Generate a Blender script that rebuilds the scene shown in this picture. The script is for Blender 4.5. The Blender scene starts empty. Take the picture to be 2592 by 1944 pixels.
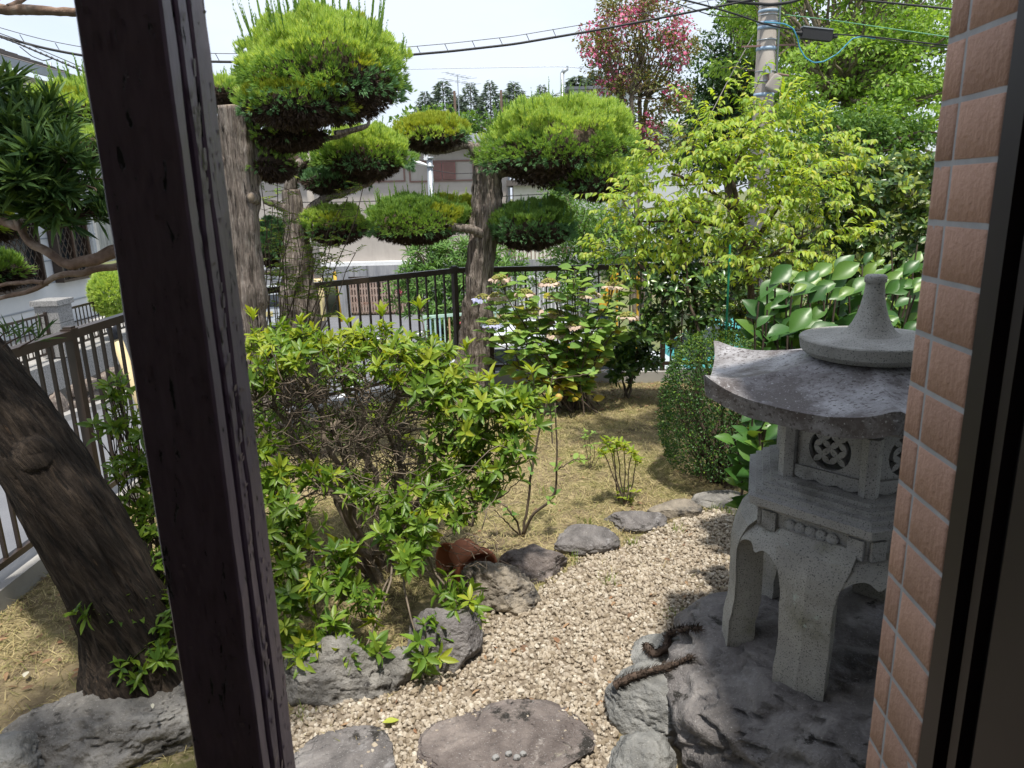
import bpy, bmesh, math, random
import numpy as np
from mathutils import Vector, Matrix

# ------------------------------------------------------------------ camera, sky, sun, exposure
R_ = math.radians
SC = bpy.context.scene
COL = SC.collection
CAM_H = 1.95
FPX, PITCH, ROLL = 1850.0, R_(14.45), R_(-1.55)          # focal length in photo pixels (2592 wide)
_f = np.array([0, math.cos(PITCH), -math.sin(PITCH)])
_u0 = np.array([0, math.sin(PITCH), math.cos(PITCH)])
_r0 = np.array([1.0, 0, 0])
_r = _r0 * math.cos(ROLL) + _u0 * math.sin(ROLL)
_u = -_r0 * math.sin(ROLL) + _u0 * math.cos(ROLL)
CAM = np.array([0, 0, CAM_H])
cd = bpy.data.cameras.new('camera')
cam = bpy.data.objects.new('camera', cd)
COL.objects.link(cam)
cam.matrix_world = Matrix(((_r[0], _u[0], -_f[0], 0), (_r[1], _u[1], -_f[1], 0), (_r[2], _u[2], -_f[2], CAM_H), (0, 0, 0, 1)))
cd.sensor_width = 36
cd.lens = FPX / 2592 * 36
cd.clip_start = 0.02
cd.clip_end = 2000
cd.dof.use_dof = True
cd.dof.focus_distance = 4.2
cd.dof.aperture_fstop = 11
SC.camera = cam

SUN_EL, SUN_AZ = R_(73), R_(170)                         # azimuth measured from +Y towards +X
sun_dir = Vector((math.sin(SUN_AZ) * math.cos(SUN_EL), math.cos(SUN_AZ) * math.cos(SUN_EL), math.sin(SUN_EL)))
W = bpy.data.worlds.new('World')
SC.world = W
W.use_nodes = True
nt = W.node_tree
nt.nodes.clear()
wo = nt.nodes.new('ShaderNodeOutputWorld')
bg = nt.nodes.new('ShaderNodeBackground')
sky = nt.nodes.new('ShaderNodeTexSky')
sky.sky_type = 'NISHITA'
sky.sun_disc = False
sky.sun_elevation = SUN_EL
sky.sun_rotation = SUN_AZ
sky.air_density = 1.0
sky.dust_density = 2.5
sky.ozone_density = 1.0
tc = nt.nodes.new('ShaderNodeTexCoord')
mp = nt.nodes.new('ShaderNodeMapping')
mp.inputs['Scale'].default_value = (1.0, 1.0, 2.6)
nz = nt.nodes.new('ShaderNodeTexNoise')
nz.inputs['Scale'].default_value = 1.7
nz.inputs['Detail'].default_value = 6
nz.inputs['Roughness'].default_value = 0.55
rp = nt.nodes.new('ShaderNodeValToRGB')
rp.color_ramp.elements[0].position = 0.34
rp.color_ramp.elements[1].position = 0.66
rp.color_ramp.elements[0].color = (0.5, 0.5, 0.5, 1)
rp.color_ramp.elements[1].color = (0.93, 0.93, 0.93, 1)
mx = nt.nodes.new('ShaderNodeMixRGB')
mx.inputs[2].default_value = (4.3, 4.65, 5.25, 1)             # thin white summer cloud, lit by the sun
nt.links.new(tc.outputs['Generated'], mp.inputs[0])
nt.links.new(mp.outputs[0], nz.inputs['Vector'])
nt.links.new(nz.outputs[0], rp.inputs[0])
nt.links.new(rp.outputs[0], mx.inputs[0])
nt.links.new(sky.outputs[0], mx.inputs[1])
nt.links.new(mx.outputs[0], bg.inputs[0])
bg.inputs[1].default_value = 0.115
nt.links.new(bg.outputs[0], wo.inputs[0])
sd = bpy.data.lights.new('sun', 'SUN')
sun = bpy.data.objects.new('sun', sd)
COL.objects.link(sun)
sd.energy = 2.9
sd.angle = R_(2.5)
sd.color = (1.0, 0.95, 0.86)
sun.rotation_euler = (-sun_dir).to_track_quat('-Z', 'Y').to_euler()
vs = SC.view_settings
vs.view_transform = 'Standard'
vs.look = 'None'
vs.exposure = 0.98
vs.gamma = 1.0
vs.use_curve_mapping = False
cy = SC.cycles
cy.max_bounces = 6
cy.diffuse_bounces = 4
cy.glossy_bounces = 3
cy.transmission_bounces = 4
cy.transparent_max_bounces = 8
cy.use_denoising = True
cy.sample_clamp_indirect = 6.0

# ------------------------------------------------------------------ photo rays
def ray(px, py):
    return _f * FPX + _r * (px - 1296.0) + _u * (972.0 - py)
def P(px, py, Y):                                       # point of that sight line at distance Y in front of the house
    d = ray(px, py)
    return CAM + d * (Y / d[1])
def G(px, py, z=0.0):                                   # point of that sight line at height z
    d = ray(px, py)
    return CAM + d * ((z - CAM_H) / d[2])

# ------------------------------------------------------------------ numeric helpers
rng = np.random.default_rng(7)
def _hash(ix, iy, iz, seed):
    n = (ix.astype(np.int64) * 374761393 + iy.astype(np.int64) * 668265263 + iz.astype(np.int64) * 2147483647 + seed * 144665) & 0x7fffffff
    n = ((n ^ (n >> 13)) * 1274126177) & 0x7fffffff
    n = (n ^ (n >> 16)) & 0xffff
    return n / 32767.5 - 1.0
def vnoise(p, seed=0):
    p = np.asarray(p, float)
    i = np.floor(p).astype(np.int64)
    f = p - i
    w = f * f * (3 - 2 * f)
    out = 0
    for dx in (0, 1):
        for dy in (0, 1):
            for dz in (0, 1):
                h = _hash(i[:, 0] + dx, i[:, 1] + dy, i[:, 2] + dz, seed)
                out = out + h * (w[:, 0] if dx else 1 - w[:, 0]) * (w[:, 1] if dy else 1 - w[:, 1]) * (w[:, 2] if dz else 1 - w[:, 2])
    return out
def fbm(p, oct=4, seed=0, gain=0.5, lac=2.03):
    a, s, out = 1.0, 1.0, 0
    for k in range(oct):
        out = out + a * vnoise(np.asarray(p) * s + 17.3 * k, seed + k)
        a *= gain
        s *= lac
    return out
def nrm(v):
    v = np.asarray(v, float)
    return v / np.maximum(np.linalg.norm(v, axis=-1, keepdims=True), 1e-9)

class MB:
    """collects pieces of one mesh"""
    def __init__(s):
        s.v, s.f, s.n = [], [], 0
    def add(s, V, F, mi=0):
        V = np.asarray(V, float)
        F = [F] if isinstance(F, np.ndarray) else F
        for A in F:
            A = np.asarray(A, np.int64)
            if len(A):
                s.f.append((A + s.n, mi))
        s.v.append(V)
        s.n += len(V)
        return s
    def box(s, c, d, mi=0, rz=0.0, tilt=None):
        x, y, z = np.array(d) / 2.0
        V = np.array([(-x, -y, -z), (x, -y, -z), (x, y, -z), (-x, y, -z), (-x, -y, z), (x, -y, z), (x, y, z), (-x, y, z)])
        if tilt is not None:
            V = V @ np.array(Matrix.Rotation(tilt[1], 3, tilt[0])).T
        c_, s_ = math.cos(rz), math.sin(rz)
        V = V @ np.array([(c_, s_, 0), (-s_, c_, 0), (0, 0, 1)])
        F = np.array([(0, 3, 2, 1), (4, 5, 6, 7), (0, 1, 5, 4), (1, 2, 6, 5), (2, 3, 7, 6), (3, 0, 4, 7)])
        return s.add(V + np.array(c), F, mi)
    def box2(s, a, b, mi=0):
        a, b = np.array(a, float), np.array(b, float)
        return s.box((a + b) / 2, np.abs(b - a), mi)
    def bar(s, a, b, w, h, mi=0):                       # rectangular bar from a to b, h along z
        a, b = np.array(a, float), np.array(b, float)
        d = nrm(b - a)
        up = np.array([0, 0, 1.0]) if abs(d[2]) < .95 else np.array([0, 1.0, 0])
        x = nrm(np.cross(d, up))
        z = np.cross(x, d)
        V = []
        for q in (a, b):
            for sx, sz in ((-1, -1), (1, -1), (1, 1), (-1, 1)):
                V.append(q + x * sx * w / 2 + z * sz * h / 2)
        F = np.array([(0, 1, 2, 3), (7, 6, 5, 4), (0, 4, 5, 1), (1, 5, 6, 2), (2, 6, 7, 3), (3, 7, 4, 0)])
        return s.add(V, F, mi)
    def tube(s, pts, rad, n=8, mi=0, cap=True, noise=0, nscale=6.0, seed=0, ridge=0, nridge=11):
        pts = np.asarray(pts, float)
        m = len(pts)
        rad = np.broadcast_to(np.asarray(rad, float), (m,))
        t = nrm(np.gradient(pts, axis=0))
        ref = np.array([0, 0, 1.0]) if abs(t[0][2]) < .9 else np.array([1.0, 0, 0])
        x = nrm(np.cross(t[0], ref))
        X = []
        for i in range(m):
            x = x - t[i] * np.dot(x, t[i])
            x = nrm(x)
            X.append(x)
        X = np.array(X)
        Yv = np.cross(t, X)
        a = np.linspace(0, 2 * math.pi, n, endpoint=False)
        D = X[:, None, :] * np.cos(a)[None, :, None] + Yv[:, None, :] * np.sin(a)[None, :, None]
        rr = np.repeat(rad[:, None], n, 1)
        if noise or ridge:
            q = (pts[:, None, :] + D * rad[:, None, None])
            nn = fbm(q.reshape(-1, 3) * nscale, 3, seed).reshape(m, n)
            rr = rr * (1 + noise * nn)
            if ridge:
                L = np.linspace(0, 1, m)[:, None] * 3
                ang = a[None, :] + 0.25 * np.sin(L * 2 + seed)
                w = fbm(np.stack([np.cos(ang) * nridge / 3, np.sin(ang) * nridge / 3, np.repeat(L, n, 1) * 1.2], -1).reshape(-1, 3), 3, seed + 5).reshape(m, n)
                rr = rr * (1 + ridge * w)
        V = (pts[:, None, :] + D * rr[:, :, None]).reshape(-1, 3)
        i = np.arange(m - 1)[:, None] * n
        j = np.arange(n)[None, :]
        k = (j + 1) % n
        F = np.stack([i + j, i + k, i + n + k, i + n + j], -1).reshape(-1, 4)
        fs = [F]
        if cap:
            V = np.vstack([V, pts[:1], pts[-1:]])
            j = np.arange(n)
            k = (j + 1) % n
            fs.append(np.stack([np.full(n, m * n), k, j], -1))
            fs.append(np.stack([np.full(n, m * n + 1), (m - 1) * n + j, (m - 1) * n + k], -1))
        return s.add(V, fs, mi)
    def lathe(s, prof, n=24, c=(0, 0, 0), mi=0, phase=0.0, cap=True):
        prof = np.asarray(prof, float)
        a = np.linspace(0, 2 * math.pi, n, endpoint=False) + phase
        m = len(prof)
        V = np.stack([prof[:, 0:1] * np.cos(a), prof[:, 0:1] * np.sin(a), np.repeat(prof[:, 1:2], n, 1)], -1).reshape(-1, 3) + np.array(c)
        i = np.arange(m - 1)[:, None] * n
        j = np.arange(n)[None, :]
        k = (j + 1) % n
        F = [np.stack([i + j, i + k, i + n + k, i + n + j], -1).reshape(-1, 4)]
        if cap:
            V = np.vstack([V, np.array(c) + [[0, 0, prof[0, 1]]], np.array(c) + [[0, 0, prof[-1, 1]]]])
            j = np.arange(n)
            k = (j + 1) % n
            F.append(np.stack([np.full(n, m * n), k, j], -1))
            F.append(np.stack([np.full(n, m * n + 1), (m - 1) * n + j, (m - 1) * n + k], -1))
        return s.add(V, F, mi)
    def scatter(s, base, pos, M, mi=0):
        """copies of base=(V,[F]) at pos (N,3) with matrices M (N,3,3), joined"""
        V, Fs = base
        N = len(pos)
        if N == 0:
            return s
        VV = (np.einsum('nij,kj->nki', M, V) + pos[:, None, :]).reshape(-1, 3)
        off = np.arange(N) * len(V)
        return s.add(VV, [(F[None] + off[:, None, None]).reshape(-1, F.shape[1]) for F in Fs], mi)
    def mesh(s, name, mats, smooth=False, origin=(0, 0, 0)):
        me = bpy.data.meshes.new(name)
        V = np.concatenate(s.v) - np.array(origin)
        me.vertices.add(len(V))
        me.vertices.foreach_set('co', V.astype(np.float32).ravel())
        nl = sum(a.size for a, _ in s.f)
        npoly = sum(len(a) for a, _ in s.f)
        me.loops.add(nl)
        me.polygons.add(npoly)
        li = np.concatenate([a.ravel() for a, _ in s.f]).astype(np.int32)
        tot = np.concatenate([np.full(len(a), a.shape[1]) for a, _ in s.f]).astype(np.int32)
        st = np.concatenate([[0], np.cumsum(tot)[:-1]]).astype(np.int32)
        mi = np.concatenate([np.full(len(a), m) for a, m in s.f]).astype(np.int32)
        me.loops.foreach_set('vertex_index', li)
        me.polygons.foreach_set('loop_start', st)
        me.polygons.foreach_set('loop_total', tot)
        me.polygons.foreach_set('material_index', mi)
        me.polygons.foreach_set('use_smooth', np.full(npoly, smooth))
        for m in (mats if isinstance(mats, (list, tuple)) else [mats]):
            me.materials.append(m)
        me.update(calc_edges=True)
        return me
    def build(s, name, mats, parent=None, smooth=False, **kw):
        org = np.array(parent.get('_o', (0.0, 0.0, 0.0)), float) if parent is not None else (0.0, 0.0, 0.0)
        ob = bpy.data.objects.new(name, s.mesh(name, mats, smooth, org))
        COL.objects.link(ob)
        if parent is not None:
            ob.parent = parent
            ob['_o'] = [float(c) for c in org]
        for k, v in kw.items():
            ob[k] = v
        return ob

def thing(name, label, cat, loc=(0, 0, 0), group=None):
    o = bpy.data.objects.new(name, None)
    COL.objects.link(o)
    o.empty_display_size = 0.1
    o.location = [float(c) for c in loc]
    o['_o'] = [float(c) for c in loc]
    o['label'] = label
    o['category'] = cat
    if group:
        o['group'] = group
    return o
def tag(o, label, cat, group=None):
    o['label'] = label
    o['category'] = cat
    if group:
        o['group'] = group
    return o

# ------------------------------------------------------------------ materials
def _new(name):
    m = bpy.data.materials.new(name)
    m.use_nodes = True
    n = m.node_tree.nodes
    n.clear()
    o = n.new('ShaderNodeOutputMaterial')
    return m, m.node_tree, o
def _ramp(t, cols, poss=None):
    r = t.nodes.new('ShaderNodeValToRGB')
    e = r.color_ramp.elements
    k = len(cols)
    poss = poss or [i / (k - 1) for i in range(k)]
    while len(e) < k:
        e.new(0.5)
    for i in range(k):
        e[i].position = poss[i]
        e[i].color = (*cols[i], 1)
    return r
def _noise(t, scale, detail=4, rough=0.55, stretch=None, dist=0.0, coord='Object', rot=None):
    c = t.nodes.new('ShaderNodeTexCoord')
    n = t.nodes.new('ShaderNodeTexNoise')
    n.inputs['Scale'].default_value = scale
    n.inputs['Detail'].default_value = detail
    n.inputs['Roughness'].default_value = rough
    n.inputs['Distortion'].default_value = dist
    src = c.outputs[coord]
    if rot:
        m0 = t.nodes.new('ShaderNodeMapping')
        m0.inputs['Rotation'].default_value = rot
        t.links.new(src, m0.inputs[0])
        src = m0.outputs[0]
    if stretch:
        m = t.nodes.new('ShaderNodeMapping')
        m.inputs['Scale'].default_value = stretch
        t.links.new(src, m.inputs[0])
        src = m.outputs[0]
    t.links.new(src, n.inputs['Vector'])
    return n
def _bump(t, src, strength, dist, prev=None):
    b = t.nodes.new('ShaderNodeBump')
    b.inputs['Strength'].default_value = strength
    b.inputs['Distance'].default_value = dist
    t.links.new(src, b.inputs['Height'])
    if prev is not None:
        t.links.new(prev.outputs[0], b.inputs['Normal'])
    return b
def surf(name, cols, scale=4, poss=None, rough=0.8, bump=0.3, bdist=0.01, bscale=None, detail=5, stretch=None, spec=0.3, dist=0.0, metal=0.0,
         over=None, speck=None, rvar=0.0, rot=None):
    """noise-coloured surface; over=(cols mask) patches ((colour, scale, lo, hi)); speck=(colour, scale, lo, hi); rvar = per-object value spread"""
    m, t, o = _new(name)
    b = t.nodes.new('ShaderNodeBsdfPrincipled')
    b.inputs['Roughness'].default_value = rough
    b.inputs['Specular IOR Level'].default_value = spec
    b.inputs['Metallic'].default_value = metal
    n = _noise(t, scale, detail, 0.6, stretch, dist, rot=rot)
    r = _ramp(t, cols, poss or [0.3 + 0.4 * i / max(1, len(cols) - 1) for i in range(len(cols))])
    t.links.new(n.outputs[0], r.inputs[0])
    col = r.outputs[0]
    for lay in ([over] if over and not isinstance(over, list) else (over or [])) + ([speck] if speck else []):
        c2, sc, lo, hi = lay[:4]
        n2 = _noise(t, sc, 6 if lay is not speck else 2, 0.65, lay[4] if len(lay) > 4 else None, rot=rot)
        r2 = _ramp(t, [(0, 0, 0), (1, 1, 1)], [lo, hi])
        t.links.new(n2.outputs[0], r2.inputs[0])
        mxn = t.nodes.new('ShaderNodeMixRGB')
        t.links.new(r2.outputs[0], mxn.inputs[0])
        t.links.new(col, mxn.inputs[1])
        mxn.inputs[2].default_value = (*c2, 1)
        col = mxn.outputs[0]
    if rvar:
        oi = t.nodes.new('ShaderNodeObjectInfo')
        mr = t.nodes.new('ShaderNodeMapRange')
        mr.inputs[3].default_value = 1 - rvar
        mr.inputs[4].default_value = 1 + rvar
        t.links.new(oi.outputs['Random'], mr.inputs[0])
        hs = t.nodes.new('ShaderNodeHueSaturation')
        t.links.new(mr.outputs[0], hs.inputs['Value'])
        t.links.new(col, hs.inputs['Color'])
        col = hs.outputs[0]
    t.links.new(col, b.inputs['Base Color'])
    if bump:
        n3 = _noise(t, bscale or scale * 3, 6, 0.62, stretch, rot=rot)
        bb = _bump(t, n3.outputs[0], bump, bdist)
        t.links.new(bb.outputs[0], b.inputs['Normal'])
    t.links.new(b.outputs[0], o.inputs[0])
    return m
def leafmat(name, cols, trans=0.35, rough=0.45, spec=0.35, tcol=None, poss=None):
    """leaf: each leaf (mesh island or object) takes its own tone; light shines through"""
    m, t, o = _new(name)
    g = t.nodes.new('ShaderNodeNewGeometry')
    oi = t.nodes.new('ShaderNodeObjectInfo')
    ad = t.nodes.new('ShaderNodeMath')
    ad.operation = 'ADD'
    fr = t.nodes.new('ShaderNodeMath')
    fr.operation = 'FRACT'
    t.links.new(g.outputs['Random Per Island'], ad.inputs[0])
    t.links.new(oi.outputs['Random'], ad.inputs[1])
    t.links.new(ad.outputs[0], fr.inputs[0])
    r = _ramp(t, cols, poss)
    t.links.new(fr.outputs[0], r.inputs[0])
    b = t.nodes.new('ShaderNodeBsdfPrincipled')
    b.inputs['Roughness'].default_value = rough
    b.inputs['Specular IOR Level'].default_value = spec
    t.links.new(r.outputs[0], b.inputs['Base Color'])
    tr = t.nodes.new('ShaderNodeBsdfTranslucent')
    mul = t.nodes.new('ShaderNodeMixRGB')
    mul.blend_type = 'MULTIPLY'
    mul.inputs[0].default_value = 1
    mul.inputs[2].default_value = (*(tcol or (1.5, 1.35, 0.6)), 1)
    t.links.new(r.outputs[0], mul.inputs[1])
    t.links.new(mul.outputs[0], tr.inputs[0])
    mx = t.nodes.new('ShaderNodeMixShader')
    mx.inputs[0].default_value = trans
    t.links.new(b.outputs[0], mx.inputs[1])
    t.links.new(tr.outputs[0], mx.inputs[2])
    t.links.new(mx.outputs[0], o.inputs[0])
    return m
def plain(name, col, rough=0.6, spec=0.4, metal=0.0):
    return surf(name, [tuple(c * 0.92 for c in col), tuple(min(1, c * 1.06) for c in col)], 9, rough=rough, bump=0.05, bdist=0.002, spec=spec, metal=metal)

M = {}
def mats():
    M['soil'] = surf('soil', [(.12, .09, .06), (.24, .19, .11), (.35, .285, .165)], 2.2, rough=0.95, bump=0.8, bdist=0.03, bscale=24, over=[((.15, .145, .045), 1.1, .46, .60), ((.31, .25, .14), 14, .52, .60), ((.08, .055, .04), 2.4, .60, .70)])
    M['gravel_bed'] = surf('gravel_bed', [(.13, .10, .07), (.30, .25, .19)], 40, rough=0.95, bump=0.8, bdist=0.01)
    M['asphalt'] = surf('asphalt', [(.125, .13, .145), (.165, .17, .185)], 1.3, rough=0.85, bump=0.25, bdist=0.004, bscale=160, speck=((.24, .24, .25), 300, .58, .66))
    M['terrain'] = surf('terrain_grass', [(.07, .10, .03), (.13, .15, .06), (.20, .17, .10)], 0.5, rough=0.95, bump=0.4, bdist=0.05, bscale=6)
    M['concrete'] = surf('concrete', [(.28, .27, .26), (.40, .39, .37)], 3, rough=0.9, bump=0.3, bdist=0.004, bscale=60, over=((.15, .14, .13), 1.7, .55, .75))
    M['stained_concrete'] = surf('stained_concrete', [(.20, .21, .23), (.36, .36, .37)], 1.2, rough=0.9, bump=0.2, bdist=0.004, stretch=(3, 3, .5), over=((.09, .09, .10), 1.2, .52, .72, (4, 4, .35)))
    M['bronze_alu'] = surf('bronze_aluminium', [(.030, .020, .014), (.045, .030, .022)], 8, rough=0.38, bump=0.04, bdist=0.002, spec=0.5, over=((.10, .075, .06), 5, .62, .80))
    M['post_paint'] = None
    M['bark_grey'] = surf('juniper_bark', [(.11, .085, .072), (.30, .25, .215), (.48, .42, .37)], 12, rough=0.92, bump=1.0, bdist=0.04, bscale=18, stretch=(5, 5, .42), dist=0.5, over=[((.035, .028, .025), 11, .57, .64, (5, 5, .38)), ((.55, .49, .43), 26, .66, .72, (3, 3, .5))])
    M['limb_bark'] = surf('limb_bark', [(.13, .085, .062), (.28, .19, .14), (.42, .33, .27)], 16, rough=0.9, bump=0.8, bdist=0.01, bscale=40)
    M['bark_brown'] = surf('podocarp_bark', [(.035, .026, .019), (.10, .075, .052), (.19, .14, .095)], 8, rough=0.95, bump=1.0, bdist=0.03, bscale=13, stretch=(4, 4, .8), dist=0.7, over=((.28, .18, .10), 9, .64, .74, (4, 4, .7)))
    M['bark_lean'] = surf('leaning_trunk_bark', [(.012, .009, .007), (.042, .031, .023), (.10, .075, .055)], 7, rough=0.95, bump=1.0, bdist=0.035, bscale=11, stretch=(6, 6, .75), dist=0.5, over=[((.22, .14, .085), 8, .65, .74, (5, 5, .6)), ((.012, .010, .008), 9, .56, .64, (6, 6, .45))], rot=(0.06, R_(33), 0))
    M['twig'] = surf('twig_bark', [(.05, .038, .028), (.15, .115, .085)], 14, rough=0.9, bump=0.5, bdist=0.004)
    M['twig_pale'] = surf('pale_twig_bark', [(.09, .07, .052), (.27, .22, .17)], 14, rough=0.9, bump=0.5, bdist=0.004)
    M['twig_dark'] = surf('dead_twig', [(.05, .035, .027), (.12, .085, .065)], 18, rough=0.95, bump=0.3, bdist=0.004)
    M['old_cut'] = surf('old_cut_wood', [(.07, .055, .042), (.20, .165, .13)], 30, rough=0.95, bump=0.6, bdist=0.004)
    M['cut_wood'] = surf('cut_wood', [(.22, .17, .12), (.42, .34, .26)], 20, rough=0.9, bump=0.3, bdist=0.003)
    gran = dict(speck=((.085, .085, .087), 210, .57, .66))
    M['granite'] = surf('lantern_granite', [(.28, .275, .27), (.45, .44, .43)], 5, rough=0.85, bump=0.45, bdist=0.004, bscale=140, over=[((.12, .115, .10), 3.0, .55, .72), ((.45, .45, .44), 90, .60, .68)], **gran)
    M['granite_roof'] = surf('weathered_roof_stone', [(.25, .245, .25), (.43, .425, .44)], 6, rough=0.62, bump=0.5, bdist=0.005, bscale=120, over=[((.085, .07, .066), 4, .40, .60), ((.07, .058, .055), 75, .53, .62), ((.42, .42, .43), 110, .60, .68)], spec=.5)
    M['granite_leg'] = surf('mossy_leg_stone', [(.26, .25, .23), (.43, .415, .38)], 5, rough=0.88, bump=0.5, bdist=0.004, bscale=130, over=[((.16, .16, .09), 3.5, .53, .70), ((.48, .54, .49), 6, .66, .69)], **gran)
    M['cap_stone'] = surf('lantern_cap_stone', [(.24, .235, .21), (.41, .40, .37)], 7, rough=0.8, bump=0.5, bdist=0.004, bscale=130, over=[((.13, .12, .085), 4, .52, .68), ((.50, .50, .49), 14, .66, .72)], **gran)
    def rock(n, a, b, c, ov=None, sc=3.0, bump=1.0):
        a, b, c = (tuple(v * k for v in q) for q, k in ((a, .85), (b, 1.0), (c, 1.18)))
        M[n] = surf(n, [a, b, c], sc * 1.5, rough=0.82, bump=bump, bdist=0.04, bscale=15, detail=9, dist=0.8, over=ov + [((.03, .027, .024), 5.5, .60, .66, (1, 1, 2.4)), ((.33, .31, .24), 7, .68, .74)], speck=((.36, .35, .34), 170, .62, .74))
    rock('rock_dark', (.085, .078, .076), (.165, .152, .148), (.25, .235, .225), [((.26, .25, .25), 11, .60, .70)])
    rock('rock_grey', (.10, .095, .088), (.20, .19, .175), (.30, .285, .26), [((.045, .042, .04), 9, .60, .68)])
    rock('rock_tan', (.14, .12, .10), (.26, .225, .18), (.36, .31, .24), [((.07, .065, .06), 8, .55, .66)])
    rock('rock_purple', (.085, .067, .062), (.16, .135, .125), (.24, .205, .185), [((.30, .27, .25), 13, .62, .70)])
    rock('rock_blue', (.13, .13, .125), (.22, .22, .21), (.32, .315, .30), [((.38, .37, .34), 5, .60, .70)])
    M['pebble'] = leafmat('gravel_stone', [(.23, .185, .13), (.34, .285, .215), (.45, .395, .315), (.29, .24, .185), (.54, .49, .41)], trans=0.0, rough=0.9, spec=0.2)
    M['straw'] = leafmat('dry_grass', [(.26, .20, .095), (.40, .33, .165), (.52, .44, .24), (.22, .23, .075), (.14, .10, .06)], trans=0.15, rough=0.8, spec=0.15, tcol=(1.1, 1.1, .8))
    M['grass'] = leafmat('green_grass', [(.10, .17, .03), (.20, .28, .05), (.28, .30, .08)], trans=0.3)
    M['dead_leaf'] = leafmat('dead_leaf', [(.24, .125, .07), (.34, .22, .125), (.16, .095, .06)], trans=0.1, rough=0.8, tcol=(1, 1, 1))
    M['root_scale'] = leafmat('root_scale', [(.05, .036, .028), (.085, .06, .045), (.035, .026, .02)], trans=0.0, rough=0.9, tcol=(1, 1, 1))
    M['yellow_leaf'] = leafmat('fallen_green_leaf', [(.36, .42, .07), (.42, .46, .08)], trans=0.2)
    M['pale_leaf'] = leafmat('pale_dry_leaf', [(.55, .53, .42), (.60, .57, .46)], trans=0.1, tcol=(1, 1, 1))
    M['azalea'] = leafmat('azalea_leaf', [(.07, .15, .025), (.13, .24, .03), (.20, .32, .035), (.10, .19, .03), (.26, .36, .04)], trans=0.38, rough=0.40, spec=0.4)
    M['azalea_new'] = leafmat('azalea_young_leaf', [(.20, .31, .03), (.30, .40, .04), (.38, .42, .045), (.16, .28, .03)], trans=0.42, rough=0.42)
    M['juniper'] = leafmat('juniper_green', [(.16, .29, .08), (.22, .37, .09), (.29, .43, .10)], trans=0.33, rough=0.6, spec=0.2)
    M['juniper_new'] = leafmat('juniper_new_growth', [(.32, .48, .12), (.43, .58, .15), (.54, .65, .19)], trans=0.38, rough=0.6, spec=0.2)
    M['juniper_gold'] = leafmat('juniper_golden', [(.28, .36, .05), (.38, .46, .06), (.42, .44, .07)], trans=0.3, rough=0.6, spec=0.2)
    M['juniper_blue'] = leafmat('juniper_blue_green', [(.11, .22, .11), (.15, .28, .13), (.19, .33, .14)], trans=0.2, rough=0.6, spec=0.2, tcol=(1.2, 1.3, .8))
    M['podocarp'] = leafmat('podocarp_leaf', [(.045, .095, .035), (.07, .14, .045), (.10, .185, .055), (.17, .27, .07)], trans=0.2, rough=0.5, spec=0.22)
    M['maple'] = leafmat('park_tree_leaf', [(.15, .27, .055), (.23, .37, .07), (.31, .44, .09), (.18, .31, .06)], trans=0.45, rough=0.5, tcol=(1.4, 1.4, .6))
    M['mid_tree'] = leafmat('camphor_leaf', [(.06, .14, .03), (.10, .20, .04), (.15, .26, .05)], trans=0.35)
    M['dark_tree'] = leafmat('evergreen_leaf', [(.03, .075, .025), (.05, .11, .03), (.08, .15, .035)], trans=0.22)
    M['conifer'] = leafmat('far_conifer', [(.09, .13, .10), (.12, .165, .125), (.15, .195, .14)], trans=0.1)  # tone lightened to stand in for distance haze
    M['ylw_leaf'] = leafmat('dogwood_leaf', [(.20, .34, .05), (.33, .46, .06), (.43, .52, .08), (.17, .30, .05), (.50, .50, .09)], trans=0.45, rough=0.45, tcol=(1.5, 1.4, .5))
    M['camellia'] = leafmat('camellia_leaf', [(.04, .095, .03), (.06, .13, .035), (.10, .19, .045), (.18, .27, .05)], trans=0.12, rough=0.28, spec=0.55)
    M['hedge_leaf'] = leafmat('hedge_leaf', [(.035, .08, .022), (.06, .12, .03), (.11, .18, .04), (.24, .28, .05)], trans=0.2, rough=0.3, spec=0.5)
    M['box_leaf'] = leafmat('boxwood_leaf', [(.025, .07, .018), (.045, .11, .025), (.07, .15, .03)], trans=0.2, rough=0.45)
    M['box_new'] = leafmat('boxwood_new_leaf', [(.12, .22, .03), (.20, .30, .04)], trans=0.35)
    M['bigleaf'] = leafmat('big_glossy_leaf', [(.035, .10, .025), (.055, .145, .03), (.085, .19, .035), (.17, .27, .05)], trans=0.22, rough=0.36, spec=0.4)
    M['hydrangea'] = leafmat('hydrangea_leaf', [(.14, .27, .075), (.20, .35, .085), (.27, .41, .095), (.34, .44, .11)], trans=0.42, rough=0.5)
    M['hyd_yellow'] = leafmat('hydrangea_yellow_leaf', [(.36, .36, .04), (.45, .33, .05), (.30, .38, .05)], trans=0.4)
    M['petal_pink'] = leafmat('dried_pink_petal', [(.66, .50, .42), (.74, .60, .50), (.60, .44, .38)], trans=0.3, rough=0.8, tcol=(1, 1, 1))
    M['petal_blue'] = leafmat('blue_petal', [(.20, .25, .62), (.28, .33, .70)], trans=0.3, rough=0.7, tcol=(1, 1, 1))
    M['petal_lilac'] = leafmat('lilac_petal', [(.45, .48, .72), (.52, .52, .72)], trans=0.3, rough=0.7, tcol=(1, 1, 1))
    M['floret'] = leafmat('seed_floret', [(.24, .26, .06), (.33, .30, .10), (.30, .33, .08)], trans=0.2, rough=0.8)
    M['crape_pink'] = leafmat('crape_blossom', [(.62, .10, .24), (.72, .18, .33), (.78, .30, .42)], trans=0.3, rough=0.8, tcol=(1, 1, 1))
    M['crape_leaf'] = leafmat('crape_leaf', [(.11, .16, .04), (.17, .18, .055), (.22, .16, .065), (.12, .20, .05)], trans=0.35)
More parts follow.
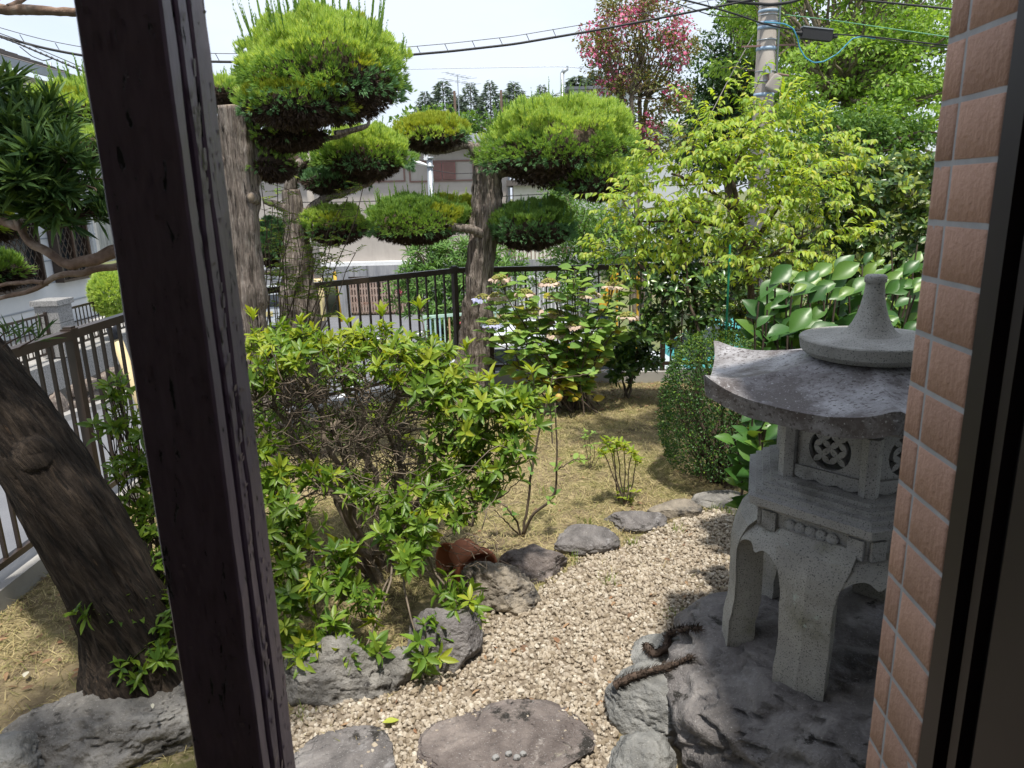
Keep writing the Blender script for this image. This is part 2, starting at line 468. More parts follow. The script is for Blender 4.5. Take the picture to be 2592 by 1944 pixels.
    M['oleander'] = leafmat('oleander_leaf', [(.08, .18, .04), (.13, .26, .06), (.18, .31, .08)], trans=0.25, rough=0.5)
    M['oleander_pink'] = leafmat('oleander_blossom', [(.75, .10, .20), (.80, .20, .28)], trans=0.3, rough=0.8, tcol=(1, 1, 1))
    M['nandina'] = leafmat('nandina_leaf', [(.10, .20, .03), (.18, .29, .04), (.30, .34, .05)], trans=0.4)
    M['terracotta'] = surf('terracotta', [(.42, .15, .08), (.55, .21, .12)], 6, rough=0.85, bump=0.3, bdist=0.003, over=((.20, .09, .06), 4, .6, .75))
    M['white_wall'] = surf('white_siding', [(.48, .51, .54), (.55, .57, .59)], 2, rough=0.7, bump=0.1, bdist=0.004)
    M['cream_wall'] = surf('cream_stucco', [(.62, .60, .53), (.68, .66, .60)], 2, rough=0.85, bump=0.2, bdist=0.004)
    M['beige_wall'] = surf('beige_stucco', [(.36, .325, .295), (.42, .385, .35)], 1.2, rough=0.9, bump=0.3, bdist=0.01, bscale=40, over=((.30, .27, .245), .8, .52, .8, (2, 2, .4)))
    M['brown_trim'] = plain('brown_trim', (.20, .12, .10))
    M['shutter'] = plain('red_brown_shutter', (.24, .11, .10))
    M['roof_grey'] = surf('grey_roof', [(.10, .11, .13), (.17, .18, .20)], 3, rough=0.6, bump=0.2, bdist=0.01, stretch=(1, 6, 1))
    M['roof_brown'] = surf('brown_roof', [(.085, .075, .07), (.14, .12, .11)], 4, rough=0.7, bump=0.2, bdist=0.01)
    M['fascia'] = plain('grey_fascia', (.24, .27, .30))
    M['rust_gate'] = surf('rusty_gate', [(.30, .21, .17), (.42, .33, .28)], 6, rough=0.7, bump=0.1, over=((.20, .08, .05), 5, .56, .70))
    M['granite_block'] = surf('granite_block', [(.22, .22, .22), (.34, .335, .325)], 40, rough=0.85, bump=0.4, bdist=0.006, bscale=90, speck=((.10, .10, .10), 60, .55, .62))
    M['rubble'] = surf('rubble_stone', [(.08, .06, .052), (.17, .14, .12), (.28, .24, .20)], 5, rough=0.9, bump=0.7, bdist=0.02, bscale=14, over=((.06, .055, .05), 4, .58, .70), rvar=.3)
    M['mortar'] = surf('rubble_mortar', [(.09, .085, .075), (.17, .16, .145)], 8, rough=0.95, bump=0.5, bdist=0.01)
    M['pole'] = surf('pole_concrete', [(.29, .26, .23), (.37, .335, .30)], 2, rough=0.9, bump=0.2, bdist=0.003, bscale=40, over=((.20, .18, .165), 1.5, .52, .75, (4, 4, .3)))
    M['steel'] = plain('galvanised_steel', (.36, .39, .42), rough=.45, metal=.4)
    M['band_blue'] = plain('blue_grey_band', (.30, .40, .52), rough=.5)
    M['cable_black'] = plain('black_cable', (.018, .018, .02), rough=.6)
    M['cable_blue'] = plain('blue_cable', (.06, .28, .42), rough=.5)
    M['cable_green'] = plain('green_wire', (.12, .33, .18), rough=.5)
    M['van_paint'] = plain('silver_blue_paint', (.50, .54, .58), rough=.3, spec=.6)
    M['car_paint'] = plain('silver_paint', (.58, .60, .63), rough=.25, spec=.6)
    M['glass'] = plain('dark_glass', (.02, .025, .03), rough=.08, spec=.8)
    M['tail_red'] = plain('tail_light_red', (.55, .02, .03), rough=.25)
    M['tyre'] = plain('tyre_rubber', (.02, .02, .02), rough=.9)
    M['yellow'] = plain('yellow_guard', (.62, .36, .03))
    M['orange'] = plain('orange_paint', (.72, .30, .04))
    M['turquoise'] = plain('turquoise_paint', (.06, .30, .30))
    M['mint'] = plain('mint_paint', (.42, .60, .50))
    M['pastel_yellow'] = plain('pastel_yellow_paint', (.58, .50, .24))
    M['pastel_blue'] = plain('pastel_blue_paint', (.36, .52, .58))
    M['faded_orange'] = plain('faded_orange_paint', (.55, .34, .20))
    M['white_paint'] = plain('white_paint', (.72, .73, .74), rough=.5)
    M['sign_blue'] = plain('sign_blue', (.10, .18, .42))
    M['green_stake'] = plain('green_stake', (.01, .16, .09), rough=.4)
    M['cream_pipe'] = plain('cream_pipe', (.62, .50, .28), rough=.5)
    M['black_cap'] = plain('black_cap', (.02, .022, .028), rough=.3)
    M['brick_red'] = surf('house_brick', [(.20, .10, .075), (.28, .15, .11)], 6, rough=.9)
    M['grout'] = surf('grey_grout', [(.40, .405, .42), (.52, .525, .54)], 20, rough=.95, bump=.3, bdist=.002)
    M['tile'] = surf('brown_tile', [(.52, .315, .235), (.60, .37, .275)], 7, rough=.75, bump=1.0, bdist=.005, bscale=75, spec=.3, rvar=.13, over=[((.42, .27, .21), 3, .56, .75), ((.22, .15, .12), 30, .68, .74)])
    M['frame_brown'] = surf('dark_window_frame', [(.018, .010, .0135), (.027, .015, .019)], 5, rough=.5, bump=.03, bdist=.002, spec=.5)
    M['frame_black'] = plain('frame_groove', (.006, .005, .006), rough=.5)
    M['soffit'] = surf('eave_boards', [(.10, .065, .045), (.15, .10, .07)], 4, rough=.8, stretch=(1, 8, 1), bump=.1)
    M['room_wall'] = plain('room_plaster', (.78, .75, .70), rough=.9)
    M['fruit'] = surf('quince_fruit', [(.48, .36, .08), (.40, .18, .05)], 9, rough=.5)
    M['moss'] = leafmat('moss', [(.16, .15, .03), (.24, .20, .04)], trans=.1)
    # weathered post paint: dark purple-brown coat with cracks, peeling edges
    m, t, o = _new('post_paint')
    b = t.nodes.new('ShaderNodeBsdfPrincipled')
    b.inputs['Specular IOR Level'].default_value = .55
    n = _noise(t, 19, 6, .62, (4, 4, .8), .5)
    r = _ramp(t, [(.012, .010, .011), (.15, .108, .152), (.185, .135, .185)], [.345, .365, .6])
    t.links.new(n.outputs[0], r.inputs[0])
    n2 = _noise(t, 42, 4, .6, (1.6, 1.6, .6))
    r2 = _ramp(t, [(0, 0, 0), (1, 1, 1)], [.73, .76])
    t.links.new(n2.outputs[0], r2.inputs[0])
    mxn = t.nodes.new('ShaderNodeMixRGB')
    t.links.new(r2.outputs[0], mxn.inputs[0])
    t.links.new(r.outputs[0], mxn.inputs[1])
    mxn.inputs[2].default_value = (.10, .095, .09, 1)
    t.links.new(mxn.outputs[0], b.inputs['Base Color'])
    rr = _ramp(t, [(.8, .8, .8), (.36, .36, .36)], [.345, .37])
    t.links.new(n.outputs[0], rr.inputs[0])
    t.links.new(rr.outputs[0], b.inputs['Roughness'])
    r3 = _ramp(t, [(0, 0, 0), (1, 1, 1)], [.345, .37])
    t.links.new(n.outputs[0], r3.inputs[0])
    b1 = _bump(t, r3.outputs[0], 1.0, .006)
    n4 = _noise(t, 70, 4, .6, (1.5, 1.5, .35))
    b2 = _bump(t, n4.outputs[0], .35, .002, b1)
    t.links.new(b2.outputs[0], b.inputs['Normal'])
    t.links.new(b.outputs[0], o.inputs[0])
    M['post_paint'] = m
mats()

# ------------------------------------------------------------------ the setting
def T(x, y):                                            # height of the sloping street and park outside the garden
    return -0.75 - 0.085 * (np.clip(y, 4, 34) - 4)
FTOP = 1.24
c0 = G(0, 884, FTOP); c0 = np.array([c0[0] + .02, c0[1], 0])
c0b = np.array([c0[0] - .06, 1.2, 0.0])
c1 = G(430, 752, FTOP); c1[0] = -2.62
c2 = G(1158, 678, FTOP)
c3 = G(1640, 668, FTOP)
c4 = c3 + (c3 - G(1240, 677, FTOP)) * 1.6
for q in (c1, c2, c3, c4):
    q[2] = 0
c0[0] = c0b[0] = -2.62
FENCE = [c0b, c1, c2, c4]
def struct(o):
    o['kind'] = 'structure'
    return o
def in_garden(x, y):
    ok = (x > c1[0]) & (y > 0.3) & (x < 4.2) & (y < c2[1] + (x - c2[0]) * (c4[1] - c2[1]) / (c4[0] - c2[0]))
    # diagonal run c1 -> c2
    d = (c2[0] - c1[0]) * (y - c1[1]) - (c2[1] - c1[1]) * (x - c1[0])
    return ok & (d < 0)
def ground_h(x, y):
    p = np.stack([np.asarray(x), np.asarray(y), np.zeros_like(np.asarray(x))], -1).reshape(-1, 3)
    return 0.018 * fbm(p * 1.6, 3, 3).reshape(np.shape(x)) + .006 * fbm(p * 14, 2, 9).reshape(np.shape(x))
def grid_mesh(xs, ys, zf, keep=None):
    X, Yg = np.meshgrid(xs, ys, indexing='ij')
    Z = zf(X, Yg)
    V = np.stack([X, Yg, Z], -1).reshape(-1, 3)
    ny = len(ys)
    i = np.arange(len(xs) - 1)[:, None] * ny
    j = np.arange(ny - 1)[None, :]
    F = np.stack([i + j, i + ny + j, i + ny + j + 1, i + j + 1], -1).reshape(-1, 4)
    if keep is not None:
        cx = V[F].mean(1)
        F = F[keep(cx[:, 0], cx[:, 1])]
        u, inv = np.unique(F, return_inverse=True)
        V, F = V[u], inv.reshape(F.shape)
    return V, F
V, F = grid_mesh(np.arange(-2.64, 4.3, .05), np.arange(.3, 8.3, .05), ground_h, in_garden)
struct(MB().add(V, F).build('ground', M['soil'], smooth=True))
xs = np.concatenate([np.linspace(-260, -40, 12), np.linspace(-36, 44, 41), np.linspace(50, 260, 12)])
ys = np.concatenate([np.linspace(-60, -2, 8), np.linspace(0, 60, 61), np.linspace(66, 700, 30)])
def terr(x, y):
    p = np.stack([x, y, 0 * x], -1).reshape(-1, 3)
    far = np.clip((y - 60) / 200, 0, 1)
    return T(x, y) - .05 + far * 6 * (0.4 + fbm(p / 90, 3, 5).reshape(x.shape) * .4)
V, F = grid_mesh(xs, ys, terr)
struct(MB().add(V, F).build('terrain', M['terrain'], smooth=True))
mb = MB()
V, F = grid_mesh(np.array([-7.42, -5, -2.78]), np.arange(-6, 35, 1.0), lambda x, y: T(x, y))
mb.add(V, F)
V, F = grid_mesh(np.array([-60, -30, -7.42]), np.arange(22.4, 33.6, 1.0), lambda x, y: T(x, y) - .004)
mb.add(V, F)
V, F = grid_mesh(np.array([-2.78, 6, 24]), np.arange(8.4, 17, 1.0), lambda x, y: T(x, y) - .004)
mb.add(V, F)
struct(mb.build('road', M['asphalt']))
mb = MB()
for y0, y1 in ((6, 9), (12, 15), (18, 21), (24, 25.2), (27, 28.2)):
    V, F = grid_mesh(np.array([-3.15, -3.05]), np.linspace(y0, y1, 3), lambda x, y: T(x, y) + .006)
    mb.add(V, F)
mb.add(np.array([(-7.4, 23.0, T(0, 23.0) + .006), (-3.4, 23.0, T(0, 23.0) + .006), (-3.4, 23.3, T(0, 23.3) + .006), (-7.4, 23.3, T(0, 23.3) + .006)]), np.array([(0, 1, 2, 3)]))
struct(mb.build('road_marking', M['white_paint']))

# house the picture is taken from: room shell, unseen eaves shaped for their shade
mb = MB()
mb.box2((-2.5, -3.6, .3), (3.0, .45, .48))
struct(mb.build('room_floor', M['soffit']))
mb = MB()
mb.box2((-2.6, -3.7, .48), (3.1, -3.6, 2.7))
mb.box2((-2.6, -3.6, .48), (-2.5, .60, 2.7))
mb.box2((3.0, -3.6, .48), (3.1, .45, 2.7))
struct(mb.build('room_wall', M['room_wall']))
mb = MB()
mb.box2((-2.6, -3.7, 2.7), (3.1, .60, 2.8))
struct(mb.build('room_ceiling', M['room_wall']))
mb = MB()
mb.box2((-4.2, .60, 2.74), (.66, .68, 2.80))
mb.box2((-4.2, .68, 2.70), (.66, .72, 2.90))
mb.box2((.664, 0.60, 2.74), (5.0, 1.20, 2.80))
mb.box2((.80, 1.204, 2.74), (5.0, 2.10, 2.80))  # deep eave out of view, its reach set to shade the lantern
mb.box2((.80, 2.10, 2.72), (5.0, 2.14, 2.90))
mb.box2((-4.2, .2, 2.92), (.66, .74, 2.96))
struct(mb.build('shading_eaves', M['soffit']))

# wooden post outside the window
th = R_(-3.2)
base = P(452, 1300, .90)
pl = P(205, 0, .90)
def wood_post():
    o = thing('wooden_post', 'dark painted weathered wooden post with peeling paint close to the window', 'post', (base[0], base[1], 0))
    W0 = .100
    x0 = P(352, 972, .90)[0]
    def prof(x_a, x_b, y_a, y_b, name, bev=.003):
        n = 90
        zs = np.linspace(-.02, 2.72, n)
        pts = [(x_a + bev, y_a), (x_b - bev, y_a), (x_b, y_a + bev), (x_b, y_b - bev), (x_b - bev, y_b), (x_a + bev, y_b), (x_a, y_b - bev), (x_a, y_a + bev)]
        pts = np.array(pts)
        c_, s_ = math.cos(th), math.sin(th)
        pts = (pts - [x0, .90]) @ np.array([[c_, s_], [-s_, c_]]) + [x0, .90]
        # subdivide the ring for chipped edges
        V = []
        for z in zs:
            for i in range(8):
                V.append((pts[i][0], pts[i][1], z))
        V = np.array(V)
        w = fbm(V * np.array([40, 40, 9]), 3, 4)
        V[:, :2] += np.stack([w, w * .6], -1) * .0011
        i = np.arange(n - 1)[:, None] * 8
        j = np.arange(8)[None]
        k = (j + 1) % 8
        F = [np.stack([i + j, i + k, i + 8 + k, i + 8 + j], -1).reshape(-1, 4), np.array([[0, 7, 6, 5, 4, 3, 2, 1]]), np.array([np.arange(8) + (n - 1) * 8])]
        MB().add(V, F).build(name, M['post_paint'], o)
    prof(x0, x0 + W0, .888, .914, 'front_board')
    prof(x0 + .004, x0 + W0 - .016, .914, .928, 'groove_strip')
    prof(x0, x0 + W0 - .001, .928, .952, 'middle_board')
    prof(x0 + .004, x0 + W0 - .005, .952, .9555, 'seam_strip')
    prof(x0, x0 + W0 + .001, .9555, 1.000, 'back_board')
wood_post()
def paint_flakes():
    # curled chips of lifted paint on the post
    r = np.random.default_rng(17)
    o = bpy.data.objects['wooden_post']
    x0 = P(352, 972, .90)[0]
    c_, s_ = math.cos(th), math.sin(th)
    mb = MB()
    for k in range(420):
        w, h, lift = r.uniform(.0012, .0045), r.uniform(.004, .02), r.uniform(.0006, .0022)
        z = r.uniform(1.0, 2.45) if k % 3 else r.uniform(.3, 2.45)
        if k % 2:
            p0, e, n = np.array([x0 + r.uniform(.003, .096), .8872]), np.array([1.0, 0]), np.array([0, -1.0])
        else:
            y = r.choice([r.uniform(.930, .950), r.uniform(.958, .998)])
            p0, e, n = np.array([x0 + .1002, y]), np.array([0, 1.0]), np.array([1.0, 0])
        R2 = np.array([[c_, s_], [-s_, c_]])
        p0 = (p0 - [x0, .90]) @ R2 + [x0, .90]
        e, n = e @ R2, n @ R2
        V = []
        for zz, ll in ((-h / 2, 0), (0, lift * .4), (h / 2, lift)):
            for sx in (-1, 1):
                q = p0 + e * sx * w * (1 - .5 * abs(zz) / h) + n * (ll + .0003)
                V.append((q[0], q[1], z + zz))
        mb.add(np.array(V), np.array([(0, 1, 3, 2), (2, 3, 5, 4)]))
    mb.build('paint_flakes', M['post_paint'], o, kind='stuff')
paint_flakes()

# tiled wall end and window frame on the right
dv = ray(1415, 497); dv = dv[:2] / np.linalg.norm(dv[:2])          # direction of the wall face, away from the house
nearp = P(2519, 495, 1.0)
def wall_pt(t, z, off=0.0):                                          # t metres along the face from its near edge, off = towards the garden (left)
    return np.array([nearp[0] + dv[0] * t - dv[1] * off, nearp[1] + dv[1] * t + dv[0] * off, z])
def tiled_wall():
    o = thing('tiled_wall', 'brown rough tiled wall end with grey grout right of the stone lantern', 'wall', (nearp[0] + .1, nearp[1], 0))
    L1, L2, PIT = .118, .056, .087
    TL = L1 + L2
    mb = MB()
    def quadbox(t0, t1, o0, o1, z0, z1):
        V = [wall_pt(t0, z0, o0), wall_pt(t1, z0, o0), wall_pt(t1, z0, o1), wall_pt(t0, z0, o1), wall_pt(t0, z1, o0), wall_pt(t1, z1, o0), wall_pt(t1, z1, o1), wall_pt(t0, z1, o1)]
        return np.array(V), np.array([(0, 1, 2, 3), (7, 6, 5, 4), (0, 4, 5, 1), (1, 5, 6, 2), (2, 6, 7, 3), (3, 7, 4, 0)])
    mb.add(*quadbox(.002, TL - .002, .0010, -4.0, -.05, 2.74))
    mb.build('grout_body', M['grout'], o)
    # two tile shapes, made once and shared
    def tile_mesh(L, nm, seed):
        n, k = 8, 5
        tb = MB()
        us = np.concatenate([[.0025, .0045], np.linspace(.012, L - .012, n - 4), [L - .0045, L - .0025]])
        zs = np.array([.002, .004, PIT / 2, PIT - .0065, PIT - .0045])
        U, Z = np.meshgrid(us, zs, indexing='ij')
        edge = np.minimum(np.minimum(U - us[0], us[-1] - U), np.minimum(Z - zs[0], zs[-1] - Z))
        H = .0022 * np.clip(edge / .002, 0, 1) ** .5 + .0009 * vnoise(np.stack([U * 90, Z * 90, 0 * U + seed], -1).reshape(-1, 3)).reshape(U.shape) * (edge > .001)
        pts = np.array([wall_pt(u, z, h) - wall_pt(0, 0, 0) for u, z, h in zip(U.ravel(), Z.ravel(), H.ravel())])
        pb = np.array([wall_pt(u, z, -.006) - wall_pt(0, 0, 0) for u, z in zip(U.ravel(), Z.ravel())])
        i = np.arange(n - 1)[:, None] * k
        j = np.arange(k - 1)[None]
        Fq = np.stack([i + j, i + j + 1, i + k + j + 1, i + k + j], -1).reshape(-1, 4)
        ring = [a * k for a in range(n)] + [(n - 1) * k + b for b in range(1, k)] + [a * k + k - 1 for a in range(n - 2, -1, -1)] + [b for b in range(k - 2, 0, -1)]
        N = n * k
        Fs = np.array([(ring[a], ring[(a + 1) % len(ring)], ring[(a + 1) % len(ring)] + N, ring[a] + N) for a in range(len(ring))])
        tb.add(np.vstack([pts, pb]), [Fq, Fs])
        return tb.mesh(nm, M['tile'], True)
    A = [tile_mesh(L1, 'tile', s) for s in (1, 7, 13)]
    B = [tile_mesh(L2, 'corner_tile', s) for s in (3, 9, 15)]
    r = random.Random(3)
    for row in range(32):
        z = -.02 + row * PIT
        for t, ms, nm in ((0, A, 'tile'), (L1, B, 'corner_tile')):
            ob = bpy.data.objects.new(nm, r.choice(ms))
            COL.objects.link(ob)
            ob.parent = o
            p = wall_pt(t, z, r.uniform(-.0006, .0006)) - np.array(o['_o'])
            ob.location = p
tiled_wall()
def window_frame():
    o = thing('window_frame', 'dark brown metal window frame at the edge of the room', 'window frame', (nearp[0] + .05, nearp[1] - .1, 0))
    def vbox(t0, t1, o0, o1, m, nm):
        V = [wall_pt(t0, .4, o0), wall_pt(t1, .4, o0), wall_pt(t1, .4, o1), wall_pt(t0, .4, o1)]
        V = np.array(V + [v + np.array([0, 0, 2.3]) for v in V])
        MB().add(V, np.array([(0, 1, 2, 3), (7, 6, 5, 4), (0, 4, 5, 1), (1, 5, 6, 2), (2, 6, 7, 3), (3, 7, 4, 0)])).build(nm, m, o)
    vbox(-.045, -.002, -.09, .004, M['frame_brown'], 'outer_jamb')
    vbox(-.065, -.047, -.09, -.018, M['frame_black'], 'track_groove')
    vbox(-.088, -.067, -.09, -.004, M['frame_brown'], 'middle_jamb')
    vbox(-.112, -.090, -.09, -.022, M['frame_black'], 'track_groove')
    vbox(-.30, -.114, -.09, -.010, M['frame_brown'], 'door_stile')
    a, b = wall_pt(-.119, 1.865, -.006), wall_pt(-.119, 1.865, -.006)
    MB().tube([wall_pt(-.15, 1.845, -.004), wall_pt(-.125, 1.845, .004)], .004, 8).build('latch_pin', M['steel'], o)
    MB().tube([wall_pt(-.15, 1.62, -.004), wall_pt(-.15, 2.02, -.004)], .005, 8).build('handle_rail', M['frame_black'], o)
window_frame()

# ------------------------------------------------------------------ garden fence on its kerb
def kerb():
    for a, b in ((c0b, c1), (c1, c2), (c2, c4)):
        mb = MB()
        d = nrm(b - a)
        n = np.array([-d[1], d[0], 0])
        z0, z1 = -2.0, .115
        q = [a + n * .09 - d * .0, b + n * .09, b - n * .05, a - n * .05]
        V = np.array([p + np.array([0, 0, z]) for z in (z0, z1) for p in q])
        mb.add(V, np.array([(0, 3, 2, 1), (4, 5, 6, 7), (0, 1, 5, 4), (1, 2, 6, 5), (2, 3, 7, 6), (3, 0, 4, 7)]))
        struct(mb.build('kerb', M['concrete']))
kerb()
def fence(a, b, label, posts, n_skip=0):
    a, b = np.array(a, float), np.array(b, float)
    o = thing('garden_fence', label, 'fence', a, 'bronze metal fence runs round the garden')
    d = nrm(b - a)
    L = np.linalg.norm(b - a)
    n = np.array([-d[1], d[0], 0])
    a = a + n * .02
    b = b + n * .02
    zb = .19
    mb = MB()
    mb.bar(a + [0, 0, FTOP - .026], b + [0, 0, FTOP - .026], .058, .052)
    mb.build('top_rail', M['bronze_alu'], o)
    MB().bar(a + [0, 0, zb], b + [0, 0, zb], .036, .034).build('bottom_rail', M['bronze_alu'], o)
    me = MB().box((0, 0, 0), (.015, .020, FTOP - zb - .07), rz=math.atan2(d[1], d[0])).mesh('baluster', M['bronze_alu'])
    k = int(L / .108)
    for i in range(k):
        t = (i + .5) * L / k
        if min(abs(t - p) for p in posts) < .05:
            continue
        ob = bpy.data.objects.new('baluster', me)
        COL.objects.link(ob)
        ob.parent = o
        ob.location = a + d * t + np.array([0, 0, (FTOP + zb) / 2 - .018]) - np.array(o['_o'])
    for p in posts:
        q = a + d * p
        mb = MB()
        mb.box((q[0], q[1], (FTOP + .08) / 2 + .012), (.05, .05, FTOP - .06), rz=math.atan2(d[1], d[0]))
        mb.box((q[0], q[1], FTOP + .004), (.075, .066, .012), rz=math.atan2(d[1], d[0]))
        mb.build('post', M['bronze_alu'], o)
LA = np.linalg.norm(c1 - c0b)
tpost = G(163, 836, FTOP)[1] - c0b[1]
fence(c0b, c1, 'bronze metal fence running away beside the leaning tree trunk, along the street', [tpost - 1.7, tpost, tpost + 1.75] if tpost + 1.75 < LA else [tpost - 1.7, tpost])
LB = np.linalg.norm(c2 - c1)
fence(c1, c2, 'bronze metal fence cutting the corner behind the light green azalea', [.03, LB - .03])
LC = np.linalg.norm(c4 - c2)
t1 = (G(1238, 678, FTOP) - c2)[0]
fence(c2, c4, 'bronze metal fence behind the hydrangea along the back of the lawn', [t1, t1 + 1.8, t1 + 3.6] if t1 + 3.6 < LC else [t1, t1 + 1.8])

# ------------------------------------------------------------------ rocks
def ico(sub):
    bm = bmesh.new()
    bmesh.ops.create_icosphere(bm, subdivisions=sub, radius=1.0)
    V = np.array([v.co[:] for v in bm.verts])
    F = np.array([[v.index for v in f.verts] for f in bm.faces])
    bm.free()
    return V, F
_ICO = {k: ico(k) for k in (1, 2, 3, 4, 5, 6)}
def rock_shape(dims, seed, sub=5, cuts=9, rough=.10, rz=0.0, flat_top=None, block=0.0, hard=.92):
    r = np.random.default_rng(seed)
    V, F = _ICO[sub]
    V = V.copy()
    if block:                                            # squarer boulders
        V = np.sign(V) * np.abs(V) ** (1 - .5 * block)
        V *= (1 - .12 * block)
    N = nrm(r.normal(size=(cuts, 3)))
    for n, d in zip(N, r.uniform(.62, .88, cuts)):
        e = V @ n - d
        V = V - np.where(e > 0, e, 0)[:, None] * n * hard
    if flat_top is not None:
        e = V[:, 2] - flat_top
        V[:, 2] -= np.where(e > 0, e, 0) * .88
    n0 = nrm(V)
    V = V + n0 * (rough * fbm(V * 1.5 + seed, 4, seed))[:, None]
    q = fbm(V * 4.2 + seed * 3, 4, seed + 11)
    V = V + n0 * (rough * .32 * q)[:, None]
    q = 1 - np.abs(fbm(V * np.array([2.0, 2.0, 4.0]) + seed, 5, seed + 21, .6))
    V = V - n0 * (rough * .75 * np.clip(q - .78, 0, 1) / .22)[:, None]
    q = fbm(V * 13 + seed, 3, seed + 31)
    V = V + n0 * (rough * .16 * q)[:, None]
    V = V * np.array(dims)
    c, s = math.cos(rz), math.sin(rz)
    V = V @ np.array([(c, s, 0), (-s, c, 0), (0, 0, 1)])
    return V, F
def rock(px, py, wpx, hy, hz, z, mat, label, seed, sub=5, name='garden_stone', group=None, dz=0.0, **kw):
    p = G(px, py, dz)
    d = np.dot(p - CAM, _f)
    hx = wpx / 2 / FPX * d
    V, F = rock_shape((hx, hy, hz), seed, sub, **kw)
    o = bpy.data.objects.new(name, MB().add(V, F).mesh(name, M[mat], True))
    COL.objects.link(o)
    o.location = (p[0], p[1], z)
    tag(o, label, 'stone', group)
    return o, p, hx
EDGE = 'rough stones edging the gravel'
rock(305, 1850, 520, .24, .19, .02, 'rock_grey', 'broad grey shaded rock at the foot of the leaning trunk', 5, 6, flat_top=.55, rz=.2)
rock(10, 1935, 260, .13, .12, .02, 'rock_blue', 'blue-grey stone cut off by the bottom left corner', 12, rough=.12)
rock(845, 1740, 330, .15, .205, .03, 'rock_grey', 'long cracked grey stone below the azalea, beside the dark post', 22, 6, group=EDGE, block=.6, rough=.10, cuts=14, hard=.97)
rock(1005, 1728, 120, .085, .13, .03, 'rock_grey', 'small split stone wedged between two larger stones under the azalea', 35, group=EDGE, rough=.12)
rock(1125, 1668, 225, .15, .195, .05, 'rock_dark', 'squarish dark boulder with leaf shadows in front of the azalea', 41, 6, group=EDGE, block=.8, rough=.06, cuts=12, hard=.97)
rock(1262, 1515, 215, .17, .185, .03, 'rock_tan', 'ridged tan and grey boulder beside the terracotta pot', 52, 6, group=EDGE, rough=.11, cuts=13, hard=.96)
rock(1355, 1440, 190, .15, .135, .02, 'rock_purple', 'low purple-brown stone between the tan boulder and the sapling', 61, group=EDGE, flat_top=.6, rough=.08)
rock(1478, 1378, 178, .14, .085, .02, 'rock_dark', 'dark smooth stone just behind the purple-brown one', 77, group=EDGE, flat_top=.65, rough=.07)
rock(1605, 1322, 165, .13, .07, .01, 'rock_dark', 'low dark stone third from the far end of the edging', 83, group=EDGE, flat_top=.65, rough=.07)
rock(1706, 1295, 150, .10, .075, .01, 'rock_tan', 'pale flat slab near the far end of the gravel', 96, group=EDGE, flat_top=.55, rough=.06, block=.9)
rock(1825, 1268, 150, .13, .055, .01, 'rock_grey', 'grey slab half hidden beside the clipped round bush', 104, group=EDGE, flat_top=.6, rough=.06)
rock(880, 1960, 330, .22, .055, .01, 'rock_dark', 'flat dark stepping stone right against the wooden post', 113, 6, flat_top=.45, rough=.06, cuts=6)
rock(1280, 1905, 460, .28, .065, .01, 'rock_purple', 'broad flat purple stepping stone with four pebbles on it', 127, 6, flat_top=.42, rough=.07, cuts=7)
rock(1660, 1800, 275, .19, .16, .03, 'rock_blue', 'rounded pale grey rock against the lantern boulder', 133, 6, rough=.07, cuts=6)
rock(1690, 1668, 190, .14, .10, .02, 'rock_blue', 'pale rock tip under the shaggy brown root', 142, rough=.08)
rock(1630, 1965, 180, .13, .13, .02, 'rock_blue', 'small pale rock at the bottom edge beside the lantern boulder', 158, rough=.1)

LY = 2.40
LX = P(2198, 900, LY)[0]
RT = .385                                                 # top of the boulder under the lantern
def big_rock():
    V, F = rock_shape((.80, .64, .42), 203, 6, cuts=10, rough=.10, rz=-.25, flat_top=.62)
    V = V + np.array([LX + .10, LY - .14, .085])
    c = (V[:, 2] > RT - .05)
    V[:, 2] = np.where(c, RT - .05 + (V[:, 2] - RT + .05) * .35, V[:, 2])
    o = MB().add(V - np.array([LX, LY - .1, 0]), F).build('lantern_boulder', M['rock_dark'], None, True)
    o.location = (LX, LY - .1, 0)
    tag(o, 'large dark purple-grey boulder carrying the stone lantern', 'boulder')
big_rock()

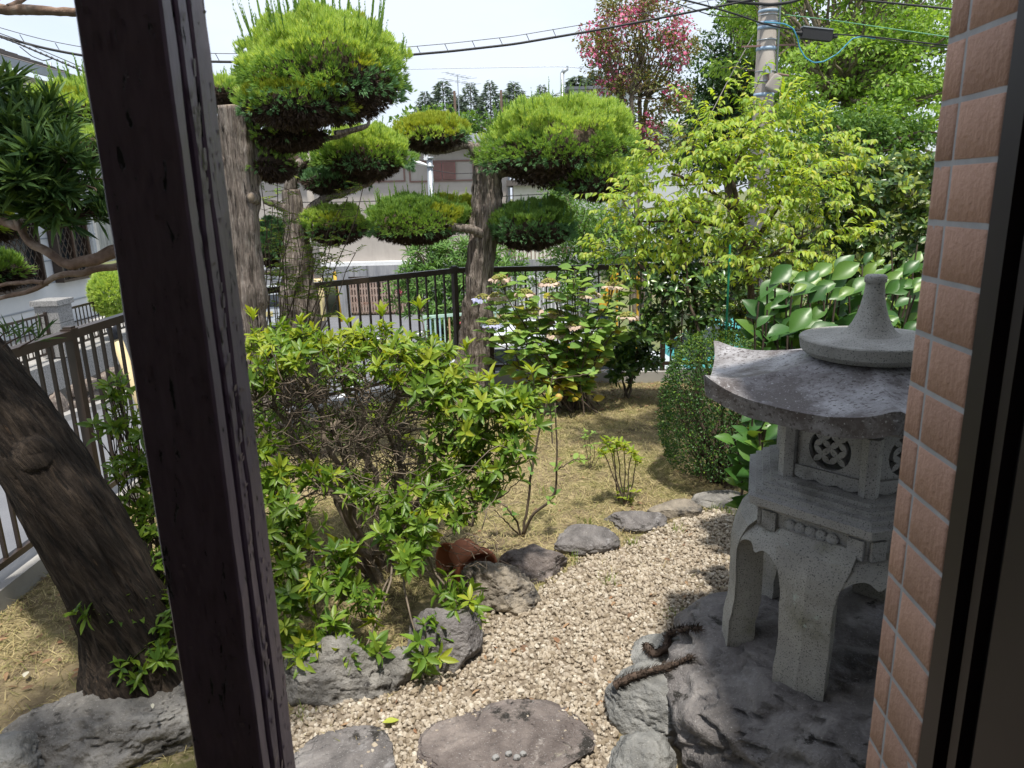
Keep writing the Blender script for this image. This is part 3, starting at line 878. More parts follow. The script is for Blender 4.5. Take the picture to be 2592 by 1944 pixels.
# ------------------------------------------------------------------ stone lantern
def hexpt(R, k, rot):
    a = rot + k * math.pi / 3
    return np.array([R * math.cos(a), R * math.sin(a)])
def lantern():
    o = thing('stone_lantern', 'grey granite snow-viewing lantern with wide roof on its boulder', 'lantern', (LX, LY, RT))
    rot = math.atan2(-LY, -LX) + R_(8)                   # one corner towards the window
    C = np.array([LX, LY, 0])
    # heights from the photograph
    zfin = 1.668
    # ---- legs: arched collar and six curved, ridged legs
    zt, zb = .86, RT - .11
    leg_a = [R_(227 + 60 * k) for k in range(6)]
    nth, ns = 240, 12
    th = np.linspace(0, 2 * math.pi, nth, endpoint=False)
    da = np.min(np.abs((th[:, None] - np.array(leg_a)[None] + math.pi) % (2 * math.pi) - math.pi), 1)
    half = R_(12.5)
    x = np.clip((da - half) / (math.pi / 6 - half), 0, 1)   # 0 at the leg edge, 1 mid opening
    zbot = np.where(da < half, .66, .675 + .088 * np.sqrt(np.clip(1 - (1 - np.clip(x / .70, 0, 1)) ** 2, 0, 1)) - .022 * np.exp(-((x - 1.0) / .16) ** 2))
    sg = np.linspace(0, 1, ns)
    Z = zt + (zbot[:, None] - zt) * sg[None]
    cz = np.clip((zt - Z) / .13, 0, 1)
    Ro = .285 + .118 * np.sin(cz * math.pi / 2) - .012 * np.clip((.74 - Z) / .1, 0, 1)
    Ri = Ro - .085
    def shell(R):
        return np.stack([R * np.cos(th)[:, None], R * np.sin(th)[:, None], Z], -1).reshape(-1, 3) + C
    i = np.arange(nth)[:, None]
    k = (i + 1) % nth
    j = np.arange(ns - 1)[None]
    Fo = np.stack([i * ns + j, i * ns + j + 1, k * ns + j + 1, k * ns + j], -1).reshape(-1, 4)
    N = nth * ns
    e = ns - 1
    ii = np.arange(nth)
    kk = (ii + 1) % nth
    Fb = np.stack([ii * ns + e, N + ii * ns + e, N + kk * ns + e, kk * ns + e], -1)
    lg = MB().add(np.vstack([shell(Ro), shell(Ri)]), [Fo, Fo[:, ::-1] + N, Fb]).build('arched_collar', M['granite_leg'], o, True)
    lg.data.set_sharp_from_angle(angle=R_(40))
    prof = [(.845, .330, .25), (.80, .372, .24), (.74, .396, .212), (.70, .401, .186), (.66, .401, .172), (.54, .399, .167), (.48, .400, .166), (.43, .406, .167), (RT + .01, .414, .169), (zb, .417, .169)]
    zz = np.array([q[0] for q in prof])[::-1]
    zs_ = np.linspace(zb, .845, 40)
    rr_ = np.interp(zs_, zz, np.array([q[1] for q in prof])[::-1])
    ww_ = np.interp(zs_, zz, np.array([q[2] for q in prof])[::-1])
    for a in leg_a:
        er, et = np.array([math.cos(a), math.sin(a), 0]), np.array([-math.sin(a), math.cos(a), 0])
        V = []
        for z, rad_, w in zip(zs_, rr_, ww_):
            for t_, d_ in ((0, .012), (.5, -.004), (.47, -.014), (.40, -.10), (-.40, -.10), (-.47, -.014), (-.5, -.004)):
                V.append(C + er * (rad_ + d_) + et * w * t_ + np.array([0, 0, z]))
        V = np.array(V)
        V += .0022 * np.stack([vnoise(V * 38, 3), vnoise(V * 38, 4), vnoise(V * 38, 5)], -1)
        n_, m_ = len(zs_), 7
        F = [(u * m_ + v, u * m_ + (v + 1) % m_, (u + 1) * m_ + (v + 1) % m_, (u + 1) * m_ + v) for u in range(n_ - 1) for v in range(m_)]
        ob = MB().add(V, [np.array(F), np.array([list(range(m_))]), np.array([[(n_ - 1) * m_ + v for v in range(m_ - 1, -1, -1)]])]).build('leg', M['granite_leg'], o, True)
        ob.data.set_sharp_from_angle(angle=R_(14))
    # ---- platform: stepped hexagonal mouldings
    def hexstack(rings, nm, m, parent, smooth=False, r0=rot):
        n = 6
        mb = MB()
        pts = []
        for R, z in rings:
            for k in range(6):
                p = hexpt(R, k, r0)
                pts.append((p[0] + LX, p[1] + LY, z))
        F = []
        for a in range(len(rings) - 1):
            for k in range(6):
                F.append((a * 6 + k, a * 6 + (k + 1) % 6, a * 6 + 6 + (k + 1) % 6, a * 6 + 6 + k))
        mb.add(np.array(pts), [np.array(F), np.array([[5, 4, 3, 2, 1, 0]]), np.array([np.arange(6) + 6 * (len(rings) - 1)])])
        return mb.build(nm, m, parent, smooth)
    zp = .815
    base = hexstack([(.30, zp - .03), (.352, zp), (.362, zp + .072), (.408, zp + .095), (.414, zp + .125), (.388, zp + .128), (.388, zp + .146), (.362, zp + .149), (.362, zp + .166), (.335, zp + .169), (.335, zp + .182), (.30, zp + .185)], 'platform', M['granite'], o)
    cm = MB()
    for k in range(6):                                   # corner straps and carved scrolls of the platform
        a, c = hexpt(.363, k, rot), hexpt(.363, k + 1, rot)
        n = nrm(a + c)
        d = nrm(c - a)
        L = np.linalg.norm(c - a)
        for t in (.035, L - .035):
            q = a + d * t + n * .004
            cm.box((LX + q[0], LY + q[1], zp + .037), (.05, .012, .066), rz=math.atan2(d[1], d[0]))
        for s in range(5):
            q = a + d * (L / 2 + (s - 2) * .036) + n * .002
            V, F = _ICO[2]
            V = V * np.array([.021, .010, .024]) 
            V = V @ np.array(Matrix.Rotation(math.atan2(d[1], d[0]), 3, 'Z')).T
            cm.add(V + np.array([LX + q[0], LY + q[1], zp + .04]), F)
    cm.build('carved_scrolls', M['granite'], base)
    # ---- fire box: posts, pierced panels, scalloped skirt
    zf0, zf1 = zp + .185, 1.222
    RB = .272
    box = MB()
    core_pts = []
    fb = hexstack([(RB - .045, zf0 - .002), (RB - .045, zf0 + .004)], 'fire_box', M['granite'], o)
    top = hexstack([(RB + .012, zf1 - .030), (RB + .012, zf1 + .01)], 'top_band', M['granite'], fb)
    for k in range(6):
        p = hexpt(RB, k, rot)
        q = MB()
        q.lathe([(.030, zf0 - .012), (.030, zf1 - .028)], 6, (LX + p[0], LY + p[1], 0), phase=rot + R_(30))
        q.build('corner_post', M['granite'], fb)
    for k in range(6):
        a, c = hexpt(RB - .006, k, rot), hexpt(RB - .006, k + 1, rot)
        n = nrm(a + c)
        d = nrm(c - a)
        mid = (a + c) / 2
        L = np.linalg.norm(c - a) - .05
        def pt(u, z, off):
            w = mid + d * u + n * off
            return np.array([LX + w[0], LY + w[1], z])
        # skirt with a wavy lower edge
        us = np.linspace(-L / 2, L / 2, 33)
        wav = .010 * np.abs(np.sin((us / L + .5) * math.pi * 3)) + .004
        sk = MB()
        V = []
        for off in (.012, -.02):
            for u, w in zip(us, wav):
                V += [pt(u, zf0 + .014 - w, off), pt(u, zf0 + .047, off)]
        nn = len(us)
        F = []
        for s in range(nn - 1):
            F += [(2 * s, 2 * s + 2, 2 * s + 3, 2 * s + 1), (2 * nn + 2 * s, 2 * nn + 2 * s + 1, 2 * nn + 2 * s + 3, 2 * nn + 2 * s + 2), (2 * s + 1, 2 * s + 3, 2 * nn + 2 * s + 3, 2 * nn + 2 * s + 1), (2 * s, 2 * nn + 2 * s, 2 * nn + 2 * s + 2, 2 * s + 2)]
        sk.add(np.array(V), np.array(F))
        sk.build('skirt', M['granite'], fb)
        # pierced panel
        zc, rh = (zf0 + .047 + zf1 - .03) / 2, .070
        H = (zf1 - .03 - zf0 - .047) / 2
        ns_ = 40
        an = np.linspace(0, 2 * math.pi, ns_, endpoint=False)
        V = []
        for off in (0.0, -.022):
            for t in an:
                cx, cz = math.cos(t), math.sin(t)
                m_ = max(abs(cx) / (L / 2), abs(cz) / H)
                V.append(pt(cx / m_, zc + cz / m_, off))
            for t in an:
                V.append(pt(math.cos(t) * rh, zc + math.sin(t) * rh, off))
        F = []
        for s in range(ns_):
            e2 = (s + 1) % ns_
            F += [(s, e2, ns_ + e2, ns_ + s), (2 * ns_ + e2, 2 * ns_ + s, 3 * ns_ + s, 3 * ns_ + e2), (ns_ + s, ns_ + e2, 3 * ns_ + e2, 3 * ns_ + s)]
        pn = MB().add(np.array(V), np.array(F))
        # petal lattice
        g = .037
        for gi in range(-4, 5):
            for gj in range(-4, 5):
                for ax in (0, 1):
                    u0, w0 = (gi + .5 * (ax == 0)) * g, (gj + .5 * (ax == 1)) * g
                    ur, wr = (u0 - w0) * .7071, (u0 + w0) * .7071 + .004
                    if math.hypot(ur, wr) > rh - .008:
                        continue
                    ang = math.pi / 4 + (0 if ax == 0 else math.pi / 2)
                    ts = np.linspace(-1, 1, 7)
                    loop = [(t * g * .5, .0085 * (1 - t * t) + .0015) for t in ts] + [(t * g * .5, -.0085 * (1 - t * t) - .0015) for t in ts[::-1]]
                    V = []
                    for off in (-.003, -.02):
                        for (lu, lw) in loop:
                            V.append(pt(ur + lu * math.cos(ang) - lw * math.sin(ang), zc + wr + lu * math.sin(ang) + lw * math.cos(ang), off))
                    m_ = len(loop)
                    F = [[tuple(range(m_))], [tuple(range(2 * m_ - 1, m_ - 1, -1))], [(s, (s + 1) % m_, m_ + (s + 1) % m_, m_ + s) for s in range(m_)]]
                    pn.add(np.array(V), [np.array(f) for f in F])
        pn.build('pierced_panel', M['granite'], fb)
    # ---- roof: hexagonal, sagging, corners turned up
    RR = .585
    zr0 = zf1 + .005                                     # underside
    ztop = 1.412
    nt_, nr = 180, 26
    ta = np.linspace(0, 2 * math.pi, nt_, endpoint=False)
    u = ((ta - rot) / (math.pi / 3)) % 1.0
    # more verts near corners is not needed at this density
    cr = np.abs(u - .5) * 2                              # 1 at corners, 0 mid side
    hexr = math.cos(math.pi / 6) / np.cos((u - .5) * math.pi / 3)
    hexr = hexr * (1 + .03 * cr ** 6)
    rs = np.linspace(.20, 1, nr)
    rim_mid = 1.315
    def top_z(s, c):
        # s radial fraction
        base = ztop + (rim_mid - ztop) * (1 - (1 - np.clip((s - .2) / .8, 0, 1)) ** 1.7 * .55 - .45 * (1 - np.clip((s - .2) / .8, 0, 1)))
        lift = .055 * c ** 3.2 * np.clip((s - .45) / .55, 0, 1) ** 2.2
        hip = .010 * c ** 8 * np.clip((s - .2) / .3, 0, 1)
        return base + lift + hip
    S, Cc = np.meshgrid(rs, cr)
    Zt = top_z(S, Cc)
    Rt = RR * S * (hexr[:, None] * np.clip((S - .25) / .3, 0, 1) + .93 * (1 - np.clip((S - .25) / .3, 0, 1)))
    X = np.stack([Rt * np.cos(ta)[:, None], Rt * np.sin(ta)[:, None], Zt], -1)
    thick = .055 + .012 * cr
    low = X[:, -1, :].copy()
    low[:, 2] -= thick
    low[:, :2] *= .985
    inner = np.stack([RR * .50 * hexr * np.cos(ta), RR * .50 * hexr * np.sin(ta), np.full(nt_, zr0 + .006)], -1)
    mid_ = low * .5 + inner * .5
    mid_[:, 2] = zr0 + .008 + (low[:, 2] - zr0) * .25
    allv = np.concatenate([X, low[:, None], mid_[:, None], inner[:, None]], 1)
    nj = allv.shape[1]
    V = allv.reshape(-1, 3) + C
    V[:, 2] += .0025 * fbm(V * 14, 3, 8)
    i = np.arange(nt_)[:, None]
    k = (i + 1) % nt_
    j = np.arange(nj - 1)[None]
    F = np.stack([i * nj + j, i * nj + j + 1, k * nj + j + 1, k * nj + j], -1).reshape(-1, 4)
    rf = MB().add(V, F).build('roof', M['granite_roof'], o, True)
    me = rf.data
    sharp = np.zeros(len(me.edges), bool)
    ev = np.zeros(len(me.edges) * 2, np.int32)
    me.edges.foreach_get('vertices', ev)
    ev = ev.reshape(-1, 2) % nj
    sharp[(ev[:, 0] == ev[:, 1]) & ((ev[:, 0] == nr - 1) | (ev[:, 0] == nr))] = True
    at = me.attributes.new('sharp_edge', 'BOOLEAN', 'EDGE')
    at.data.foreach_set('value', sharp)
    for k in range(12):                                  # rafter ends under the eaves
        a = rot + (k + .5) * math.pi / 6
        MB().box((LX + math.cos(a) * RR * .60, LY + math.sin(a) * RR * .60, zr0 + .012), (.12, .030, .024), rz=a).build('rafter_end', M['granite'], rf)
    # ---- cap disc and finial
    zc = ztop - .012
    cap = MB().lathe([(.190, zc), (.196, zc + .010), (.200, zc + .012), (.210, zc + .013), (.216, zc + .020), (.222, zc + .056), (.219, zc + .060), (.15, zc + .068), (.02, zc + .074)], 72, C).build('cap_disc', M['cap_stone'], o, True)
    cap.data.set_sharp_from_angle(angle=R_(28))
    zd = zc + .066
    h = zfin - zd
    MB().lathe([(.104, zd), (.090, zd + .03 * h), (.074, zd + .10 * h), (.060, zd + .21 * h), (.048, zd + .35 * h), (.039, zd + .50 * h), (.033, zd + .66 * h), (.030, zd + .80 * h), (.0295, zd + .87 * h), (.034, zd + .885 * h), (.0345, zd + .97 * h), (.029, zd + h)], 40, C).build('finial', M['cap_stone'], o, True)
lantern()

# ------------------------------------------------------------------ gravel
gpx = [(700, 1850), (760, 1795), (900, 1745), (1080, 1705), (1200, 1655), (1230, 1565), (1340, 1545), (1385, 1475), (1440, 1445), (1490, 1402), (1560, 1388), (1665, 1335), (1780, 1297), (1900, 1255), (2000, 1290), (1900, 1400), (1800, 1560), (1745, 1625), (1570, 1745), (1560, 1944), (1400, 2080), (640, 2080)]
GP = np.array([G(x, y)[:2] for x, y in gpx])
def inside(p, poly):
    x, y = p[:, 0], p[:, 1]
    c = np.zeros(len(p), bool)
    j = len(poly) - 1
    for i in range(len(poly)):
        xi, yi = poly[i]
        xj, yj = poly[j]
        m = ((yi > y) != (yj > y)) & (x < (xj - xi) * (y - yi) / (yj - yi + 1e-12) + xi)
        c ^= m
        j = i
    return c
def rand_rot(r, n):
    q = nrm(r.normal(size=(n, 4)))
    w, x, y, z = q.T
    return np.stack([np.stack([1 - 2 * (y * y + z * z), 2 * (x * y - z * w), 2 * (x * z + y * w)], -1), np.stack([2 * (x * y + z * w), 1 - 2 * (x * x + z * z), 2 * (y * z - x * w)], -1), np.stack([2 * (x * z - y * w), 2 * (y * z + x * w), 1 - 2 * (x * x + y * y)], -1)], 1)
def gravel():
    r = np.random.default_rng(11)
    ctr = GP.mean(0)
    bed = MB()
    n = len(GP)
    V = np.array([(x, y, ground_h(np.array([x]), np.array([y]))[0] + .006) for x, y in GP])
    xs_ = np.arange(GP[:, 0].min(), GP[:, 0].max(), .04)
    ys_ = np.arange(GP[:, 1].min(), GP[:, 1].max(), .04)
    V, F = grid_mesh(xs_, ys_, lambda x, y: ground_h(x, y) + .007, lambda x, y: inside(np.stack([x, y], -1), GP))
    struct(MB().add(V, F).build('gravel_bed', M['gravel_bed'], None, True))
    lo, hi = GP.min(0), GP.max(0)
    p = r.uniform(lo - .03, hi + .03, (40000, 2))
    jit = p + r.normal(size=p.shape) * .022
    p = p[inside(jit, GP)]
    m = len(p)
    s = r.uniform(.006, .0132, m) * (1 + .25 * (r.random(m) < .1))
    z = ground_h(p[:, 0], p[:, 1]) + .008 + r.uniform(-.003, .010, m)
    Mx = rand_rot(r, m) 
    sc = np.stack([s * r.uniform(.75, 1.25, m), s * r.uniform(.75, 1.2, m), s * r.uniform(.55, .9, m)], -1)
    Mx = Mx * sc[:, None, :]
    mb = MB()
    bases = []
    for k in range(6):
        V, F = _ICO[1]
        rr = np.random.default_rng(50 + k)
        V = V * (1 + rr.uniform(-.22, .22, (len(V), 1)))
        bases.append((V, [F]))
    kk = r.integers(0, 6, m)
    pos = np.column_stack([p, z])
    for k in range(6):
        q = kk == k
        mb.scatter(bases[k], pos[q], Mx[q])
    o = mb.build('gravel', M['pebble'])
    o['kind'] = 'stuff'
    o['label'] = 'pale beige gravel between the edging stones and the lantern'
    # four loose pebbles lying on the flat stone
    for n_, (px, py) in enumerate([(1254, 1905), (1287, 1895), (1308, 1905), (1324, 1895)]):
        q = G(px, py, .065)
        V, F = _ICO[3]
        V = V * np.array([.013, .011, .010]) * (1 + .12 * fbm(V * 1.8 + n_ * 5, 3, n_))[:, None]
        ob = MB().add(V, F).build('pebble', M['granite_block'], None, True)
        ob.location = (q[0], q[1], .0)
        ob['_px'] = [px, py]
        tag(ob, ['lone pebble farthest towards the post on the purple stepping stone', 'largest of three clustered pebbles on the purple stepping stone, post side', 'lower pebble of the three clustered on the purple stepping stone', 'pebble of the cluster nearest the lantern on the purple stepping stone'][n_], 'pebble', 'loose pebbles on the stepping stone')
        PEB.append(ob)
PEB = []
gravel()
def drop_on(ob, x, y, others, lift):
    """set an object on the highest surface of the named objects below (x, y)"""
    dg = bpy.context.evaluated_depsgraph_get()
    best = 0.0
    for t in others:
        inv = t.matrix_world.inverted()
        hit, loc, n, i = t.ray_cast(inv @ Vector((x, y, 3)), (inv.to_3x3() @ Vector((0, 0, -1))))
        if hit:
            best = max(best, (t.matrix_world @ loc).z)
    ob.location.z = best + lift
bpy.context.view_layer.update()
_flat = [o for o in COL.objects if o.name.startswith('garden_stone')]
for ob in PEB:
    drop_on(ob, ob.location.x, ob.location.y, _flat, .006)

# ------------------------------------------------------------------ lawn litter: dry clippings, moss, a little green
BLADE = (np.array([(-.5, 0, 0), (.5, 0, 0), (.35, .55, .12), (-.35, .55, .12), (0, 1, .05)]), [np.array([(0, 1, 2, 3)]), np.array([(3, 2, 4)])])
def frames(d, n):
    """matrices whose Y is d and Z is close to n"""
    d = nrm(d)
    x = nrm(np.cross(d, n))
    z = np.cross(x, d)
    return np.stack([x, d, z], -1)
def litter():
    r = np.random.default_rng(23)
    def pts(n, xr, yr):
        p = np.column_stack([r.uniform(*xr, n), r.uniform(*yr, n)])
        return p[in_garden(p[:, 0], p[:, 1])]
    p = np.vstack([pts(26000, (-2.6, -.5), (2.2, 4.6)), pts(46000, (-1.4, 2.0), (3.3, 7.5))])
    g = inside(p, GP)
    bare = (p[:, 0] < -.75) & (p[:, 1] < 2.95 + .25 * vnoise(np.column_stack([p * 2.5, 0 * p[:, 0]]), 5))
    p = p[(~g & (~bare | (r.random(len(p)) < .22))) | (g & (r.random(len(p)) < .05))]
    n = len(p)
    a = r.uniform(0, 2 * math.pi, n)
    el = np.abs(r.normal(0, .22, n))
    d = np.stack([np.cos(a) * np.cos(el), np.sin(a) * np.cos(el), np.sin(el)], -1)
    Mx = frames(d, np.tile([0, 0, 1.0], (n, 1)))
    L = r.uniform(.02, .085, n)
    w = r.uniform(.002, .0048, n)
    Mx = Mx * np.stack([w, L, L], -1)[:, None, :]
    pos = np.column_stack([p, ground_h(p[:, 0], p[:, 1]) + r.uniform(.001, .012, n)])
    o = MB().scatter(BLADE, pos, Mx).build('dry_grass', M['straw'])
    o['kind'] = 'stuff'
    o['label'] = 'dry yellow clippings covering the lawn'
    p = pts(22000, (-1.4, 2.0), (3.4, 7.5))
    dens = fbm(np.column_stack([p * 1.3, 0 * p[:, 0]]), 3, 31)
    p = p[(dens > .10) & ~inside(p, GP)]
    n = len(p)
    a = r.uniform(0, 2 * math.pi, n)
    el = r.uniform(.3, 1.2, n)
    d = np.stack([np.cos(a) * np.cos(el), np.sin(a) * np.cos(el), np.sin(el)], -1)
    L = r.uniform(.012, .035, n)
    Mx = frames(d, np.tile([0, .1, 1.0], (n, 1))) * np.stack([r.uniform(.002, .004, n), L, L], -1)[:, None, :]
    pos = np.column_stack([p, ground_h(p[:, 0], p[:, 1])])
    o = MB().scatter(BLADE, pos, Mx).build('moss_and_grass', M['moss'])
    o['kind'] = 'stuff'
    o['label'] = 'yellow-green moss and short grass in patches on the lawn'
    # green tufts on the gravel and along the stones
    tuft = [(1810, 1290), (1840, 1300), (1870, 1310), (1715, 1345), (1600, 1380), (1450, 1420), (640, 1840), (620, 1860), (760, 1830), (1700, 1560), (1540, 1480), (1850, 1275), (1480, 1330), (1590, 1270), (1380, 1250)]
    mb = MB()
    for px, py in tuft:
        c = G(px, py)
        n = 26
        a = r.uniform(0, 2 * math.pi, n)
        el = r.uniform(.4, 1.4, n)
        d = np.stack([np.cos(a) * np.cos(el), np.sin(a) * np.cos(el), np.sin(el)], -1)
        L = r.uniform(.03, .075, n)
        Mx = frames(d, np.tile([0, .1, 1.0], (n, 1))) * np.stack([np.full(n, .004), L, L], -1)[:, None, :]
        mb.scatter(BLADE, c + np.column_stack([r.normal(0, .025, (n, 2)), np.full(n, .004)]), Mx)
    o = mb.build('grass_tufts', M['grass'])
    o['kind'] = 'stuff'
    o['label'] = 'small green grass tufts at the gravel edges'
    # dead leaves scattered about
    p = np.array([G(r.uniform(700, 1760), r.uniform(1000, 1900))[:2] for _ in range(300)] + [G(r.uniform(0, 420), r.uniform(1450, 1750))[:2] for _ in range(90)])
    p = np.vstack([p, np.column_stack([r.uniform(-.5, 2.2, 700), r.normal(6.95, .33, 700)])])
    p = p[in_garden(p[:, 0], p[:, 1])]
    n = len(p)
    a = r.uniform(0, 2 * math.pi, n)
    d = np.stack([np.cos(a), np.sin(a), r.uniform(-.1, .3, n)], -1)
    Mx = frames(d, np.column_stack([r.normal(0, .4, (n, 2)), np.ones(n)])) * (r.uniform(.025, .06, n)[:, None] * np.array([.36, 1, 1]))[:, None, :]
    o = MB().scatter(LEAF8, np.column_stack([p, ground_h(p[:, 0], p[:, 1]) + .016]), Mx).build('fallen_leaves', M['dead_leaf'])
    o['kind'] = 'stuff'
    o['label'] = 'scattered brown fallen leaves on lawn and gravel'
def leaf_shape(segs=4, fold=.16, droop=.18, wmax=.5, peak=.5):
    ts = np.linspace(0, 1, segs + 1)
    wd = np.sin(np.pi * np.clip(ts, 0, 1) ** (math.log(.5) / math.log(peak)))
    V = [(0, 0, 0)]
    idx = [[0, 0, 0]]
    for t, w in list(zip(ts, wd))[1:-1]:
        z = -droop * t * t
        b = len(V)
        V += [(-wmax * w, t, z + fold * w * wmax), (0, t, z), (wmax * w, t, z + fold * w * wmax)]
        idx.append([b, b + 1, b + 2])
    V.append((0, 1, -droop))
    tip = len(V) - 1
    T3, Q = [], []
    a = idx[1]
    T3 += [(0, a[1], a[0]), (0, a[2], a[1])]
    for i in range(1, segs - 1):
        p, q = idx[i], idx[i + 1]
        Q += [(p[0], p[1], q[1], q[0]), (p[1], p[2], q[2], q[1])]
    a = idx[-1]
    T3 += [(a[0], a[1], tip), (a[1], a[2], tip)]
    return np.array(V, float), [np.array(T3), np.array(Q).reshape(-1, 4)]
LEAF8 = leaf_shape(4)
LEAF6 = leaf_shape(3)
LEAF2 = (np.array([(0, 0, 0), (.5, .45, .06), (0, 1, -.1), (-.5, .45, .06)]), [np.array([(0, 1, 2), (0, 2, 3)])])
litter()

def one_leaf(name, px, py, z, L, w, ang, mat, label, tilt=.1):
    q = G(px, py, z)
    V, F = leaf_shape(6, .12, .12)
    V = V * np.array([w, L, L])
    c, s = math.cos(ang), math.sin(ang)
    V = V @ np.array([(c, s, 0), (-s, c, 0), (0, 0, 1)])
    o = MB().add(V, F).build(name, M[mat], None, True)
    o.location = (q[0], q[1], z + .01)
    tag(o, label, 'leaf')
one_leaf('fallen_leaf', 968, 1835, .03, .065, .032, R_(-70), 'yellow_leaf', 'fresh yellow-green leaf lying on the gravel before the stepping stones')
one_leaf('fallen_leaf', 62, 1720, .02, .055, .024, R_(20), 'pale_leaf', 'pale dry leaf on the bare soil left of the leaning trunk')
one_leaf('fallen_leaf', 388, 1800, .21, .04, .012, R_(28), 'pale_leaf', 'narrow pale leaf on the broad grey shaded rock')

# terracotta pot lying on its side, half under the azalea
def pot():
    c = G(1195, 1425, .08)
    o = thing('terracotta_pot', 'terracotta pot tipped on its side among the azalea branches', 'pot', (c[0], c[1], 0))
    ax = nrm(np.array([.42, -.75, -.12]))
    def lathe_axis(prof, nm, m, parent):
        mb = MB().lathe(prof, 40, (0, 0, 0), cap=False)
        z = Vector(ax)
        q = np.array(z.to_track_quat('Z', 'Y').to_matrix())
        mb.v = [v @ q.T + c for v in mb.v]
        return mb.build(nm, m, parent, True)
    lathe_axis([(.02, -.13), (.075, -.13), (.098, .05), (.098, .052), (.086, .052), (.07, -.11), (.0, -.11)], 'body', M['terracotta'], o)
    lathe_axis([(.097, .02), (.112, .022), (.116, .05), (.114, .068), (.098, .07), (.092, .05)], 'rim', M['terracotta'], o)
    c2_ = G(1150, 1415, .05)
    o2 = thing('terracotta_pot', 'second terracotta pot mostly hidden under the azalea', 'pot', (c2_[0], c2_[1], 0))
    ax = nrm(np.array([-.6, -.5, .25])); c = c2_
    mb = MB().lathe([(.02, -.10), (.07, -.10), (.09, .06), (.08, .06), (.06, -.08), (0, -.08)], 36, (0, 0, 0), cap=False)
    q = np.array(Vector(ax).to_track_quat('Z', 'Y').to_matrix())
    mb.v = [v @ q.T + c for v in mb.v]
    mb.build('body', M['terracotta'], o2, True)
pot()

# shaggy brown root draped over the pale rocks
def shaggy_root(name, label, pts, rad, seed, n_hair):
    r = np.random.default_rng(seed)
    pts = np.array(pts)
    o = thing(name, label, 'root', (pts[0][0], pts[0][1], 0), 'shaggy dead fern roots')
    t = np.linspace(0, 1, len(pts))
    tt = np.linspace(0, 1, 40)
    cv = np.stack([np.interp(tt, t, pts[:, k]) for k in range(3)], -1)
    cv += .006 * np.stack([vnoise(cv * 30, s) for s in (1, 2, 3)], -1)
    MB().tube(cv, rad * (1 - .5 * tt), 9, noise=.3, nscale=40, seed=seed).build('root_core', M['twig_dark'], o, True)
    k = r.integers(0, 40, n_hair)
    tg = nrm(np.gradient(cv, axis=0))[k]
    side = nrm(np.cross(tg, r.normal(size=(n_hair, 3))))
    d = nrm(side * .8 + tg * .9)
    L = r.uniform(.015, .034, n_hair)
    Mx = frames(d, side) * np.stack([r.uniform(.003, .006, n_hair), L, L], -1)[:, None, :]
    ob = MB().scatter(BLADE, cv[k] + side * rad * .6 * (1 - .5 * tt[k])[:, None], Mx).build('root_scales', M['root_scale'], o)
    ob['kind'] = 'stuff'
def on_rocks(px, py, lift=.012):
    """where that sight line first meets the stones, a little above the surface"""
    d = Vector(ray(px, py)).normalized()
    best = None
    for t in [q for q in COL.objects if q.name.startswith(('garden_stone', 'lantern_boulder'))]:
        inv = t.matrix_world.inverted()
        o_ = inv @ Vector(CAM)
        hit, loc, n, i = t.ray_cast(o_, (inv.to_3x3() @ d).normalized())
        if hit:
            w = t.matrix_world @ loc
            if best is None or (w - Vector(CAM)).length < (best - Vector(CAM)).length:
                best = w
    if best is None:
        best = Vector(G(px, py, .02))
    return np.array(best - d * lift * .5) + np.array([0, 0, lift])
bpy.context.view_layer.update()
shaggy_root('dead_root', 'long shaggy brown root lying across the pale rocks', [on_rocks(1556, 1745), on_rocks(1590, 1722), on_rocks(1640, 1708), on_rocks(1690, 1695), on_rocks(1750, 1668)], .016, 3, 700)
shaggy_root('dead_root', 'knotted shaggy brown root hooked above the long one', [on_rocks(1636, 1640), on_rocks(1655, 1662), on_rocks(1685, 1650), on_rocks(1690, 1615), on_rocks(1725, 1598), on_rocks(1770, 1600)], .017, 4, 560)

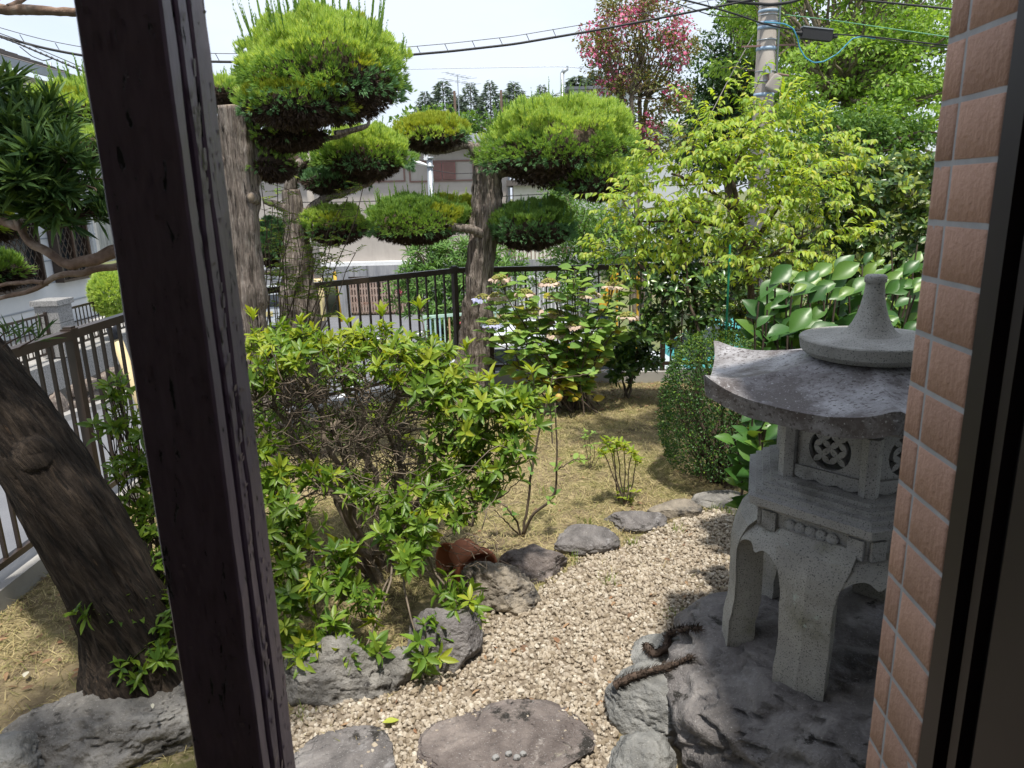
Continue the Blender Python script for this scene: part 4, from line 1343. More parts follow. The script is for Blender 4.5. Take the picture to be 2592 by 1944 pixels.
# ------------------------------------------------------------------ foliage tools
def proj(p):
    d = np.asarray(p) - CAM
    w = d @ _f
    return np.stack([1296 + FPX * (d @ _r) / w, 972 - FPX * (d @ _u) / w], -1), w
class Leaves:
    """list of leaves: position, direction, normal, length, width"""
    def __init__(s):
        s.p, s.d, s.n, s.l, s.w = [], [], [], [], []
    def add(s, p, d, n, l, w):
        s.p.append(np.atleast_2d(p)); s.d.append(np.atleast_2d(d)); s.n.append(np.atleast_2d(n)); s.l.append(np.atleast_1d(l)); s.w.append(np.atleast_1d(w))
    def whorl(s, r, tip, axis, n, spread, L, ratio, up=.3):
        """n leaves round a shoot tip"""
        axis = nrm(axis)
        a = r.uniform(0, 2 * math.pi) + np.arange(n) * 2.4 + r.normal(0, .15, n)
        ref = np.array([0, 0, 1.0]) if abs(axis[2]) < .9 else np.array([1.0, 0, 0])
        x = nrm(np.cross(axis, ref))
        y = np.cross(axis, x)
        rad = np.cos(a)[:, None] * x + np.sin(a)[:, None] * y
        sp = np.clip(r.normal(spread, .25, n), .15, 1.75)
        d = nrm(axis * np.cos(sp)[:, None] + rad * np.sin(sp)[:, None])
        nr_ = nrm(axis * np.sin(sp)[:, None] - rad * np.cos(sp)[:, None] + r.normal(0, .25, (n, 3)))
        l = L * r.uniform(.65, 1.15, n)
        s.add(tip - axis * r.uniform(0, .025, n)[:, None] * (L / .07), d, nr_, l, l * ratio * r.uniform(.85, 1.15, n))
    def arrays(s):
        return tuple(np.concatenate(x) for x in (s.p, s.d, s.n, s.l, s.w))
    def build(s, parent, mat, shape, n_obj=0, obj_name='leaf', mass='foliage', smooth=True, far=1e9):
        p, d, n, l, w = s.arrays()
        Mx = frames(d, n) * np.stack([w, l, l], -1)[:, None, :]
        pick = np.zeros(len(p), bool)
        if n_obj:
            q, dep = proj(p)
            vis = (q[:, 0] > 0) & (q[:, 0] < 2592) & (q[:, 1] > 0) & (q[:, 1] < 1944)
            sz = np.where(vis, l * w / dep ** 2, -1)
            idx = np.argsort(-sz)[:n_obj]
            pick[idx[sz[idx] > 0]] = True
            me = MB().add(*shape).mesh(obj_name, M[mat] if isinstance(mat, str) else mat, smooth)
            o0 = np.array(parent['_o'])
            for i in np.nonzero(pick)[0]:
                ob = bpy.data.objects.new(obj_name, me)
                COL.objects.link(ob)
                ob.parent = parent
                A = np.eye(4)
                A[:3, :3] = Mx[i]
                A[:3, 3] = p[i] - o0
                ob.matrix_local = Matrix(A.tolist())
        if (~pick).any():
            o = MB().scatter(shape, p[~pick], Mx[~pick]).build(mass, M[mat] if isinstance(mat, str) else mat, parent, smooth)
            o['kind'] = 'stuff'
            return o
def branch(mb, a, b, r0, r1, r, wig=.12, n=7, sides=6, sag=0.0):
    a, b = np.asarray(a, float), np.asarray(b, float)
    L = np.linalg.norm(b - a)
    t = np.linspace(0, 1, n)[:, None]
    off = np.cumsum(r.normal(0, 1, (n, 3)), 0)
    off = (off - off[0]) - t * (off[-1] - off[0])
    pts = a + (b - a) * t + off * wig * L / n + np.array([0, 0, 1.0]) * sag * L * (t * (1 - t)) * 4
    mb.tube(pts, r0 + (r1 - r0) * t[:, 0], sides, cap=False)
    return pts
def ell(r, n, c, rad, shell=.5):
    v = nrm(r.normal(size=(n, 3)))
    k = (shell ** 3 + (1 - shell ** 3) * r.random(n)) ** (1 / 3)
    return np.asarray(c) + v * np.asarray(rad) * k[:, None], v

# ------------------------------------------------------------------ azaleas
def azalea():
    r = np.random.default_rng(101)
    b0 = G(945, 1455)
    o = thing('azalea_bush', 'large light green azalea bush with bare tangled twigs inside, right of the post', 'bush', b0, 'azaleas by the window')
    up = [(660, 870, 3.55), (715, 850, 3.6), (775, 862, 3.7), (840, 850, 3.65), (900, 860, 3.6), (960, 860, 3.55), (1020, 880, 3.5), (1075, 895, 3.42), (1120, 925, 3.38), (1160, 960, 3.4), (690, 905, 3.4), (780, 900, 3.4), (870, 905, 3.4), (650, 960, 3.4), (1000, 930, 3.3), (1060, 960, 3.3), (840, 880, 3.9), (960, 890, 3.9), (1080, 920, 3.8)]
    side = [(1150, 1010, 3.3), (1215, 1020, 3.25), (1280, 1010, 3.3), (1330, 1000, 3.35), (1190, 1090, 3.25), (1260, 1080, 3.22), (1310, 1060, 3.25), (1180, 1160, 3.2), (1240, 1150, 3.2), (1290, 1140, 3.2), (1200, 1225, 3.15), (1260, 1215, 3.15), (1110, 1210, 3.15), (1130, 1280, 3.1), (1190, 1290, 3.1), (1090, 1010, 3.3), (1120, 1100, 3.3)]
    low = [(690, 1240, 3.15), (740, 1270, 3.05), (690, 1330, 3.0), (770, 1330, 3.0), (690, 1420, 2.9), (740, 1400, 2.95), (690, 1500, 2.82), (745, 1520, 2.8), (800, 1490, 2.85), (870, 1480, 2.85), (930, 1520, 2.8), (700, 1590, 2.7), (760, 1630, 2.68), (850, 1600, 2.7), (920, 1640, 2.66), (1000, 1340, 3.0), (1060, 1330, 3.0), (1040, 1400, 2.95), (960, 1290, 3.1), (1190, 1525, 2.88), (1150, 1500, 2.9), (1075, 1630, 2.68), (1010, 1240, 3.15), (900, 1240, 3.2), (665, 1110, 3.3), (680, 1180, 3.2), (800, 1210, 3.15), (850, 1400, 2.95)]
    back = [(px + r.uniform(-25, 25), py + r.uniform(-20, 20), 3.85 + r.uniform(-.1, .2)) for px in range(660, 1180, 70) for py in (960, 1040, 1120, 1200)]
    L = Leaves()
    Ln = Leaves()
    br = MB()
    tw = MB()
    # main stems
    nodes = []
    for px, py, Y in [(760, 1120, 3.45), (840, 1090, 3.55), (935, 1130, 3.5), (1010, 1080, 3.5), (700, 1330, 3.1), (1100, 1150, 3.35), (870, 1250, 3.2), (1040, 1300, 3.15), (780, 1000, 3.6), (900, 1000, 3.6), (1010, 1000, 3.5), (700, 1040, 3.5)]:
        e = P(px, py, Y)
        st = b0 + np.array([r.normal(0, .07), r.normal(0, .06), -.02])
        pts = branch(br, st, e, .021, .010, r, .3, 9, 7, .03)
        nodes.append(e)
        nodes.append(pts[5])
    nodes = np.array(nodes)
    for grp, big, nw, Ls in ((up, 0, 17, .066), (side, 1, 13, .068), (low, 2, 10, .076), (back, 3, 7, .06)):
        for px, py, Y in grp:
            c = P(px, py, Y)
            k = np.argmin(np.linalg.norm(nodes - c, axis=1) + (nodes[:, 2] > c[2]) * .15)
            hub = c - np.array([0, 0, .09]) + r.normal(0, .02, 3)
            branch(tw, nodes[k], hub, .007, .004, r, .3, 6, 5)
            tips, v = ell(r, nw, c, (.125, .15, .075) if big < 2 else (.10, .13, .07), .2)
            for q, d in zip(tips, v):
                ax = nrm(d * .75 + np.array([0, -.15, .75 if big < 2 else .45]) + r.normal(0, .18, 3))
                pb = branch(tw, hub, q, .003, .0022, r, .25, 5, 4)
                for jj in (2, 3):
                    if r.random() < .6:
                        L.whorl(r, pb[jj], ax, 3, 1.15, Ls * r.uniform(.5, .9), .33)
                tgt = Ln if (big == 0 and r.random() < .55) or (big and r.random() < .16) else L
                tgt.whorl(r, q, ax, r.integers(6, 10), 1.05, Ls * r.uniform(.75, 1.15), .31)
    # tall sprouts
    for px, py, Y, h in [(1062, 775, 3.45, .20), (968, 790, 3.5, .16), (640, 800, 3.5, .16), (1345, 935, 3.3, .15), (1240, 955, 3.25, .18), (760, 815, 3.6, .10), (1180, 880, 3.4, .1), (880, 815, 3.7, .1), (1390, 1010, 3.3, .10)]:
        q = P(px, py, Y)
        a = q - np.array([r.normal(0, .03), 0, h + .12])
        pts = branch(tw, a, q, .004, .002, r, .1, 6, 5)
        for k in (2, 3, 4):
            L.whorl(r, pts[k], pts[k + 1] - pts[k], 4, 1.0, .06, .31)
        Ln.whorl(r, q, np.array([0, 0, 1.0]), 8, .65, .075, .30)
    br.build('stem', M['twig_pale'], o, True, kind='stuff')
    # bare tangle
    td = MB()
    for _ in range(850):
        a = P(r.uniform(640, 1090), r.uniform(950, 1260), r.uniform(3.25, 3.75))
        b = a + np.array([r.normal(0, .13), r.normal(0, .08), r.normal(.03, .09)])
        branch(tw if _ % 4 == 0 else td, a, b, r.uniform(.0016, .0042), .0012, r, .55, 7, 4)
    for _ in range(160):
        a = P(r.uniform(900, 1240), r.uniform(1180, 1480), r.uniform(2.95, 3.4))
        b = a + np.array([r.normal(0, .12), r.normal(0, .07), r.normal(.0, .07)])
        branch(tw, a, b, r.uniform(.0014, .003), .001, r, .55, 6, 4)
    td.build('dark_twigs', M['twig'], o, True, kind='stuff')
    tw.build('twigs', M['twig_pale'], o, True, kind='stuff')
    L.build(o, 'azalea', LEAF8, 210)
    Ln.build(o, 'azalea_new', LEAF8, 90, 'young_leaf', 'young_foliage')
    # second bush on the far side of the post
    b1 = G(420, 1560)
    o = thing('azalea_bush', 'thin azalea shoots between the leaning trunk and the post', 'bush', b1, 'azaleas by the window')
    L, tw = Leaves(), MB()
    for px, py, Y, nw in [(a, b, c, int(d * 1.7)) for a, b, c, d in [(300, 985, 3.2, 5), (265, 1075, 3.15, 4), (320, 1060, 3.2, 6), (345, 1125, 3.15, 6), (385, 1090, 3.2, 5), (330, 1190, 3.05, 6), (380, 1210, 3.05, 6), (350, 1270, 2.95, 6), (395, 1320, 2.9, 6), (360, 1370, 2.85, 5), (410, 1420, 2.8, 5), (300, 1180, 3.05, 4), (410, 1160, 3.1, 6), (400, 1500, 2.7, 6), (350, 1540, 2.6, 5), (270, 1555, 2.55, 3), (230, 1550, 2.5, 3), (420, 1590, 2.6, 6), (330, 1690, 2.48, 4), (400, 1660, 2.5, 5), (440, 1260, 2.95, 6), (450, 1400, 2.8, 6), (440, 1540, 2.65, 6)]]:
        c = P(px, py, Y)
        hub = c * .8 + b1 * .2 - np.array([0, 0, .03])
        branch(tw, b1 + r.normal(0, .04, 3) * [1, 1, 0], hub, .007, .003, r, .35, 8, 5)
        tips, v = ell(r, nw, c, (.07, .09, .06), .2)
        for q, d in zip(tips, v):
            branch(tw, hub, q, .003, .002, r, .2, 4, 4)
            L.whorl(r, q, nrm(d * .7 + np.array([-.1, 0, .7]) + r.normal(0, .2, 3)), r.integers(6, 10), 1.05, .062 * r.uniform(.8, 1.2), .31)
    for px, py in ((298, 960), (262, 980)):
        q = P(px, py, 3.2)
        pts = branch(tw, q - np.array([0, 0, .25]), q, .004, .002, r, .1, 6, 5)
        for k in (2, 3, 4):
            L.whorl(r, pts[k], np.array([0, 0, 1.0]), 4, 1.1, .05, .31)
        L.whorl(r, q, np.array([0, 0, 1.0]), 7, .7, .065, .31)
    tw.build('twigs', M['twig'], o, True, kind='stuff')
    L.build(o, 'azalea', LEAF8, 120)
azalea()

# ------------------------------------------------------------------ leaning podocarp at the left
def podocarp():
    r = np.random.default_rng(55)
    b = G(345, 1660)
    o = thing('podocarp_tree', 'leaning dark-barked tree with long narrow dark leaves at the left edge', 'tree', b)
    pts_px = [(365, 1700, 2.62), (330, 1575, 2.66), (265, 1440, 2.70), (190, 1310, 2.73), (115, 1190, 2.76), (35, 1070, 2.80), (-60, 950, 2.84), (-170, 820, 2.9), (-240, 640, 2.95), (-260, 420, 3.0), (-230, 150, 3.0)]
    ctr = np.array([P(*q) for q in pts_px])
    ctr = np.vstack([ctr[:1] + [.05, -.02, -.30], ctr])
    t = np.linspace(0, 1, len(ctr))
    tt = np.linspace(0, 1, 160)
    from_ = np.stack([np.interp(tt, t, ctr[:, k]) for k in range(3)], -1)
    for _ in range(6):
        from_[1:-1] = (from_[:-2] + from_[1:-1] * 2 + from_[2:]) / 4
    rad = np.interp(tt, [0, .09, .15, .25, .5, .7, 1], [.27, .235, .19, .165, .155, .14, .08])
    MB().tube(from_, rad, 110, noise=.04, nscale=7, seed=3, ridge=.075, nridge=38).build('trunk', M['bark_lean'], o, True)
    # sawn branch stub facing the garden
    bpy.context.view_layer.update()
    tko = [c for c in o.children if c.name.startswith('trunk')][0]
    inv = tko.matrix_world.inverted()
    dr = Vector(ray(92, 1150)).normalized()
    ok, loc, nn_, _i = tko.ray_cast(inv @ Vector(CAM), inv.to_3x3() @ dr)
    if ok and nn_.dot(dr) > 0:
        nn_ = -nn_
    k = np.array(tko.matrix_world @ loc) if ok else P(97, 1150, 2.62)
    ax = nrm(np.array(nn_) * .5 - np.array(dr) * .8) if ok else nrm(np.array([.25, -.95, .1]))
    nub = MB().tube([k - ax * .06, k - ax * .012, k + ax * .014, k + ax * .024, k + ax * .022, k + ax * .012], [.115, .085, .062, .052, .043, .040], 40, noise=.09, nscale=26, cap=False).build('branch_stub', M['bark_lean'], o, True)
    MB().tube([k - ax * .01, k + ax * .017], [.044, .043], 30, noise=.05, nscale=40).build('cut_face', M['old_cut'], nub)
    k2 = P(-60, 1005, 2.68)
    MB().tube([k2 + ax * -.06, k2 - ax * .03, k2 - ax * .026], [.04, .026, .02], 18, noise=.15, nscale=40).build('cut_face', M['cut_wood'], o, True)
    # bare branches crossing in front of the street
    bm = MB()
    def limb(pl, r0, r1, seed):
        pl = np.array([P(*q) for q in pl])
        t_ = np.linspace(0, 1, len(pl)); u_ = np.linspace(0, 1, 44)
        c_ = np.stack([np.interp(u_, t_, pl[:, k]) for k in range(3)], -1)
        for _ in range(2):
            c_[1:-1] = (c_[:-2] + c_[1:-1] * 2 + c_[2:]) / 4
        c_ += .008 * np.stack([vnoise(c_ * 14, s + seed) for s in (1, 2, 3)], -1)
        bm.tube(c_, r0 + (r1 - r0) * u_, 10, noise=.16, nscale=26, seed=seed)
        return c_
    l1 = limb([(420, 620, 2.75), (330, 630, 2.72), (285, 640, 2.7), (240, 660, 2.68), (205, 662, 2.66), (180, 668, 2.66), (150, 658, 2.66), (115, 632, 2.68), (70, 610, 2.7), (40, 560, 2.72)], .025, .013, 1)
    limb([(420, 660, 2.9), (300, 672, 2.84), (250, 680, 2.82), (215, 692, 2.8), (170, 690, 2.8), (140, 698, 2.8), (110, 720, 2.8), (60, 745, 2.82), (0, 755, 2.85)], .016, .008, 2)
    limb([(112, 716, 2.8), (80, 712, 2.8), (30, 718, 2.82), (-20, 730, 2.82)], .010, .006, 3)
    limb([(-60, 10, 2.7), (20, 22, 2.66), (80, 32, 2.64), (150, 36, 2.62), (205, 30, 2.6), (260, 0, 2.6)], .018, .012, 4)
    limb([(20, 16, 2.66), (70, -5, 2.7), (160, -12, 2.7)], .010, .006, 5)
    limb([(-230, 400, 3.0), (-120, 300, 2.9), (-20, 330, 2.8), (40, 430, 2.74)], .03, .012, 6)
    limb([(-240, 600, 2.95), (-120, 560, 2.86), (0, 560, 2.78), (60, 580, 2.72)], .03, .012, 7)
    bm.build('branches', M['limb_bark'], o, True, kind='stuff')
    L = Leaves()
    tw = MB()
    hubs = [P(40, 430, 2.74), P(60, 590, 2.72), P(-40, 300, 2.8), l1[-1], P(-60, 560, 2.8)]
    pads = [((70, 330, 2.72), (.16, .20, .14), 36), ((180, 430, 2.68), (.16, .2, .13), 42), ((60, 455, 2.62), (.17, .2, .12), 42), ((200, 525, 2.70), (.13, .2, .07), 26), ((-10, 260, 2.7), (.12, .2, .1), 16), ((110, 535, 2.74), (.14, .2, .06), 20), ((-60, 420, 2.7), (.2, .25, .2), 30)]
    for (px, py, Y), rad_, n in pads:
        c = P(px, py, Y)
        tips, v = ell(r, n, c, rad_, .45)
        h = hubs[int(np.argmin([np.linalg.norm(h - c) for h in hubs]))]
        for q, d in zip(tips, v):
            branch(tw, h + (c - h) * .6 + r.normal(0, .03, 3), q, .004, .0025, r, .3, 5, 4)
            ax = nrm(d * .6 + np.array([.15, -.25, .75]) + r.normal(0, .2, 3))
            L.whorl(r, q, ax, r.integers(15, 24), .75, .105 * r.uniform(.8, 1.15), .125)
    ov = [((-1.35, 2.0, 3.05), (.55, .45, .16), 90), ((-.95, 1.9, 3.1), (.4, .4, .14), 34), ((-1.8, 2.4, 3.1), (.5, .5, .2), 40), ((-1.5, 1.6, 3.05), (.4, .4, .14), 60), ((-1.15, 1.3, 3.05), (.4, .3, .12), 60), ((-1.9, 1.4, 3.1), (.4, .35, .14), 50), ((-.85, 1.55, 3.1), (.25, .3, .12), 30)]  # crown pads above the view, added to shade the rocks below
    limb_top = from_[-1]
    for c, rad_, n in ov:
        c, n = np.array(c), int(n * .62)
        branch(tw, limb_top, c, .03, .01, r, .15, 9, 6)
        tips, v = ell(r, n, c, rad_, .3)
        for q, d in zip(tips, v):
            branch(tw, c + (q - c) * .3, q, .004, .0025, r, .3, 4, 4)
            L.whorl(r, q, nrm(d * .5 + np.array([0, 0, .8])), r.integers(15, 24), .85, .11, .095)
    for px, py, Y in [(20, 840, 2.7), (60, 845, 2.66), (100, 850, 2.7)]:
        q = P(px, py, Y)
        branch(tw, q + np.array([-.1, .02, -.05]), q, .004, .002, r, .1, 5, 4)
        L.whorl(r, q, np.array([.5, 0, .8]), 12, .8, .09, .10)
    tw.build('twigs', M['twig_dark'], o, True, kind='stuff')
    L.build(o, 'podocarp', leaf_shape(4, .10, .10, .5, .5), 260)
podocarp()

# ------------------------------------------------------------------ hydrangea
def hydrangea():
    r = np.random.default_rng(77)
    b = G(1480, 985)
    b[1] = 7.0; b[0] = P(1455, 985, 7.0)[0]; b[2] = 0
    b[1] = 6.55; b[0] = P(1455, 985, 6.55)[0]
    o = thing('hydrangea_bush', 'lacecap hydrangea bush with fading pink heads in front of the back fence', 'bush', b)
    L, Ly, tw = Leaves(), Leaves(), MB()
    heads = [(1222, 755, 'petal_lilac'), (1258, 750, 'petal_pink'), (1265, 705, 'petal_pink'), (1328, 742, 'petal_pink'), (1390, 715, 'petal_pink'), (1412, 750, 'petal_pink'), (1493, 745, 'petal_pink'), (1245, 820, 'petal_lilac'), (1350, 785, 'petal_pink'), (1392, 808, 'petal_pink'), (1358, 828, 'petal_pink'), (1412, 795, 'petal_pink'), (1455, 822, 'petal_pink'), (1408, 845, 'petal_pink'), (1518, 796, 'petal_blue'), (1585, 718, 'petal_pink'), (1552, 722, 'petal_pink'), (1588, 800, 'petal_pink'), (1284, 858, 'petal_pink')]
    tops = []
    for px, py, m in heads:
        tops.append((P(px, py, 6.45 + r.uniform(-.2, .15)), m))
    extra = [(1450, 700), (1460, 730), (1300, 720), (1430, 770), (1480, 860), (1330, 870), (1280, 800), (1540, 770), (1550, 840), (1370, 880), (1440, 900), (1500, 830), (1310, 840), (1240, 900), (1400, 930), (1290, 910), (1340, 930), (1590, 760), (1520, 880), (1470, 790), (1370, 760), (1300, 770), (1360, 850), (1230, 860), (1560, 700), (1460, 690), (1455, 680)]
    for px, py in extra:
        tops.append((P(px, py, 6.45 + r.uniform(-.25, .2)), None))
    for q, m in tops:
        s = b + np.array([r.normal(0, .12), r.normal(0, .1), .0])
        pts = branch(tw, s, q, .008, .004, r, .12, 9, 5, .02)
        for k in [2, 3, 4, 5, 6, 7, 8, 5.5, 6.5, 7.5, 7.8]:
            if k == 8 and m:
                continue
            kf = int(k)
            pk = pts[kf] + (pts[min(8, kf + 1)] - pts[kf]) * (k - kf) + (r.normal(0, .03, 3) if k != kf else 0)
            a0 = r.uniform(0, math.pi)
            for sgn in (0, math.pi):
                a = a0 + sgn + k * 1.57
                d = np.array([math.cos(a), math.sin(a), r.uniform(-.15, .5)])
                n_ = np.array([0, -.25, 1.0]) + r.normal(0, .25, 3)
                l = r.uniform(.09, .16)
                (Ly if (pk[2] < .45 and r.random() < .35) or r.random() < .03 else L).add(pk + nrm(d) * .03, d, n_, l, l * .62)
        if m:
            h = thing_part('flower_head', o, q)
            f = Leaves()
            n = 54
            a = r.uniform(0, 6.28, n); rr = .068 * np.sqrt(r.random(n))
            pos = q + np.stack([np.cos(a) * rr, np.sin(a) * rr, .034 - rr * rr * 7], -1)
            fb_ = MB()
            V, F = _ICO[1]
            fb_.scatter((V, [F]), pos, np.tile(np.eye(3) * .0105, (n, 1, 1)))
            fl = fb_.build('seed_cluster', M['floret'], h)
            fl['kind'] = 'stuff'
            n = 26
            a = np.arange(n) * 6.283 / n + r.normal(0, .1, n)
            d = np.stack([np.cos(a), np.sin(a), r.uniform(-1.2, -.1, n)], -1)
            Lp = Leaves()
            Lp.add(q + np.stack([np.cos(a) * .062, np.sin(a) * .062, np.full(n, .0)], -1), d, np.tile([0, -.3, 1.0], (n, 1)) + r.normal(0, .4, (n, 3)), r.uniform(.036, .054, n), r.uniform(.036, .05, n))
            Lp.build(h, m, LEAF6, mass='petals')
    tw.build('stems', M['twig'], o, True, kind='stuff')
    L.build(o, 'hydrangea', LEAF8, 180)
    Ly.build(o, 'hyd_yellow', LEAF8, 20, 'yellow_leaf', 'yellow_foliage')
def thing_part(name, parent, loc):
    e = bpy.data.objects.new(name, None)
    COL.objects.link(e)
    e.parent = parent
    e.location = np.asarray(loc) - np.array(parent['_o'])
    e['_o'] = [float(c) for c in loc]
    e.empty_display_size = .05
    return e
hydrangea()

# ------------------------------------------------------------------ generic leafy shrub
def shrub(name, label, cat, base, clumps, leaf_mat, L, ratio, nleaf=6, spread=1.1, stems=5, twig='twig', n_obj=0, shape=None, seed=1, ax_bias=(0, -.1, .5), stem_r=.014, group=None, mix=None, trunk=None, rnd=.25, twig_r=.002, dens=1.0):
    """clumps: (centre, radii, n_tips)"""
    r = np.random.default_rng(seed)
    base = np.asarray(base, float)
    o = thing(name, label, cat, base, group)
    sh = shape or LEAF8
    A, B, tw, st = Leaves(), Leaves(), MB(), MB()
    nodes = []
    if trunk is not None:
        for tr in trunk:
            pts = np.array(tr[0])
            t_ = np.linspace(0, 1, len(pts)); u_ = np.linspace(0, 1, 26)
            c_ = np.stack([np.interp(u_, t_, pts[:, k]) for k in range(3)], -1)
            c_[1:-1] += .35 * tr[1] * r.normal(size=(24, 3))
            c_[1:-1] = (c_[:-2] + c_[1:-1] * 2 + c_[2:]) / 4
            st.tube(c_, np.linspace(tr[1], tr[2], 26), 10, noise=.12, nscale=20, seed=seed)
            nodes += list(c_[6:])
    else:
        cs = np.array([c for c, _, _ in clumps])
        for k in range(stems):
            e = cs[r.integers(len(cs))]
            e = base + (e - base) * r.uniform(.55, .8)
            pts = branch(st, base + np.array([r.normal(0, .04), r.normal(0, .04), -.02]), e, stem_r, stem_r * .5, r, .2, 9, 6)
            nodes += list(pts[3:])
    nodes = np.array(nodes)
    for c, rad, n in clumps:
        c = np.asarray(c, float)
        hub = c - np.array([0, 0, rad[2] * .5])
        k = np.argmin(np.linalg.norm(nodes - hub, axis=1) + (nodes[:, 2] > hub[2]) * .2)
        branch(tw, nodes[k], hub, max(twig_r * 2.2, .003), twig_r, r, .25, 7, 5)
        tips, v = ell(r, int(n * dens), c, rad, .3)
        for q, d in zip(tips, v):
            branch(tw, hub + (q - hub) * .25, q, twig_r, twig_r * .6, r, .25, 4, 3)
            ax = nrm(d * .7 + np.array(ax_bias) + r.normal(0, rnd, 3))
            (B if mix and r.random() < mix[1] else A).whorl(r, q, ax, max(2, int(r.normal(nleaf, 1.2))), spread, L * r.uniform(.75, 1.15), ratio)
    st.build('stems', M[twig], o, True, kind='stuff')
    tw.build('twigs', M[twig], o, True, kind='stuff')
    A.build(o, leaf_mat, sh, n_obj)
    if mix:
        B.build(o, mix[0], sh, 0, mass='young_foliage')
    return o
def cl(px, py, Y, rx, ry, rz, n):
    return (P(px, py, Y), (rx, ry, rz), n)

# yellow-green tree in the right middle
yt = []
for px, py, Y, s, n in [(1930, 290, 5.5, .16, 12), (1985, 330, 5.5, .18, 14), (2060, 350, 5.5, .18, 14), (1890, 340, 5.5, .2, 16), (1800, 350, 5.4, .18, 14), (1740, 370, 5.4, .16, 12), (1830, 410, 5.3, .2, 16), (1740, 430, 5.3, .2, 18), (1680, 440, 5.4, .16, 12), (1650, 500, 5.3, .18, 14), (1590, 540, 5.3, .14, 10), (1580, 490, 5.4, .1, 7), (1560, 640, 5.3, .12, 9), (1600, 650, 5.3, .14, 10), (1640, 590, 5.3, .14, 10), (1720, 510, 5.2, .2, 16), (1800, 490, 5.2, .2, 18), (1900, 420, 5.3, .22, 20), (1990, 430, 5.3, .22, 18), (2080, 430, 5.4, .2, 16), (2110, 390, 5.5, .14, 9), (1900, 520, 5.1, .22, 18), (2000, 520, 5.2, .22, 18), (2090, 520, 5.3, .2, 14), (1820, 590, 5.1, .18, 12), (1960, 610, 5.1, .2, 16), (2060, 600, 5.2, .2, 14), (2000, 690, 5.1, .18, 12), (1940, 720, 5.1, .14, 9), (1780, 640, 5.2, .14, 8), (1720, 600, 5.3, .14, 9), (1900, 250, 5.5, .08, 5), (1965, 265, 5.5, .09, 5), (1795, 300, 5.45, .09, 6), (2110, 610, 5.3, .14, 8), (2050, 480, 5.2, .2, 12), (1890, 650, 5.1, .15, 9)]:
    yt.append(cl(px, py, Y, s * 1.18, s * 1.35, s * .85, n))
def spray_tree(name, label, base, clumps, trunk, mat, L, ratio, seed, dens=1.0, n_obj=280):
    """leaves in two ranks along arching, drooping twigs"""
    r = np.random.default_rng(seed)
    o = thing(name, label, 'tree', base)
    st, tw, A = MB(), MB(), Leaves()
    nodes = []
    for pts, r0, r1 in trunk:
        c_ = curve_pts(np.array(pts), 26)
        c_[1:-1] += .35 * r0 * r.normal(size=(24, 3))
        c_[1:-1] = (c_[:-2] + c_[1:-1] * 2 + c_[2:]) / 4
        st.tube(c_, np.linspace(r0, r1, 26), 10, noise=.12, nscale=20, seed=seed)
        nodes += list(c_[6:])
    nodes = np.array(nodes)
    for c, rad, n in clumps:
        c = np.asarray(c, float)
        hub = c - np.array([0, 0, rad[2] * .6])
        k = np.argmin(np.linalg.norm(nodes - hub, axis=1) + (nodes[:, 2] > hub[2]) * .2)
        branch(tw, nodes[k], hub, .006, .003, r, .2, 7, 5)
        q0, v = ell(r, max(3, int(n * dens)), c, np.array(rad) * .8, .1)
        for q, d in zip(q0, v):
            d = nrm(d * np.array([1, 1, .6]) + np.array([0, -.1, .55]) + r.normal(0, .2, 3))
            ln = r.uniform(.16, .32)
            t_ = np.linspace(0, 1, 9)[:, None]
            pts = q + d * ln * t_ + np.array([0, 0, -1.0]) * ln * r.uniform(.1, .55) * t_ ** 2
            tw.tube(pts, np.linspace(.0024, .001, 9), 3, cap=False)
            side = nrm(np.cross(d, [0, 0, 1.0]) + r.normal(0, .2, 3))
            for m in range(1, 9):
                tg = nrm(pts[m] - pts[m - 1])
                for sg in ((1, -1) if r.random() < .55 else (1 if m % 2 else -1,)):
                    dd = tg * .55 + sg * side * .75 + np.array([0, 0, -.45]) + r.normal(0, .2, 3)
                    nn = np.array([0, -.25, 1.0]) + sg * side * .35 + r.normal(0, .25, 3)
                    l = L * r.uniform(.6, 1.15)
                    A.add(pts[m], dd, nn, l, l * ratio)
            A.add(pts[-1], tg + np.array([0, 0, -.4]), np.array([0, -.5, .8]), L * .8, L * .8 * ratio)
    st.build('stems', M['bark_brown'], o, True, kind='stuff')
    tw.build('twigs', M['twig'], o, True, kind='stuff')
    A.build(o, mat, leaf_shape(4, .22, .30, .5, .42), n_obj)
def curve_pts(pts, n):
    t_ = np.linspace(0, 1, len(pts)); u_ = np.linspace(0, 1, n)
    return np.stack([np.interp(u_, t_, pts[:, k]) for k in range(3)], -1)
spray_tree('dogwood_tree', 'small yellow-green tree with drooping pointed leaves right of the lawn', [P(1905, 850, 5.35)[0], 5.35, 0], yt, [([(P(1905, 850, 5.35)[0], 5.35, -.02), P(1905, 760, 5.35), P(1890, 640, 5.35), P(1868, 520, 5.35), P(1850, 430, 5.35)], .030, .014), ([P(1890, 640, 5.35), P(1960, 540, 5.4), P(2020, 430, 5.4)], .020, .010), ([P(1868, 540, 5.35), P(1780, 470, 5.35), P(1700, 440, 5.35)], .016, .008), ([P(1850, 430, 5.35), P(1900, 360, 5.4), P(1930, 290, 5.45)], .012, .006), ([P(1895, 690, 5.3), P(1960, 640, 5.2), P(2030, 600, 5.2)], .014, .007), ([P(1880, 580, 5.35), P(1740, 560, 5.3), P(1620, 560, 5.3)], .014, .006)], 'ylw_leaf', .056, .47, 31, 1.2)

